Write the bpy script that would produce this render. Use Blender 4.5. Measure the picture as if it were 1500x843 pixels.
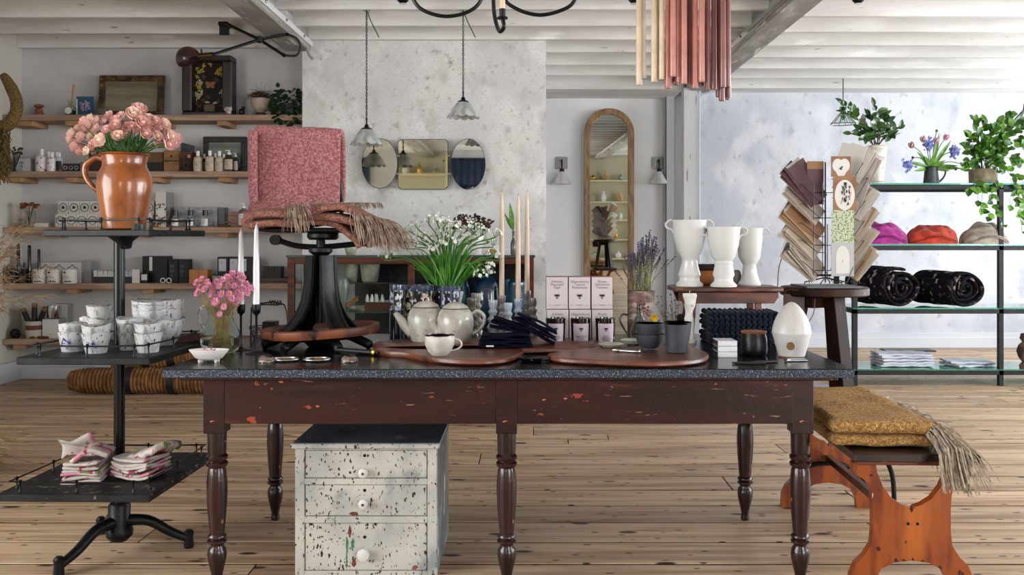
import bpy, bmesh, math, random
from mathutils import Vector, Matrix, Euler, noise
PI = math.pi
for o in list(bpy.data.objects): bpy.data.objects.remove(o)
SC = bpy.context.scene
COL = SC.collection
# ---------------------------------------------------------------- camera
F, CX, CY, H = 1327.0, 772.0, 350.0, 1.25
cam = bpy.data.cameras.new('camera'); cam_o = bpy.data.objects.new('camera', cam); COL.objects.link(cam_o)
cam_o.location = (0, 0, H); cam_o.rotation_euler = (PI/2, 0, 0)
cam.sensor_width = 36; cam.lens = F/1500*36; cam.shift_x = -(CX-750)/1500; cam.shift_y = -(421.5-CY)/1500
cam.clip_start = .02; cam.clip_end = 100
SC.camera = cam_o
# ---------------------------------------------------------------- world, lights, exposure
w = bpy.data.worlds.new('sky'); SC.world = w; w.use_nodes = True
bg = w.node_tree.nodes['Background']; bg.inputs[0].default_value = (.86, .93, 1, 1); bg.inputs[1].default_value = 1.6
def area(name, loc, rot, sx, sy, power, color):
    l = bpy.data.lights.new(name, 'AREA'); l.shape = 'RECTANGLE'; l.size = sx; l.size_y = sy
    l.energy = power; l.color = color
    o = bpy.data.objects.new(name, l); COL.objects.link(o); o.location = loc; o.rotation_euler = rot
    return o
# daylight through the shop-front windows behind the camera and the windows of the right-hand wall
area('daylight_front', (4.4, -2.72, 1.75), (PI/2, 0, 0), 2.6, 2.2, 75, (1, .98, .96))
area('daylight_front', (-.76, -2.72, 2.0), (PI/2, 0, 0), .75, 1.2, 16, (.95, .98, 1))
area('fill_left', (-4.66, .4, 1.75), (PI/2, 0, -PI/2), 4.2, 2.2, 85, (1, .97, .93))  # added fill lamp that evens the light from the unseen left
area('daylight_side', (6.52, 8.3, 1.7), (PI/2, 0, PI/2), 3.2, 2.1, 34, (.95, .97, 1))
area('daylight_side', (6.52, 3.7, 1.7), (PI/2, 0, PI/2), 4.0, 2.1, 120, (.95, .97, 1))
SC.view_settings.view_transform = 'Standard'; SC.view_settings.look = 'None'; SC.view_settings.gamma = 1
SC.view_settings.exposure = 1.5
# ---------------------------------------------------------------- helpers
def P(px, py, Y): return Vector(((px-CX)*Y/F, Y, H-(py-CY)*Y/F))
def G(px, py, z):
    Y = (H-z)*F/(py-CY); return P(px, py, Y)
def L(h):
    if isinstance(h, tuple): return (*h[:3], 1)
    h = h.lstrip('#'); r = []
    for i in (0, 2, 4):
        v = int(h[i:i+2], 16)/255
        r.append(v/12.92 if v <= .04045 else ((v+.055)/1.055)**2.4)
    return (*r, 1)
def mat(name, c, rough=.6, metal=0, c2=None, ns=6, lo=.4, hi=.6, st=(1,1,1), detail=4, layers=(), bump=0, bs=60,
        bst=(1,1,1), rnd=0, coat=0, trans=0, ior=1.45, sheen=0, spec=.5, tint=0, alpha=1, dist=0):
    m = bpy.data.materials.new(name); m.use_nodes = True; nt = m.node_tree; N = nt.nodes; K = nt.links
    b = N['Principled BSDF']
    b.inputs['Roughness'].default_value = rough; b.inputs['Metallic'].default_value = metal
    b.inputs['Coat Weight'].default_value = coat; b.inputs['Coat Roughness'].default_value = .12
    b.inputs['Transmission Weight'].default_value = trans; b.inputs['IOR'].default_value = ior
    b.inputs['Sheen Weight'].default_value = sheen; b.inputs['Specular IOR Level'].default_value = spec
    b.inputs['Alpha'].default_value = alpha
    tc = N.new('ShaderNodeTexCoord'); vec = tc.outputs['Object']
    oi = None
    if rnd:
        oi = N.new('ShaderNodeObjectInfo'); mu = N.new('ShaderNodeVectorMath'); mu.operation = 'ADD'
        sc = N.new('ShaderNodeMath'); sc.operation = 'MULTIPLY'; sc.inputs[1].default_value = 37.3
        K.new(oi.outputs['Random'], sc.inputs[0]); K.new(vec, mu.inputs[0]); K.new(sc.outputs[0], mu.inputs[1]); vec = mu.outputs[0]
    def mapped(s):
        mp = N.new('ShaderNodeMapping'); mp.inputs['Scale'].default_value = s; K.new(vec, mp.inputs[0]); return mp.outputs[0]
    def field(kind, scale, s, det=4, ds=0):
        v = mapped(s)
        if kind == 'n':
            t = N.new('ShaderNodeTexNoise'); t.inputs['Scale'].default_value = scale; t.inputs['Detail'].default_value = det
            t.inputs['Distortion'].default_value = ds
            K.new(v, t.inputs['Vector']); return t.outputs['Fac']
        if kind == 'w':
            t = N.new('ShaderNodeTexWave'); t.inputs['Scale'].default_value = scale; t.inputs['Distortion'].default_value = ds
            t.inputs['Detail'].default_value = det; K.new(v, t.inputs['Vector']); return t.outputs['Fac']
        t = N.new('ShaderNodeTexVoronoi'); t.inputs['Scale'].default_value = scale
        K.new(v, t.inputs['Vector'])
        iv = N.new('ShaderNodeMath'); iv.operation = 'SUBTRACT'; iv.inputs[0].default_value = 1
        K.new(t.outputs['Distance'], iv.inputs[1]); return iv.outputs[0]
    def mask(f, lo, hi):
        r = N.new('ShaderNodeMapRange'); r.interpolation_type = 'SMOOTHSTEP'
        r.inputs['From Min'].default_value = lo; r.inputs['From Max'].default_value = hi
        K.new(f, r.inputs['Value']); return r.outputs[0]
    cur = None
    def mixc(a, bcol, fac):
        mx = N.new('ShaderNodeMix'); mx.data_type = 'RGBA'
        K.new(fac, mx.inputs[0])
        if isinstance(a, tuple): mx.inputs[6].default_value = a
        else: K.new(a, mx.inputs[6])
        mx.inputs[7].default_value = L(bcol); return mx.outputs[2]
    cur = L(c)
    if c2 is not None: cur = mixc(cur, c2, mask(field('n', ns, st, detail, dist), lo, hi))
    for ly in layers:
        lc, ls, lst, a, bb = ly[:5]; kind = ly[5] if len(ly) > 5 else 'n'
        cur = mixc(cur, lc, mask(field(kind, ls, lst, 5), a, bb))
    if tint and oi:
        hs = N.new('ShaderNodeHueSaturation')
        r = N.new('ShaderNodeMapRange'); r.inputs['To Min'].default_value = 1-tint; r.inputs['To Max'].default_value = 1+tint
        K.new(oi.outputs['Random'], r.inputs['Value']); K.new(r.outputs[0], hs.inputs['Value'])
        if isinstance(cur, tuple): hs.inputs['Color'].default_value = cur
        else: K.new(cur, hs.inputs['Color'])
        cur = hs.outputs[0]
    if isinstance(cur, tuple): b.inputs['Base Color'].default_value = cur
    else: K.new(cur, b.inputs['Base Color'])
    if bump:
        f = field('n', bs, bst, 5); bp = N.new('ShaderNodeBump'); bp.inputs['Strength'].default_value = min(1, bump)
        bp.inputs['Distance'].default_value = .004*max(1, bump)
        K.new(f, bp.inputs['Height']); K.new(bp.outputs[0], b.inputs['Normal'])
    return m
class MB:
    """collects geometry, then links it as ONE mesh object"""
    def __init__(s): s.v = []; s.f = []; s.m = []; s.T = Matrix(); s.k = 0
    def raw(s, vs, fs, M=None):
        b = len(s.v); T = s.T @ M if M is not None else s.T
        s.v += [tuple(T @ Vector(q)) for q in vs]
        s.f += [tuple(b+i for i in q) for q in fs]; s.m += [s.k]*len(fs); return s
    def box(s, c, d, rot=None, taper=1):
        x, y, z = d[0]/2, d[1]/2, d[2]/2; t = taper
        vs = [(-x*t,-y*t,-z),(x*t,-y*t,-z),(x*t,y*t,-z),(-x*t,y*t,-z),(-x,-y,z),(x,-y,z),(x,y,z),(-x,y,z)]
        M = Matrix.Translation(c)
        if rot: M = M @ Euler(rot).to_matrix().to_4x4()
        return s.raw(vs, [(0,3,2,1),(4,5,6,7),(0,1,5,4),(1,2,6,5),(2,3,7,6),(3,0,4,7)], M)
    def bb(s, a, b): # box between two corners
        return s.box([(a[i]+b[i])/2 for i in range(3)], [abs(b[i]-a[i]) for i in range(3)])
    def lathe(s, prof, n=24, c=(0,0,0), M=None, wave=None):
        vs = []; fs = []
        for (r, z) in prof:
            for i in range(n):
                a = 2*PI*i/n; rr = r
                dz = 0
                if wave: rr, dz = wave(r, z, a)
                vs.append((c[0]+rr*math.cos(a), c[1]+rr*math.sin(a), c[2]+z+dz))
        for j in range(len(prof)-1):
            for i in range(n):
                k = (i+1) % n; fs.append((j*n+i, j*n+k, (j+1)*n+k, (j+1)*n+i))
        if prof[0][0] > 1e-6: fs.append(tuple(reversed(range(n))))
        if prof[-1][0] > 1e-6: fs.append(tuple((len(prof)-1)*n+i for i in range(n)))
        return s.raw(vs, fs, M)
    def tube(s, pts, r, n=8, closed=False, M=None):
        pts = [Vector(p) for p in pts]; m = len(pts); rs = r if isinstance(r, (list, tuple)) else [r]*m
        vs = []; fs = []; up = None
        for i, p in enumerate(pts):
            if closed: t = pts[(i+1) % m]-pts[i-1]
            else: t = pts[min(i+1, m-1)]-pts[max(i-1, 0)]
            if t.length < 1e-9: t = Vector((0,0,1))
            t.normalize()
            if up is None:
                up = Vector((0,0,1)) if abs(t.z) < .9 else Vector((1,0,0))
            u = (up-t*up.dot(t))
            if u.length < 1e-6: u = t.orthogonal()
            u.normalize(); v = t.cross(u); up = u
            for j in range(n):
                a = 2*PI*j/n; vs.append(p+(u*math.cos(a)+v*math.sin(a))*rs[i])
        for i in range(m if closed else m-1):
            k = (i+1) % m
            for j in range(n):
                l = (j+1) % n; fs.append((i*n+j, i*n+l, k*n+l, k*n+j))
        if not closed: fs += [tuple(reversed(range(n))), tuple((m-1)*n+j for j in range(n))]
        return s.raw(vs, fs, M)
    def prism(s, pts, d, M=None): # outline in XY, thickness d along Z, starting at z=0
        n = len(pts); vs = [(x, y, 0) for x, y in pts]+[(x, y, d) for x, y in pts]
        fs = [tuple(reversed(range(n))), tuple(range(n, 2*n))]+[(i, (i+1) % n, n+(i+1) % n, n+i) for i in range(n)]
        return s.raw(vs, fs, M)
    def blob(s, c, d, n=6, r=None, amp=0, fr=10, seed=0, rot=None, fn=None, ny=None, nz=None):
        """rounded box of size d, corner radius r, displaced by noise"""
        d = Vector(d)/2; r = r if r is not None else min(d); r = min(r, min(d)); inner = d-Vector((r, r, r))
        ns = (n, ny or n, nz or n)
        idx = {}; vs = []; fs = []
        def vert(i, j, k):
            key = (i, j, k)
            if key in idx: return idx[key]
            q = Vector((i/ns[0]*2-1, j/ns[1]*2-1, k/ns[2]*2-1))
            p = Vector((q[0]*d[0], q[1]*d[1], q[2]*d[2]))
            core = Vector([max(-inner[a], min(inner[a], p[a])) for a in range(3)])
            dd = p-core
            if dd.length > 1e-9 and r > 0:
                mxx = max(abs(dd.x), abs(dd.y), abs(dd.z)); dd = dd.normalized()*r if mxx > r*.999 else dd.normalized()*mxx
            p = core+dd
            if amp:
                nn = noise.noise_vector((p+Vector((seed*7.1, seed*3.3, 0)))*fr); p = p+nn*amp
            if fn: p = Vector(fn(p))
            idx[key] = len(vs); vs.append(p); return idx[key]
        nx, nyy, nzz = ns
        for i in range(nx):
            for j in range(nyy):
                fs.append((vert(i,j,0), vert(i,j+1,0), vert(i+1,j+1,0), vert(i+1,j,0)))
                fs.append((vert(i,j,nzz), vert(i+1,j,nzz), vert(i+1,j+1,nzz), vert(i,j+1,nzz)))
        for i in range(nx):
            for k in range(nzz):
                fs.append((vert(i,0,k), vert(i+1,0,k), vert(i+1,0,k+1), vert(i,0,k+1)))
                fs.append((vert(i,nyy,k), vert(i,nyy,k+1), vert(i+1,nyy,k+1), vert(i+1,nyy,k)))
        for j in range(nyy):
            for k in range(nzz):
                fs.append((vert(0,j,k), vert(0,j,k+1), vert(0,j+1,k+1), vert(0,j+1,k)))
                fs.append((vert(nx,j,k), vert(nx,j+1,k), vert(nx,j+1,k+1), vert(nx,j,k+1)))
        M = Matrix.Translation(c)
        if rot: M = M @ Euler(rot).to_matrix().to_4x4()
        return s.raw(vs, fs, M)
    def grid(s, fn, nu, nv, M=None): # fn(u,v) in 0..1
        vs = [fn(i/nu, j/nv) for i in range(nu+1) for j in range(nv+1)]
        fs = [(i*(nv+1)+j, (i+1)*(nv+1)+j, (i+1)*(nv+1)+j+1, i*(nv+1)+j+1) for i in range(nu) for j in range(nv)]
        return s.raw(vs, fs, M)
    def leaf(s, p, d, n, l, w, bend=.2):
        """leaf of length l, width w at p along d with normal n"""
        d = Vector(d).normalized(); n = Vector(n); n = (n-d*n.dot(d))
        n = n.normalized() if n.length > 1e-6 else d.orthogonal().normalized()
        sd = d.cross(n); p = Vector(p)
        st = [(0, .06), (.25, .85), (.55, 1), (.8, .6), (1, .04)]; vs = []
        for t, ww in st:
            c = p+d*l*t-n*l*bend*t*t
            vs += [c-sd*w/2*ww+n*w*.12*ww, c, c+sd*w/2*ww+n*w*.12*ww]
        fs = []
        for i in range(4):
            a = i*3; fs += [(a, a+1, a+4, a+3), (a+1, a+2, a+5, a+4)]
        return s.raw(vs, fs)
    def build(s, name, m, parent=None, smooth=False, bevel=0, loc=None, rot=None, solid=0, sub=0):
        me = bpy.data.meshes.new(name); me.from_pydata(s.v, [], s.f)
        ms = m if isinstance(m, (list, tuple)) else [m]
        for q in ms: me.materials.append(q)
        if len(ms) > 1: me.polygons.foreach_set('material_index', s.m)
        if bevel:
            bm = bmesh.new(); bm.from_mesh(me)
            bmesh.ops.bevel(bm, geom=[e for e in bm.edges if e.calc_face_angle(0) > .6], offset=bevel, segments=1, affect='EDGES')
            bm.to_mesh(me); bm.free()
        me.update()
        if smooth:
            me.polygons.foreach_set('use_smooth', [True]*len(me.polygons))
            try: me.set_sharp_from_angle(angle=.75)
            except Exception: pass
        o = bpy.data.objects.new(name, me); COL.objects.link(o)
        if parent: o.parent = parent
        if loc is not None: o.location = loc
        if rot is not None: o.rotation_euler = rot
        if solid:
            md = o.modifiers.new('solid', 'SOLIDIFY'); md.thickness = solid; md.offset = 0
        if sub:
            md = o.modifiers.new('sub', 'SUBSURF'); md.levels = sub; md.render_levels = sub
        return o
def thing(name, label, cat, loc=(0,0,0), rz=0, group=None):
    o = bpy.data.objects.new(name, None); COL.objects.link(o); o.empty_display_size = .05
    o.location = loc; o.rotation_euler = (0, 0, rz); o['label'] = label; o['category'] = cat
    if group: o['group'] = group
    return o
def tag(o, label, cat, group=None):
    o['label'] = label; o['category'] = cat
    if group: o['group'] = group
    return o
def struct(o): o['kind'] = 'structure'; return o
def stuff(o): o['kind'] = 'stuff'; return o
def dup(r, loc, rz=None, label=None, scale=None):
    def cp(o, par):
        c = o.copy(); COL.objects.link(c)
        if par is not None: c.parent = par
        for ch in list(kids.get(o.name, [])): cp(ch, c)
        return c
    kids = {}
    for o in bpy.data.objects:
        if o.parent: kids.setdefault(o.parent.name, []).append(o)
    c = cp(r, None); c.location = loc
    if rz is not None: c.rotation_euler = (0, 0, rz)
    if scale is not None: c.scale = scale if isinstance(scale, tuple) else (scale,)*3
    if label: c['label'] = label
    return c
def text(s, size, m, parent, loc, rot=(PI/2,0,0), name='lettering', align='CENTER', ext=.0002, space=1):
    cu = bpy.data.curves.new(name, 'FONT'); cu.body = s; cu.size = size; cu.align_x = align; cu.align_y = 'CENTER'
    cu.extrude = ext; cu.space_line = space
    cu.resolution_u = 2
    t = bpy.data.objects.new('tmp', cu); COL.objects.link(t)
    dg = bpy.context.evaluated_depsgraph_get(); dg.update()
    me = bpy.data.meshes.new_from_object(t.evaluated_get(dg)); bpy.data.objects.remove(t); bpy.data.curves.remove(cu)
    me.name = name; me.materials.clear(); me.materials.append(m)
    o = bpy.data.objects.new(name, me); COL.objects.link(o); o.parent = parent; o.location = loc; o.rotation_euler = rot
    return o
def arc(c, r, a0, a1, n, plane='xz'):
    out = []
    for i in range(n+1):
        a = a0+(a1-a0)*i/n; u, v = r*math.cos(a), r*math.sin(a)
        out.append((c[0]+u, c[1], c[2]+v) if plane == 'xz' else (c[0]+u, c[1]+v, c[2]))
    return out
def bez(p, n=12):
    """Catmull-Rom through the points"""
    p = [Vector(q) for q in p]; q = [p[0]*2-p[1]]+p+[p[-1]*2-p[-2]]; out = []
    for i in range(1, len(q)-2):
        for j in range(n):
            t = j/n; a, b, c, d = q[i-1], q[i], q[i+1], q[i+2]
            out.append(.5*((2*b)+(c-a)*t+(2*a-5*b+4*c-d)*t*t+(3*b-3*c+d-a)*t**3))
    out.append(p[-1]); return out
# ---------------------------------------------------------------- materials
plank_m = mat('pine_floor', '#c0a588', .45, c2='#94765a', ns=3, lo=.35, hi=.7, st=(.35, 6, 1), rnd=1, tint=.16, bump=.5, bs=30, bst=(.3,8,1),
   layers=[('#6a4a32', 10, (.22, 9, 1), .55, .74), ('#d3b898', 5, (.3, 5, 1), .55, .8), ('#2e1a0f', 5, (.6, 1.5, .5), .84, .92, 'v'), ('#3a2415', 14, (.6, 1.5, .5), .82, .9, 'v'), ('#3a2415', 14, (.12, 6, 1), .68, .74)])
subfloor_m = mat('dark_floor_gap', '#140c07', 1, spec=.05)
joist_m = mat('white_painted_joist', '#d9d8d5', .6, c2='#c6c4c0', ns=2, st=(.4,2,2), layers=[('#8d8a86', 12, (.6,3,3), .68, .74), ('#efefee', 4, (.5,2,2), .6, .8)], bump=.6, bs=18, bst=(.4,2,2), rnd=1)
beam_m = mat('grey_painted_beam', '#a9a7a4', .65, c2='#86837f', ns=5, st=(1,.3,2), layers=[('#d9d7d4', 7, (2,.3,2), .58, .7), ('#4d4a48', 16, (2,.5,2), .68, .74)], bump=.8, bs=20, bst=(2,.5,2))
beam_side_m = mat('white_beam_side', '#cfcecb', .6, layers=[('#77736f', 14, (1,.6,2), .66, .74)], bump=.5, bs=20)
ceil_m = mat('white_ceiling_board', '#d3d2cf', .7)
plain_wall_m = mat('white_wall', '#c9c8c8', .75, c2='#bdbcbd', ns=1.5, bump=.2, bs=40)
panel_wall_m = mat('pale_panel_wall', '#e4e4e4', .6, c2='#dadbdd', ns=1.2)
plaster_m = mat('limewashed_plaster', '#d2d2cf', .75, c2='#c0c1c1', ns=1.3, detail=10, lo=.3, hi=.7, bump=.5, bs=25,
   layers=[('#dfdfdd', 3.0, (1,1,1), .5, .75), ('#b0aeab', 6, (1,1,.7), .5, .78), ('#aeaca8', 60, (1,1,1), .5, .85), ('#98928c', 16, (1,1,1), .58, .8)])
plaster2_m = mat('blue_grey_limewash', '#cdcfd5', .75, c2='#bcc0c9', ns=1.2, detail=10, lo=.34, hi=.66, bump=.5, bs=25,
   layers=[('#d6d8dd', 2.2, (1,1,1), .48, .7), ('#a9aeb9', 5, (1,1,.6), .52, .8), ('#a5a19b', 14, (1,1,.7), .58, .8), ('#8a8f9b', 60, (1,1,1), .62, .8)])
base_m = mat('white_baseboard', '#cdd0d6', .5)
shelf_m = mat('rough_pine_shelf', '#a98d78', .7, c2='#8d7160', ns=4, st=(.4,3,3), bump=.4, bs=30, bst=(.4,3,3), layers=[('#6f5648', 10, (.4,4,4), .62, .72)])
arm_m = mat('pine_arm', '#b08a63', .7, c2='#94704f', ns=8)
slab_m = mat('speckled_black_stone', '#0a0c0f', .2, layers=[('#2c333d', 170, (1,1,1), .56, .64), ('#7d8794', 220, (1,1,1), .68, .73)], spec=.45)
slabedge_m = mat('chipped_speckled_edge', '#1a2129', .55, layers=[('#46546a', 150, (1,1,1), .5, .62), ('#a3afbf', 230, (1,1,1), .62, .68)], bump=1, bs=120)
mahog_m = mat('worn_red_brown_paint', '#30100d', .42, spec=.35, c2='#1c0a09', ns=3, st=(.5,3,3), lo=.35, hi=.7, coat=.1,
   layers=[('#5c2a27', 5, (.4,4,4), .56, .8), ('#8a3a26', 21, (.6,1.4,1), .675, .69), ('#b9694c', 36, (.5,1.2,1), .68, .70), ('#8f6a5c', 90, (.15,1.5,1.5), .69, .72), ('#1b0c0c', 9, (.5,3,3), .64, .78)], bump=.3, bs=40)
legwood_m = mat('dark_turned_wood', '#291011', .25, c2='#170a0b', ns=6, st=(2,2,.6), coat=.25, layers=[('#8a4b38', 34, (1,1,.7), .67, .71), ('#140a0b', 8, (2,2,.6), .6, .75)], bump=.2, bs=50)
black_iron = mat('black_cast_iron', '#07080a', .4, metal=.0, spec=.35, c2='#0d0f11', ns=12, layers=[('#5a5f66', 70, (1,1,1), .72, .76)], bump=.3, bs=90)
black_m = mat('black_metal', '#060708', .35, spec=.35)
blackwood_m = mat('weathered_black_shelf', '#0c0d0f', .5, spec=.3, c2='#16181a', ns=7, layers=[('#4a4d4d', 60, (1,1,1), .68, .74)], bump=.4, bs=50)
wornedge_m = mat('worn_black_board', '#101213', .55, spec=.3, c2='#1c1e1e', ns=6, layers=[('#6c7060', 30, (1,1,1), .6, .68)], bump=.4, bs=50)
chip_m = mat('chipped_cream_paint', '#bdbcb3', .5, c2='#96999a', ns=4, lo=.35, hi=.7, bump=.4, bs=40,
   layers=[('#83878a', 7, (1,1,1), .54, .72), ('#55392c', 60, (1.5,1,.8), .635, .655), ('#241a18', 75, (1,1,.6), .625, .65), ('#3a2620', 26, (1.2,1,.6), .69, .70), ('#7d4a36', 9, (1,1,1), .71, .72), ('#4f8a78', 6, (1,1,1), .72, .73)])
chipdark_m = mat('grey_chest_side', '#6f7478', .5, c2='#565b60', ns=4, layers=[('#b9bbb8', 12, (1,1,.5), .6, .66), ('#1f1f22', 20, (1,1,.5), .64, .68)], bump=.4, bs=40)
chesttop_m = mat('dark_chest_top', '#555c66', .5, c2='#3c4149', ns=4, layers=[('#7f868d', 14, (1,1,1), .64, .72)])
porcelain = mat('white_porcelain', '#cdcdcb', .2, coat=.3)
glass = mat('clear_glass', '#f4fbf9', .02, trans=1, ior=1.45)
thinglass = mat('thin_clear_glass', '#eef6f4', .02, trans=1, ior=1.1)
shelfglass = mat('green_edged_glass', '#6fc2a6', .03, trans=.85, ior=1.4)
mirror_m = mat('mirror_glass', '#c8ccc8', .015, metal=1)
oldmirror_m = mat('aged_mirror_glass', '#bab8a8', .03, metal=1, layers=[('#6d6a58', 9, (1,1,1), .68, .78)])
chrome = mat('polished_metal', '#c9cbcf', .15, metal=1)
steel = mat('dull_steel', '#7d7f82', .35, metal=1)
brass = mat('brass', '#b08a3c', .3, metal=1)
oak_m = mat('oak_mirror_frame', '#8f6f48', .5, c2='#6f5233', ns=8, st=(3,3,.6), bump=.3, bs=30)
black_rub = mat('black_cord', '#121212', .6)
# ---------------------------------------------------------------- the room
XL, XR, YF, YB, ZC = -4.53, 6.4, -2.6, 10.66, 3.12
floor = struct(MB().bb((XL-.2, YF-.2, -.14), (XR+.2, YB+.2, -.004)).build('floor', subfloor_m))
rng = random.Random(5)
lens = [3.1, 2.4, 3.7]
pl_mesh = {}
y = YF
rows = [.262]*60
pi = 0
while y < YB:
    wd = rng.choice([.262, .262, .262, .262, .25, .115, .275]); wd = min(wd, YB-y)
    if wd < .03: break
    x = XL-rng.uniform(0, 2.2)
    while x < XR:
        ln = rng.choice(lens)
        x0, x1 = max(x, XL), min(x+ln, XR)
        if x1-x0 > .05:
            key = (round(wd, 3), round(x1-x0, 3))
            if key not in pl_mesh:
                b = MB().box((0, 0, -.0125), (x1-x0-.006, wd-.016, .025))
                o = b.build('plank', plank_m, floor, bevel=.0015); pl_mesh[key] = o.data
            else:
                o = bpy.data.objects.new('plank', pl_mesh[key]); COL.objects.link(o); o.parent = floor
            o.location = ((x0+x1)/2, y+wd/2, rng.uniform(-.0012, 0))
        x += ln
    y += wd
ceiling = struct(MB().bb((XL-.2, YF-.2, ZC), (XR+.2, YB+.2, ZC+.1)).build('ceiling', ceil_m))
def wall(name, a, b, m): return struct(MB().bb(a, b).build(name, m))
side_wall_m = mat('cream_white_side_wall', '#c6c2b8', .75)
wall('wall_alcove', (XL-.2, 8.12, 0), (-1.93, 8.3, ZC), plain_wall_m)
mid = struct(MB().bb((-1.93, 7.78, 0), (.164, YB+.1, ZC)).build('wall_middle', plaster_m))
wall('wall_back', (.164, YB, 0), (1.86, YB+.15, ZC), panel_wall_m)
wall('wall_right_back', (1.86, 10.42, 0), (XR+.2, YB+.15, ZC), plaster2_m)
def open_wall(name, axis, pos, lo, hi, holes, m, th=.18):
    b = MB(); cur = lo
    def bx(a0, a1, z0, z1):
        if axis == 'x': b.bb((pos, a0, z0), (pos+th, a1, z1))
        else: b.bb((a0, pos-th, z0), (a1, pos, z1))
    for (a0, a1, z0, z1) in holes:
        bx(cur, a0, 0, ZC); bx(a0, a1, 0, z0); bx(a0, a1, z1, ZC); cur = a1
    bx(cur, hi, 0, ZC)
    return struct(b.build(name, m))
RW = [(1.6, 5.8, .6, 2.8), (6.6, 10.0, .6, 2.8)]
FW = [(-1.12, -.4, 1.4, 2.6), (3.0, 5.8, .6, 2.9)]
LW = [(-1.8, 2.6, .6, 2.9)]  # unseen opening added in the left wall for the fill lamp
open_wall('wall_right', 'x', XR, YF-.2, YB+.2, RW, plain_wall_m)
open_wall('wall_left', 'x', XL-.18, YF-.2, 8.3, LW, side_wall_m)
open_wall('wall_front', 'y', YF, XL-.2, XR+.2, FW, plain_wall_m)
winframe_m = mat('white_window_frame', '#dcdcd8', .5)
for i, (a0, a1, z0, z1) in enumerate(RW+FW+LW):
    side = i < 2 or i == 4; XX = XR if i < 2 else XL-.1; b = MB(); n = 4
    def bar(u0, u1, v0, v1):
        if side: b.bb((XX+.02, u0, v0), (XX+.07, u1, v1))
        else: b.bb((u0, YF-.07, v0), (u1, YF-.02, v1))
    for k in range(n+1):
        u = a0+(a1-a0)*k/n; bar(max(a0, u-.03), min(a1, u+.03), z0, z1)
    for z in (z0, (z0+z1)/2+.3, z1): bar(a0, a1, max(z0, z-.03), min(z1, z+.03))
    struct(b.build('window_%d' % (i+1), winframe_m))
# joists, each a child of the ceiling
jy = [YB-.68+.0]
jm = {}
def joist(x0, x1, yy):
    key = round(x1-x0, 2)
    if key not in jm:
        o = MB().box((0, 0, 0), (x1-x0, .055, ZC-2.95)).build('joist', joist_m, ceiling, bevel=.004); jm[key] = o.data
    else:
        o = bpy.data.objects.new('joist', jm[key]); COL.objects.link(o); o.parent = ceiling
    o.location = ((x0+x1)/2, yy, (ZC+2.95)/2); o.rotation_euler = (0, 0, rng.uniform(-.001, .001))
ys_mid = [6.22-.51*k for k in range(17)][::-1]+[6.73, 7.25, 7.74]
for yy in ys_mid: joist(-2.0, 1.9, yy)
for yy in (8.26, 8.86, 9.42): joist(.17, 1.9, yy)
for yy in [7.52-.55*k for k in range(19)]+[8.07]: joist(XL, -2.0, yy)
for yy in [7.98-.52*k for k in range(20)]+[8.5, 9.05, 9.6]: joist(1.9, XR, yy)
struct(MB().bb((.165, 9.98, 2.9), (1.72, YB, ZC)).build('trim_1', joist_m))      # soffit over the arched mirror
struct(MB().bb((1.9, 10.1, 2.93), (XR, 10.42, ZC)).build('trim_2', joist_m))
# heavy beams running away from the camera
def beam(name, xa, xb, y0, y1, side):
    o = struct(MB().bb((xa, y0, 2.86), (xb, y1, 3.1)).build(name, beam_m, bevel=.006))
    b = MB(); xs = xb if side > 0 else xa
    b.bb((xs, y0, 2.9), (xs+.018*side, y1, 2.945)).build('flange', beam_side_m, o)
    for k in range(10):
        MB().lathe([(.012, 0), (.012, .008), (.006, .014), (0, .015)], 8, M=Matrix.Translation((xs+.018*side, y1-.3-k*.55, 2.925)) @ Matrix.Rotation(side*PI/2, 4, 'Y')).build('bolt', steel, o)
    return o
beam('trim_3', -2.08, -1.86, YF, 7.78, 1)
bm4 = beam('trim_4', 1.79, 2.0, YF, 10.0, -1)
MB().tube(bez([(1.74, 5.0, 2.9), (1.74, 7.0, 2.9), (1.73, 7.25, 2.93), (1.6, 7.3, 2.95), (1.55, 7.3, 3.05)], 6), .012, 6).build('conduit', mat('grey_conduit', '#8c8d8f', .5), bm4, smooth=True)
# post, door trim and conduit right of the panelled recess
struct(MB().bb((1.705, 9.86, 0), (1.86, 10.02, 2.9)).build('trim_5', mat('distressed_white_post', '#c4c4c4', .7, layers=[('#7d7a78', 12, (2,2,.3), .62, .7)], bump=1, bs=30, bst=(2,2,.3)), bevel=.006))
struct(MB().bb((1.62, 10.5, 0), (1.705, YB, 2.9)).bb((1.6, 10.56, 0), (1.612, YB, 2.9)).build('trim_6', mat('grey_white_trim', '#b3b5b8', .6)))
cd = MB().tube(bez([(1.875, 9.85, .1), (1.875, 9.85, 2.65), (1.89, 9.85, 2.8), (1.98, 9.8, 2.84)], 8), .011, 8).build('conduit', mat('white_conduit', '#b9c3cd', .4), smooth=True)
tag(cd, 'thin pale conduit pipe running up beside the distressed post', 'pipe')
struct(MB().bb((1.88, 10.38, 0), (XR, 10.42, .17)).bb((1.88, 10.37, 0), (XR, 10.42, .12)).build('baseboard_right', base_m, bevel=.003))
struct(MB().bb((.17, YB-.02, 0), (1.6, YB, .16)).build('baseboard_back', base_m))
struct(MB().bb((XL, 8.08, 0), (-1.93, 8.12, .17)).bb((XL, 8.06, 0), (-1.93, 8.12, .11)).build('baseboard_alcove', base_m, bevel=.003))
struct(MB().bb((XL, YF, 0), (XL+.03, 8.08, .17)).build('baseboard_left', base_m, bevel=.003))
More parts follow.
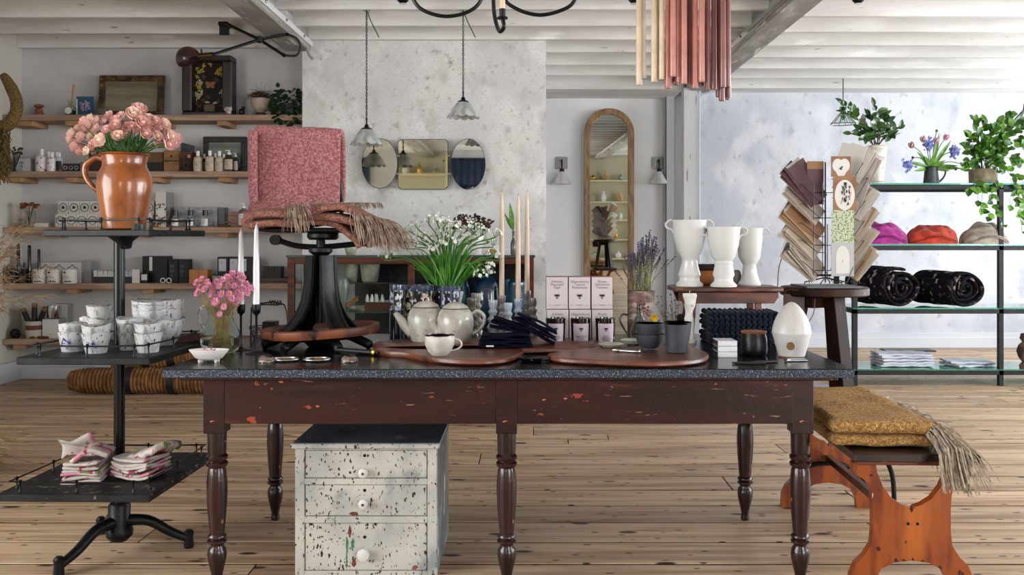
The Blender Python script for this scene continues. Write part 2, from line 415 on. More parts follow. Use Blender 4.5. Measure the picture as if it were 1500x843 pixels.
# curved pipe stub at the corner of the middle wall
tag(MB().tube(bez([P(449, 58, 7.7), P(450, 72, 7.68), P(454, 82, 7.66), P(459, 87, 7.65)], 6), .013, 8).build('pipe_stub', mat('grey_pipe', '#9a9c9d', .4), smooth=True), 'short curved grey pipe stub at the top corner of the plaster wall', 'pipe')

# shelves along the shop-front wall behind the camera, seen in the mirrors
cream_paint = mat('cream_shelf_paint', '#c9bf9a', .5)
for k, (xa, xb) in enumerate(((-3.9, -1.55), (1.2, 2.85))):
    o = thing('wall_rack', ['wide cream painted shelving reflected in the triple mirror', 'cream painted shelving reflected in the arched mirror'][k], 'shelf', ((xa+xb)/2, YF+.2, 0)); w = (xb-xa)/2
    b = MB()
    for x in (-w, 0, w) if k == 0 else (-w, w):
        for yy in (-.18, .18): b.box((x, yy, 1.475), (.07, .05, 2.95))
    b.build('upright', cream_paint, o)
    for z in (.3, .79, 1.29, 1.76, 2.31) if k else (.4, .85, 1.3, 1.8, 2.52): MB().bb((-w-.05, -.2, z-.03), (w+.05, .2, z)).build('rack_shelf', cream_paint, o)
    MB().bb((-w, -.199, 0), (w, -.19, 2.95)).build('back_panel', mat('cream_back', '#a9a58e', .7) if k == 0 else bpy.data.materials['cream_back'], o)
    r = random.Random(k+40)
    for li, z in enumerate((.3, .79, 1.29, 1.76, 2.31) if k else (1.8, 2.52)):
        x = -w+.15; vi = 0
        while x < w-.15:
            h = r.uniform(.14, .3); rr = r.uniform(.04, .08)
            q = MB().lathe([(0,0),(rr*.7,0),(rr,h*.35),(rr*.9,h*.6),(rr*.35,h*.8),(rr*.45,h),(0,h)], 14).build('jug', r.choice([porcelain, brass, glass, arm_m, chipdark_m]), smooth=True)
            tag(q, 'small vessel on the cream shelving behind the viewpoint, seen only in mirrors', 'vase', 'vessels on the cream shelving'); vi += 1; q['label'] = ('%s vessel in the mirrors, %s on the %s shelf, %s' % ({'white_porcelain': 'white', 'brass': 'brass', 'clear_glass': 'clear glass', 'pine_arm': 'tan', 'grey_chest_side': 'grey'}[q.data.materials[0].name], ['first','second','third','fourth','fifth','sixth','seventh','eighth','ninth','tenth','eleventh'][min(vi,10)], ['lowest','second','middle','fourth','top'][li] if k else ['lower','upper'][li], 'wide unit' if k == 0 else 'narrow unit')); q.location = ((xa+xb)/2+x, YF+.22, z); x += r.uniform(.26, .42)
ct = MB().grid(lambda u, v: (-1.52+(.27 if v < .62 else 1.3)*u, YF+.06+.02*math.sin(u*60), 1.45+1.4*v), 60, 16).build('navy_curtain', mat('navy_curtain', '#1c2c44', .8), smooth=True, solid=.004)
tag(ct, 'short navy curtain above a small window, seen in the right oval mirror', 'curtain')
# ---------------------------------------------------------------- the long table
TZ = .795
t = thing('work_table', 'long dark red-brown wooden table with speckled black stone top and turned legs', 'table', (-.065, 3.7, 0))
T0 = Vector((-.065, 3.7, 0))
def rel(a, o): return (a[0]-o[0], a[1]-o[1], a[2]-o[2])
b = MB(); b.k = 1; b.bb(rel((-1.272, 3.16, .764), T0), rel((1.143, 4.33, .793), T0)); b.k = 0
b.bb(rel((-1.270, 3.162, .793), T0), rel((1.141, 4.328, .795), T0)).build('stone_top', [slab_m, slabedge_m], t, bevel=.0008)
MB().bb(rel((-1.225, 3.185, .750), T0), rel((1.095, 4.12, .764), T0)).build('moulding', mahog_m, t, bevel=.004)
for a, c in (((-1.075, 3.215, .592), (-.11, 3.24, .75)), ((-.036, 3.215, .592), (.945, 3.24, .75)), ((-1.07, 4.03, .592), (.94, 4.055, .75))):
    MB().bb(rel(a, T0), rel(c, T0)).build('apron', mahog_m, t, bevel=.002)
for x in (-1.12, .985): MB().bb(rel((x-.012, 3.28, .592), T0), rel((x+.012, 4.0, .75), T0)).build('side_apron', mahog_m, t, bevel=.002)
prof = [(.015,0),(.019,.004),(.018,.02),(.016,.03),(.024,.065),(.031,.095),(.034,.12),(.031,.138),(.023,.15),(.024,.156),(.034,.163),(.034,.17),(.027,.175),(.033,.181),(.033,.186),(.026,.194),
        (.029,.23),(.034,.29),(.0365,.345),(.036,.38),(.032,.42),(.029,.43),(.037,.438),(.038,.447),(.030,.455),(.037,.462),(.038,.471),(.031,.48),(.033,.49),(.034,.56)]
leg0 = None
for x, yy in ((-1.112, 3.25), (-.073, 3.25), (.98, 3.25), (-1.12, 4.03), (.97, 4.03)):
    lp = rel((x, yy, 0), T0)
    if leg0 is None:
        leg0 = MB().lathe(prof, 24).build('leg', legwood_m, t, smooth=True); o = leg0
        blk0 = MB().bb((-.037, -.037, .557), (.037, .037, .75)).build('leg_block', mahog_m, t, bevel=.002); q = blk0
    else:
        o = leg0.copy(); q = blk0.copy(); COL.objects.link(o); COL.objects.link(q)
    o.location = lp; q.location = lp
# chest of drawers under the table
c0 = (( -.061+0)) 
CH = Vector(((536-CX)*3.35/F, 3.35, 0))
ch = thing('chest_of_drawers', 'cream chest of three drawers with chipped flaking paint under the table', 'chest', CH)
W = .525/2
b = MB()
b.k = 0; b.bb((-W, 0, 0), (-W+.035, .02, .475)).bb((W-.035, 0, 0), (W, .02, .475)).bb((-W+.035, 0, .339), (W-.035, .012, .362)).bb((-W+.035, 0, .197), (W-.035, .012, .222)).bb((-W+.035, 0, 0), (W-.035, .02, .02)).bb((-W+.035, 0, .467), (W-.035, .02, .475))
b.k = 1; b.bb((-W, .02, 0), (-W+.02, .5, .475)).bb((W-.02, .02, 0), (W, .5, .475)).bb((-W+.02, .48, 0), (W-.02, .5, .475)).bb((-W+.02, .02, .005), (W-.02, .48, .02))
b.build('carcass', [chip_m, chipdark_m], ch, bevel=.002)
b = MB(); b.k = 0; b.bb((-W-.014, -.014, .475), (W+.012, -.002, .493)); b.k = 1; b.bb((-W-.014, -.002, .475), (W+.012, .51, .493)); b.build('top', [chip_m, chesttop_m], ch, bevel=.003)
for i, (z0, z1, kr) in enumerate(((.364, .465, .0185), (.224, .337, .0185), (.022, .195, .024))):
    d = MB().bb((-W+.038, .003, z0), (W-.038, .35, z1)).build('drawer', chip_m, ch, bevel=.002)
    kz = {0: .387, 1: .273, 2: .085}[i]; M = Matrix.Translation((-.007+.0*i, .003, kz)) @ Matrix.Rotation(PI/2, 4, 'X')
    MB().lathe([(.008, 0), (.008, .012), (kr*.8, .014), (kr, .02), (kr*.9, .028), (kr*.4, .032), (0, .032)], 20, M=M).build('knob', porcelain, d, smooth=True)
    drips = {1: [('rust_patch', -.045, .232, .035, .016)], 2: [('rust_patch', -.06, .165, .012, .05), ('green_drip', -.07, .115, .011, .07), ('green_drip', -.05, .118, .014, .045), ('green_drip', -.072, .06, .007, .07), ('rust_patch', -.045, .05, .02, .03)]}.get(i, [])
    for nm, dx, dz, dw, dh in drips:
        rr = random.Random(int(dx*1000+dz*999)); MB().prism([(dx+dw*.5*math.cos(q*PI/7)*rr.uniform(.6,1.2), dz+dh*.5*math.sin(q*PI/7)*rr.uniform(.75,1.15)) for q in range(14)], .0008, Matrix.Translation((0,.003,0)) @ Matrix.Rotation(PI/2, 4, 'X')).build(nm, {'rust_patch': mat('rust_stain', '#7a4028', .7, c2='#5c2d1c', ns=40), 'green_drip': mat('green_paint_drip', '#2e6248', .5, c2='#4a8a72', ns=40)}[nm], d)
    if i < 2: MB().lathe([(.005, .0), (.005, .0345), (0, .035)], 10, M=M).build('knob_screw', mat('rusty_screw', '#4a2a20', .6), d)
    MB().lathe([(.006, 0), (.006, .0012), (0, .0013)], 10, M=Matrix.Translation((-.005, .003, kz+(.06 if i != 1 else .045))) @ Matrix.Rotation(PI/2, 4, 'X')).build('keyhole', black_m, d)
# ---------------------------------------------------------------- left alcove shelves and everything on them
SY = 7.82                                  # front edge of the shelves
def shz(py): return H-(py-CY)*SY/F
shelf_ys = [168, 251, 333, 415.5, 497]
shelf_lab = ['topmost', 'second', 'third', 'fourth', 'lowest']
arm_px = [[(14, 46, 0), (94, 118, 1), (218, 240, 1), (317, 331, 1)], [(5, 30, 0), (94, 110, 1), (214, 232, 1), (319, 334, 1)], [(60, 76, 1), (190, 206, 1), (318, 333, 1)], [(96, 112, 1), (208, 224, 1), (330, 345, 1)], [(18, 34, 1), (300, 316, 1)]]
SZ = []
for i, py in enumerate(shelf_ys):
    z = shz(py); SZ.append(z)
    s = thing('wall_shelf', 'rough pine plank shelf in the white alcove, %s of the five' % shelf_lab[i], 'shelf', (-3.23, 8.0, z))
    MB().bb((-1.297, -.18, -.05), (1.297, .118, 0)).build('board', shelf_m, s, bevel=.003)
    for a in arm_px[i]:
        x0 = (a[0]-CX)*(SY+.02)/F+3.23; x1 = (a[1]-CX)*(SY+.02)/F+3.23
        MB().bb((x0, -.15, -.092), (x1, .118, -.051)).build('bracket', arm_m, s, bevel=.002)
def sp(px, shelf, dy=.1): # point on a shelf
    Y = SY+dy; return Vector(((px-CX)*Y/F, Y, SZ[shelf]))
K = SY/F    # metres per photo pixel at the shelves
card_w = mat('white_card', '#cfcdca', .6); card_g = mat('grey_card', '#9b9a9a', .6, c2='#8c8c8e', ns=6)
ink = mat('black_ink', '#17171a', .6); ink_b = mat('blue_ink', '#27408c', .6); ink_r = mat('red_ink', '#b0383c', .6); ink_g = mat('grey_ink', '#6d6d72', .7)
kraft = mat('brown_kraft', '#8a6440', .7, c2='#73512f', ns=9); orange_card = mat('orange_card', '#b97a4a', .6)
blackbox = mat('matte_black_card', '#131317', .55); tin_dark = mat('dark_tin', '#28272c', .4)
olive_card = mat('olive_card', '#6f6640', .6); cork = mat('dark_cap', '#17161a', .3)
def box_thing(name, label, cat, px0, px1, pyt, shelf, dy, dep, m, group=None, sidem=None, bev=.002, mk=None):
    Y = SY+dy; x0 = (px0-CX)*Y/F; x1 = (px1-CX)*Y/F; z0 = SZ[shelf]; z1 = H-(pyt-CY)*Y/F
    o = thing(name, label, cat, ((x0+x1)/2, Y, z0), 0, group); w, h = x1-x0, z1-z0
    b = MB(); b.k = 1 if sidem else 0; b.bb((-w/2, .001, 0), (w/2, dep, h)); b.k = 0; b.bb((-w/2, 0, 0), (w/2, .001, h))
    b.build('carton', [m, sidem] if sidem else m, o)
    if mk: mk(o, w, h)
    return o
def label_quad(o, x0, x1, z0, z1, m, y=-.0008, name='label'):
    return MB().bb((x0, y, z0), (x1, -.0001, z1)).build(name, m, o)
def lines(o, x0, x1, zs, m=ink_g, y=-.0014, th=.003):
    b = MB()
    for i, z in enumerate(zs):
        e = (x1-x0)*(.12*((i*7) % 3)); b.bb((x0+e*.5, y, z), (x1-e, y+.0006, z+th))
    return b.build('small_print', m, o)
# ---- topmost shelf
cop = mat('copper_glaze', '#9a5a43', .3, c2='#6f3b2c', ns=20)
f = tag(MB().lathe([(.0,0),(.05,.0),(.058,.02),(.05,.045),(.03,.055),(.042,.07),(.045,.085),(.03,.10),(.02,.105),(.035,.112),(.055,.125),(.05,.15),(.02,.162),(0,.163)], 14).build('mushroom_figurine', cop, smooth=True), 'small copper brown mushroom shaped figurine at the left end of the topmost shelf', 'figurine')
f.location = sp(57, 0); f.scale = (.75, .75, .65)
o = thing('stick_bottle', 'clear ink bottle with a cream label and a wooden stick standing in it', 'bottle', sp(103.5, 0))
MB().lathe([(.0,0),(.045,0),(.048,.01),(.047,.075),(.018,.095),(.018,.13),(.022,.131),(.022,.136),(.014,.136),(.014,.1),(.042,.07),(.042,.012),(0,.01)], 16).build('glass_bottle', thinglass, o, smooth=True)
MB().lathe([(0,.011),(.041,.011),(.041,.05),(0,.05)], 16).build('dark_ink', mat('dark_green_liquid', '#20301f', .1), o)
b = MB(); b.lathe([(.0,0),(.03,0),(.03,.002),(0,.002)], 16, M=Matrix.Translation((.002,-.047,.042)) @ Matrix.Rotation(PI/2, 4, 'X')); b.build('label', card_w, o)
MB().tube([(.006,0,.05),(.018,0,.2),(.03,0,.275)], [.005,.008,.011], 8).build('stick', mat('pale_wood', '#a8764a', .6), o)
def bluecard(o, w, h):
    b = MB()
    r = random.Random(3)
    for k in range(26):
        a = k*.7; b.leaf((w*.02+.028*math.cos(a)*(k/26+.2), -.003, h*.5+.03*math.sin(a*1.3)), (math.cos(a), 0, math.sin(a)), (0,-1,0), .028, .016)
    b.build('printed_flowers', mat('lilac_print', '#9a86a8', .6), o)
o = box_thing('greeting_card', 'teal blue card printed with lilac flowers leaning on the topmost shelf', 'card', 112, 137, 141.5, 0, .1, .01, mat('teal_card', '#1f4b60', .5), mk=bluecard)
label_quad(o, -.075, -.066, 0, .15, card_w)
# leaning framed mirror
def frame_rect(w, h, fw, d, m, o, step=True):
    b = MB()
    for x0, x1, z0, z1 in ((-w/2, w/2, 0, fw), (-w/2, w/2, h-fw, h), (-w/2, -w/2+fw, fw, h-fw), (w/2-fw, w/2, fw, h-fw)):
        b.bb((x0, 0, z0), (x1, d, z1))
        if step:
            e = fw*.32; b.bb((x0+(e if x0 < x1-h*.5 or 1 else 0)*.5, -.012, z0+e*.5), (x1-e*.5, 0, z1-e*.5))
    return b.build('frame', m, o, bevel=.003)
o = thing('framed_mirror', 'rectangular mirror in an old gilt brown frame leaning on the topmost shelf', 'mirror', sp(190.5, 0, .16)); w, h = 97*K, 64*K
old_gilt = mat('old_gilt_wood', '#5b4026', .4, c2='#2c1c10', ns=14, lo=.4, hi=.6, layers=[('#9a7c46', 26, (1,1,1), .62, .7)], bump=.6, bs=40)
frame_rect(w, h, .055, .03, old_gilt, o); MB().bb((-w/2+.05, .012, .05), (w/2-.05, .02, h-.05)).build('glass', mat('mirror_painted_reflection', '#8d8873', .15, metal=.25, c2='#76705c', ns=4, st=(.3,1,3)), o)  # the glass's pale beige reflection is painted into its colour
o.rotation_euler = (-.09, 0, 0)
tag(MB().blob((0,0,.033), (.085,.07,.066), 4, .02, .004, 20).build('grey_trinket_box', mat('grey_stone', '#57554f', .7)), 'small dark grey stone box in front of the gilt mirror', 'box').location = sp(151, 0, .04)
# shadow box with pressed flowers
o = thing('shadow_box', 'tall dark wooden shadow box filled with dried flowers and butterflies', 'picture', sp(302.5, 0, .08)); w, h = 74*K, 90*K
dk = mat('dark_brown_case', '#24120f', .4, c2='#160b09', ns=6, st=(3,3,.5))
b = MB()
for x0, x1, z0, z1 in ((-w/2, w/2, 0, .04), (-w/2, w/2, h-.05, h), (-w/2, -w/2+.085, .04, h-.05), (w/2-.085, w/2, .04, h-.05)): b.bb((x0, 0, z0), (x1, .13, z1))
b.bb((-w/2, .12, 0), (w/2, .13, h)); b.build('case', dk, o, bevel=.01)
MB().bb((-w/2+.08, .1, .04), (w/2-.08, .118, h-.05)).build('backing', mat('dark_backing', '#15110c', .8), o)
r = random.Random(11)
for nm, colr, pts in (('pressed_yellow_flowers', '#a08c34', [(-.12,.43),(-.1,.4),(-.07,.41),(-.12,.36),(-.06,.46),(.07,.42),(.1,.43),(.06,.39),(.09,.38),(.12,.37),(-.12,.28),(-.09,.28),(-.1,.25),(.0,.47)]),
   ('pressed_pale_flowers', '#a89e84', [(-.1,.31),(-.08,.3),(-.12,.21),(-.09,.2),(-.11,.18),(-.08,.23),(.1,.22),(.12,.2)]), ('pressed_brown_leaves', '#4c3322', [(-.06,.15),(-.1,.1),(.1,.1),(.07,.14),(-.02,.18),(.12,.13),(-.13,.13),(.03,.1),(.0,.3),(-.12,.05),(.11,.05),(-.06,.36),(.05,.33)])):
    b = MB()
    for (x, z) in pts:
        for k in range(6):
            a = k*PI/3+r.uniform(-.3,.3); b.leaf((x+r.uniform(-.006,.006), .095, z+r.uniform(-.006,.006)), (math.cos(a), -.2, math.sin(a)), (0,-1,.2), r.uniform(.016,.03), .014)
    stuff(b.build(nm, mat(nm, colr, .7), o))
b = MB()
for sx in (-1, 1):
    b.leaf((0,.09,.28), (sx*1,0,.7), (0,-1,0), .055, .04); b.leaf((0,.09,.28), (sx*.9,0,-.4), (0,-1,0), .04, .032)
b.build('butterfly', mat('butterfly_wing', '#8d5f49', .7), o)
b = MB(); b.leaf((.0,.09,.13), (-1,0,.1), (0,-1,0), .06, .02); b.leaf((.02,.09,.12), (1,0,.3), (0,-1,0), .06, .02); b.build('white_petal', mat('pale_petal', '#a59a8c', .7), o)
MB().blob((0,.08,.075), (.1,.04,.075), 6, .035, .006, 40).build('moss_ball', mat('grey_moss', '#5e5440', .9), o)
# cotton bolls, little bird, urn with nest, ivy
def bolls(name, label, px, shelf, n, sc, colr, dy=.05):
    b = MB(); r = random.Random(px)
    for k in range(n): b.blob((r.uniform(-.04,.04)*sc, r.uniform(-.02,.02), .02*sc+r.uniform(0,.045)*sc), (.035*sc,)*3, 4, .02, .006, 50, k)
    o = tag(b.build(name, mat(name, colr, .9), smooth=True), label, 'ornament'); o.location = sp(px, shelf, dy); return o
bolls('cotton_boll', 'white cotton bolls lying beside the shadow box on the topmost shelf', 331, 0, 9, 1.1, '#b5aba3')
b = MB(); b.blob((0,0,.03), (.04,.05,.05), 6, .02); b.blob((.012,0,.058), (.026,.026,.028), 4, .013); b.leaf((.02,0,.058), (1,0,-.2), (0,0,1), .014, .008); b.leaf((-.01,0,.03),(-1,0,-.6),(0,0,1),.04,.016)
o = tag(b.build('bird_figurine', black_m, smooth=True), 'tiny black bird figurine between the cotton bolls and the urn', 'figurine'); o.location = sp(354, 0); o.scale = (1.2,)*3
o = thing('urn_with_nest', 'cream footed urn holding a spiky brown twig nest', 'urn', sp(382, 0))
MB().lathe([(0,0),(.042,0),(.045,.012),(.03,.022),(.03,.035),(.055,.05),(.08,.09),(.09,.15),(.085,.15),(.075,.1),(0,.08)], 24).build('urn', mat('cream_urn', '#a59487', .5, c2='#8c7b70', ns=10), o, smooth=True)
MB().lathe([(0,-.0),(.047,0),(.047,.022),(.03,.03),(0,.03)], 16).build('foot', blackbox, o)
b = MB(); r = random.Random(2)
for k in range(150):
    a = r.uniform(0, 2*PI); rr = r.uniform(.02, .1); z = .15+r.uniform(0, .07)*(1-rr*5); ti = r.uniform(1.2, 2.4); ln = r.uniform(.03,.075)
    p = Vector((rr*math.cos(a), rr*math.sin(a), z)); d = Vector((math.cos(a+ti), math.sin(a+ti), r.uniform(-.2,.5)))
    b.tube([p-d*ln, p+Vector((0,0,.01)), p+d*ln], .0014, 3)
for k in range(8):
    a = r.uniform(0, PI); b.tube([(0,0,.17), (.04*math.cos(a), 0, .23), (.1*math.cos(a), 0, .2+.1*math.sin(a))], .0012, 3)
stuff(b.build('twigs', mat('red_brown_twig', '#3c211b', .8), o))
ivy_m = mat('dark_green_leaf', '#1e3a1c', .35, c2='#12260f', ns=20, rnd=1); ivy_l = mat('bright_green_leaf', '#64902c', .35, c2='#3c6b1a', ns=14, rnd=1, spec=.4); ivy_y = mat('yellow_green_leaf', '#8a9a3c', .4)
stem_m = mat('green_stem', '#4d7a2c', .5); bark_m = mat('brown_stem', '#4a3324', .7); soil_m = mat('dark_soil', '#1c1410', .9)
o = thing('ivy_plant', 'dark green trailing ivy at the right end of the topmost shelf', 'plant', sp(423, 0, .05))
MB().lathe([(0,0),(.06,0),(.075,.1),(.07,.1),(.05,.05),(0,.05)], 16).build('pot', blackbox, o, smooth=True)
b = MB(); r = random.Random(8)
for k in range(170):
    a = r.uniform(0, 2*PI); z = r.uniform(-.08, .22); rr = .13*math.sqrt(max(0, 1-((z-.07)/.17)**2))*r.uniform(.6, 1.1)
    p = (rr*math.cos(a), rr*math.sin(a)*.5-.03, z); b.leaf(p, (math.cos(a), math.sin(a)*.5-.3, r.uniform(-.8,.3)), (math.cos(a)*.4, -.8, .6), r.uniform(.035,.055), .04)
b.leaf((-.1,-.02,0), (-1,0,.2), (0,-.5,1), .05, .04); b.leaf((.13,-.02,.1), (1,0,.3), (0,-1,.3), .045, .035); b.leaf((-.09,0,.24),(-.2,0,1),(0,-1,0),.05,.04)
stuff(b.build('leaves', ivy_m, o))
# ---- second shelf
o = thing('dried_flower_glass', 'clear glass of dried dark flowers left of the pale box', 'vase', sp(22, 1, .03))
MB().lathe([(0,0),(.055,0),(.058,.09),(.054,.09),(.052,.008),(0,.008)], 16).build('glass', thinglass, o, smooth=True)
b = MB(); r = random.Random(4)
for k in range(14):
    x, z = r.uniform(-.03,.07), r.uniform(.15,.21); b.tube([(0,0,.02),(x*.5,0,.1),(x,0,z)], .002, 3); b.blob((x,0,z), (.02,.02,.02), 3, .01)
b.build('dried_flowers', mat('dark_dried_flower', '#3b2e2a', .8), o)
def mk_lines(o, w, h): lines(o, -w*.3, w*.1, [h*.72, h*.62, h*.4], ink)
box_thing('carton_box', 'pale grey square carton left of the white pump bottles', 'box', 24, 45, 232.5, 1, .05, .15, card_w, sidem=card_g, mk=mk_lines)
def bottle(px, shelf, dy, wpx, hpx, m, capm, label, group, pump=False, labm=card_w, pr=0, name='bottle', cork_h=.2, neck=.35):
    Y = SY+dy; k = Y/F; r = wpx*k/2; h = hpx*k
    o = thing(name, label, 'bottle', sp(px, shelf, dy), 0, group)
    bh = h*(1-cork_h-.06)
    MB().lathe([(0,0),(r*.95,0),(r,r*.15),(r,bh*.85),(r*.85,bh*.94),(r*neck,bh),(r*neck,bh+h*.06),(0,bh+h*.06)], 16).build('flask', m, o, smooth=True)
    if pump:
        b = MB(); b.lathe([(r*.42,bh+h*.04),(r*.45,bh+h*.12),(r*.2,bh+h*.15),(r*.12,h*.97),(0,h)], 10); b.box((-r*.3,0,h*.965), (r*.9,r*.28,h*.035)); b.build('pump', capm, o, smooth=True)
    else: MB().lathe([(r*neck*1.15,bh+h*.03),(r*neck*1.15,h),(0,h)], 12).build('cap', capm, o, smooth=True)
    if labm:
        vs = []; n = 8
        b = MB(); b.grid(lambda u, v: ((r+.001)*math.sin((u-.5)*2.2), -(r+.001)*math.cos((u-.5)*2.2), bh*(.12+.62*v)), n, 1); b.build('label', labm, o)
        if pr: lines(o, -r*.5, r*.5, [bh*.6, bh*.45, bh*.35], pr, y=-r-.003)
    return o
whitepl = mat('white_plastic', '#d9dadb', .35); amberish = mat('pale_oil', '#b9a98e', .15, coat=.5); dkgl = mat('dark_green_glass', '#2a2b20', .1, coat=.5)
amber = mat('amber_brown_glass', '#3a2417', .08, coat=.8)
print_lab = mat('red_blue_print', '#dcdadb', .5, layers=[('#b8474e', 28, (1,1,1), .6, .63), ('#4a7f9a', 22, (1,1,2), .63, .66)])
bottle(61, 1, .06, 17, 33, print_lab, whitepl, 'large white bottle with red print beside the pale grey carton', None, labm=None)
bottle(70.5, 1, .14, 11, 30, whitepl, whitepl, 'white bottle half hidden behind the two printed ones', None, labm=None)
bottle(76, 1, .05, 14, 28, print_lab, whitepl, 'white bottle with blue and red print, second from the carton', None, labm=None)
bottle(83, 1, .15, 10, 30, whitepl, whitepl, 'white bottle standing behind the clear dropper', None, labm=None)
bottle(87, 1, .05, 9, 28, thinglass, whitepl, 'slim clear dropper bottle with a black printed label', None, labm=ink)
def tin_mk(o, w, h):
    MB().lathe([(w*.36,0),(w*.36,.0015),(w*.28,.0015),(w*.28,0)], 8, M=Matrix.Translation((0,0,h/2)) @ Matrix.Rotation(PI/2, 4, 'X')).build('emblem', card_w, o)
for k, nm in enumerate(('dark red', 'plum', 'navy')):
    box_thing('soap_carton', '%s soap carton with a pale octagon emblem' % nm, 'box', 92+8*k, 99.7+8*k, 240, 1, .05, .05, mat(nm+'_card', ['#3b1d22', '#2e2030', '#1c2233'][k], .5), 'soap cartons by the pump bottles', mk=tin_mk)
box_thing('olive_carton', 'plain olive green carton behind the jug handle', 'box', 117, 129, 237.5, 1, .06, .08, olive_card)
box_thing('dark_red_carton', 'dark red carton seen through the jug handle', 'box', 132, 145, 237, 1, .08, .08, mat('deep_red_card', '#3a1614', .5))
box_thing('small_easel', 'dark slate display easel behind the jug and its roses', 'display', 130, 150, 217, 1, .2, .02, tin_dark)
def sack_mk(o, w, h):
    MB().bb((-w/2-.004, -.006, h*.48), (w/2+.004, .0, h*.53)).build('braid', ink, o)
    MB().lathe([(.012,0),(.012,.0015),(0,.0015)], 6, M=Matrix.Translation((0,0,h*.72)) @ Matrix.Rotation(PI/2, 4, 'X')).build('stamp', ink, o)
box_thing('kraft_box', 'brown kraft gift box with a dark braid around it, right of the clay jug', 'box', 240, 262, 220.5, 1, .05, .12, kraft, mk=sack_mk)
box_thing('kraft_box', 'wide brown kraft box directly beside the clay jug rim', 'box', 213, 238.5, 223, 1, .1, .1, mat('dull_kraft', '#6e4c30', .7), mk=lambda o, w, h: MB().bb((-w/2, -.001, 0), (w/2, 0, h*.5)).build('lower_half', blackbox, o))
box_thing('kraft_box', 'brown kraft box half in shade behind the dark flower sprig', 'box', 263, 281, 223, 1, .1, .1, mat('shaded_kraft', '#5c4028', .7))
o = thing('dark_sprig', 'sprig of dark pink-tipped flowers standing before the kraft boxes', 'flowers', sp(275, 1, .03))
b = MB(); r = random.Random(9)
for k in range(30): b.leaf((r.uniform(-.03,.02), 0, r.uniform(.01,.12)), (r.uniform(-1,1), -.3, r.uniform(-.5,1)), (0,-1,.2), .03, .018)
b.tube([(0,0,0),(0,0,.08),(.01,0,.12)], .003, 4); b.build('leaves', mat('near_black_leaf', '#1e1c16', .7), o)
MB().blob((.012,-.01,.13), (.03,.03,.035), 4, .015).build('pink_bud', mat('pink_bud', '#b06a6e', .6), o)
o = thing('slate_tag', 'dark slate diamond card with a pale printed line behind the kraft boxes', 'card', sp(273, 1, .2))
MB().prism([(-.06,0),(.05,0),(.075,.24),(-.045,.27)], .006, Matrix.Rotation(PI/2, 4, 'X')).build('slate', mat('slate', '#2c2e33', .5), o)
MB().tube([(-.03,-.008,.07),(.06,-.008,.2)], .0015, 4).build('line', card_g, o)
o = thing('dark_framed_print', 'dark framed landscape print behind the row of soap bottles', 'picture', sp(329, 1, .17)); w, h = 64*K*1.02, 54*K
frame_rect(w, h, .05, .03, blackbox, o, step=False)
MB().bb((-w/2+.045, .012, .045), (w/2-.045, .02, h-.045)).build('print', mat('grey_green_print', '#6a6c5e', .4, c2='#4a4c42', ns=5, st=(.4,1,3), layers=[('#8a8c80', 3, (.3,1,4), .55, .7)]), o)
labt = mat('cream_label', '#b5a793', .6, c2='#a8968a', ns=30)
for i, (px, dy, wp, hp, m, pm) in enumerate(((290,.04,13,30,amberish,0),(299.5,.14,9,27,dkgl,0),(307.5,.03,12.5,30.5,amberish,0),(315.5,.15,9,28,dkgl,0),(321.5,.04,12.5,30,amberish,0),(328,.15,9,27,dkgl,0),(335.5,.04,13,32,dkgl,1),(345,.12,8,29,dkgl,1))):
    lab = ['first front bottle of the soap row, left end, cream label', 'small back bottle between the first and second soap bottles', 'second front bottle of the soap row, cream label and white cap', 'small back bottle between the second and third soap bottles', 'third front bottle of the soap row, pinkish label', 'small back bottle left of the pump dispenser', 'dark pump dispenser with a cream label in the soap row', 'slim dark pump bottle behind the edge of the pink blanket'][i]
    bottle(px, 1, dy, wp, hp, m, whitepl, lab, 'soap bottles on the second shelf', pump=bool(pm), labm=labt, pr=ink_g)
# ---- third shelf
o = thing('orange_flower_glass', 'clear glass holding dried orange flowers on the third shelf', 'vase', sp(43, 2, .05))
MB().lathe([(0,0),(.045,0),(.05,.14),(.047,.14),(.042,.008),(0,.008)], 16).build('glass', thinglass, o, smooth=True)
b = MB(); r = random.Random(6)
for k in range(11):
    x = r.uniform(-.07,.07); z = r.uniform(.17,.21); b.tube([(0,0,.01),(x*.3,0,.1),(x,0,z)], .0015, 3)
b.build('stems', bark_m, o); b = MB()
for k in range(14): b.blob((r.uniform(-.075,.075), r.uniform(-.02,.02), r.uniform(.17,.215)), (.032,.03,.026), 4, .012, .004, 60, k)
b.build('flower_heads', mat('burnt_orange', '#8a5526', .8, c2='#5c3418', ns=40), o, smooth=True)
box_thing('low_carton', 'low pale carton lying between the orange flowers and the octagon cartons', 'box', 50, 68, 327, 2, .04, .1, card_w)
def oct_mk(o, w, h):
    M = Matrix.Translation((0, 0, h*.52)) @ Matrix.Rotation(PI/2, 4, 'X') @ Matrix.Rotation(PI/8, 4, 'Z')
    R = w*.46
    b = MB(); pts = []
    b.raw([(R*math.cos(i*PI/4)*s, R*math.sin(i*PI/4)*s, .0015) for s in (1, .9, .82, .76) for i in range(8)], [(k*16+i, k*16+(i+1) % 8, k*16+8+(i+1) % 8, k*16+8+i) for k in (0, 1) for i in range(8)], M)
    b.raw([(R*.3*math.cos(i*PI/3+.3)*(1+.5*(i % 2)), R*.3*math.sin(i*PI/3+.3)*(1+.5*(i % 2)), .0015) for i in range(6)], [tuple(range(6))], M)
    b.build('octagon_print', ink, o)
    r = random.Random(int(o.location.x*1000)); b = MB()
    for k in range(9): b.leaf((-w*.45+w*.1*k, -.001, h*.03), (r.uniform(-.4,.4), 0, 1), (0,-1,0), h*.14, w*.05)
    b.build('flower_border', ink_g, o)
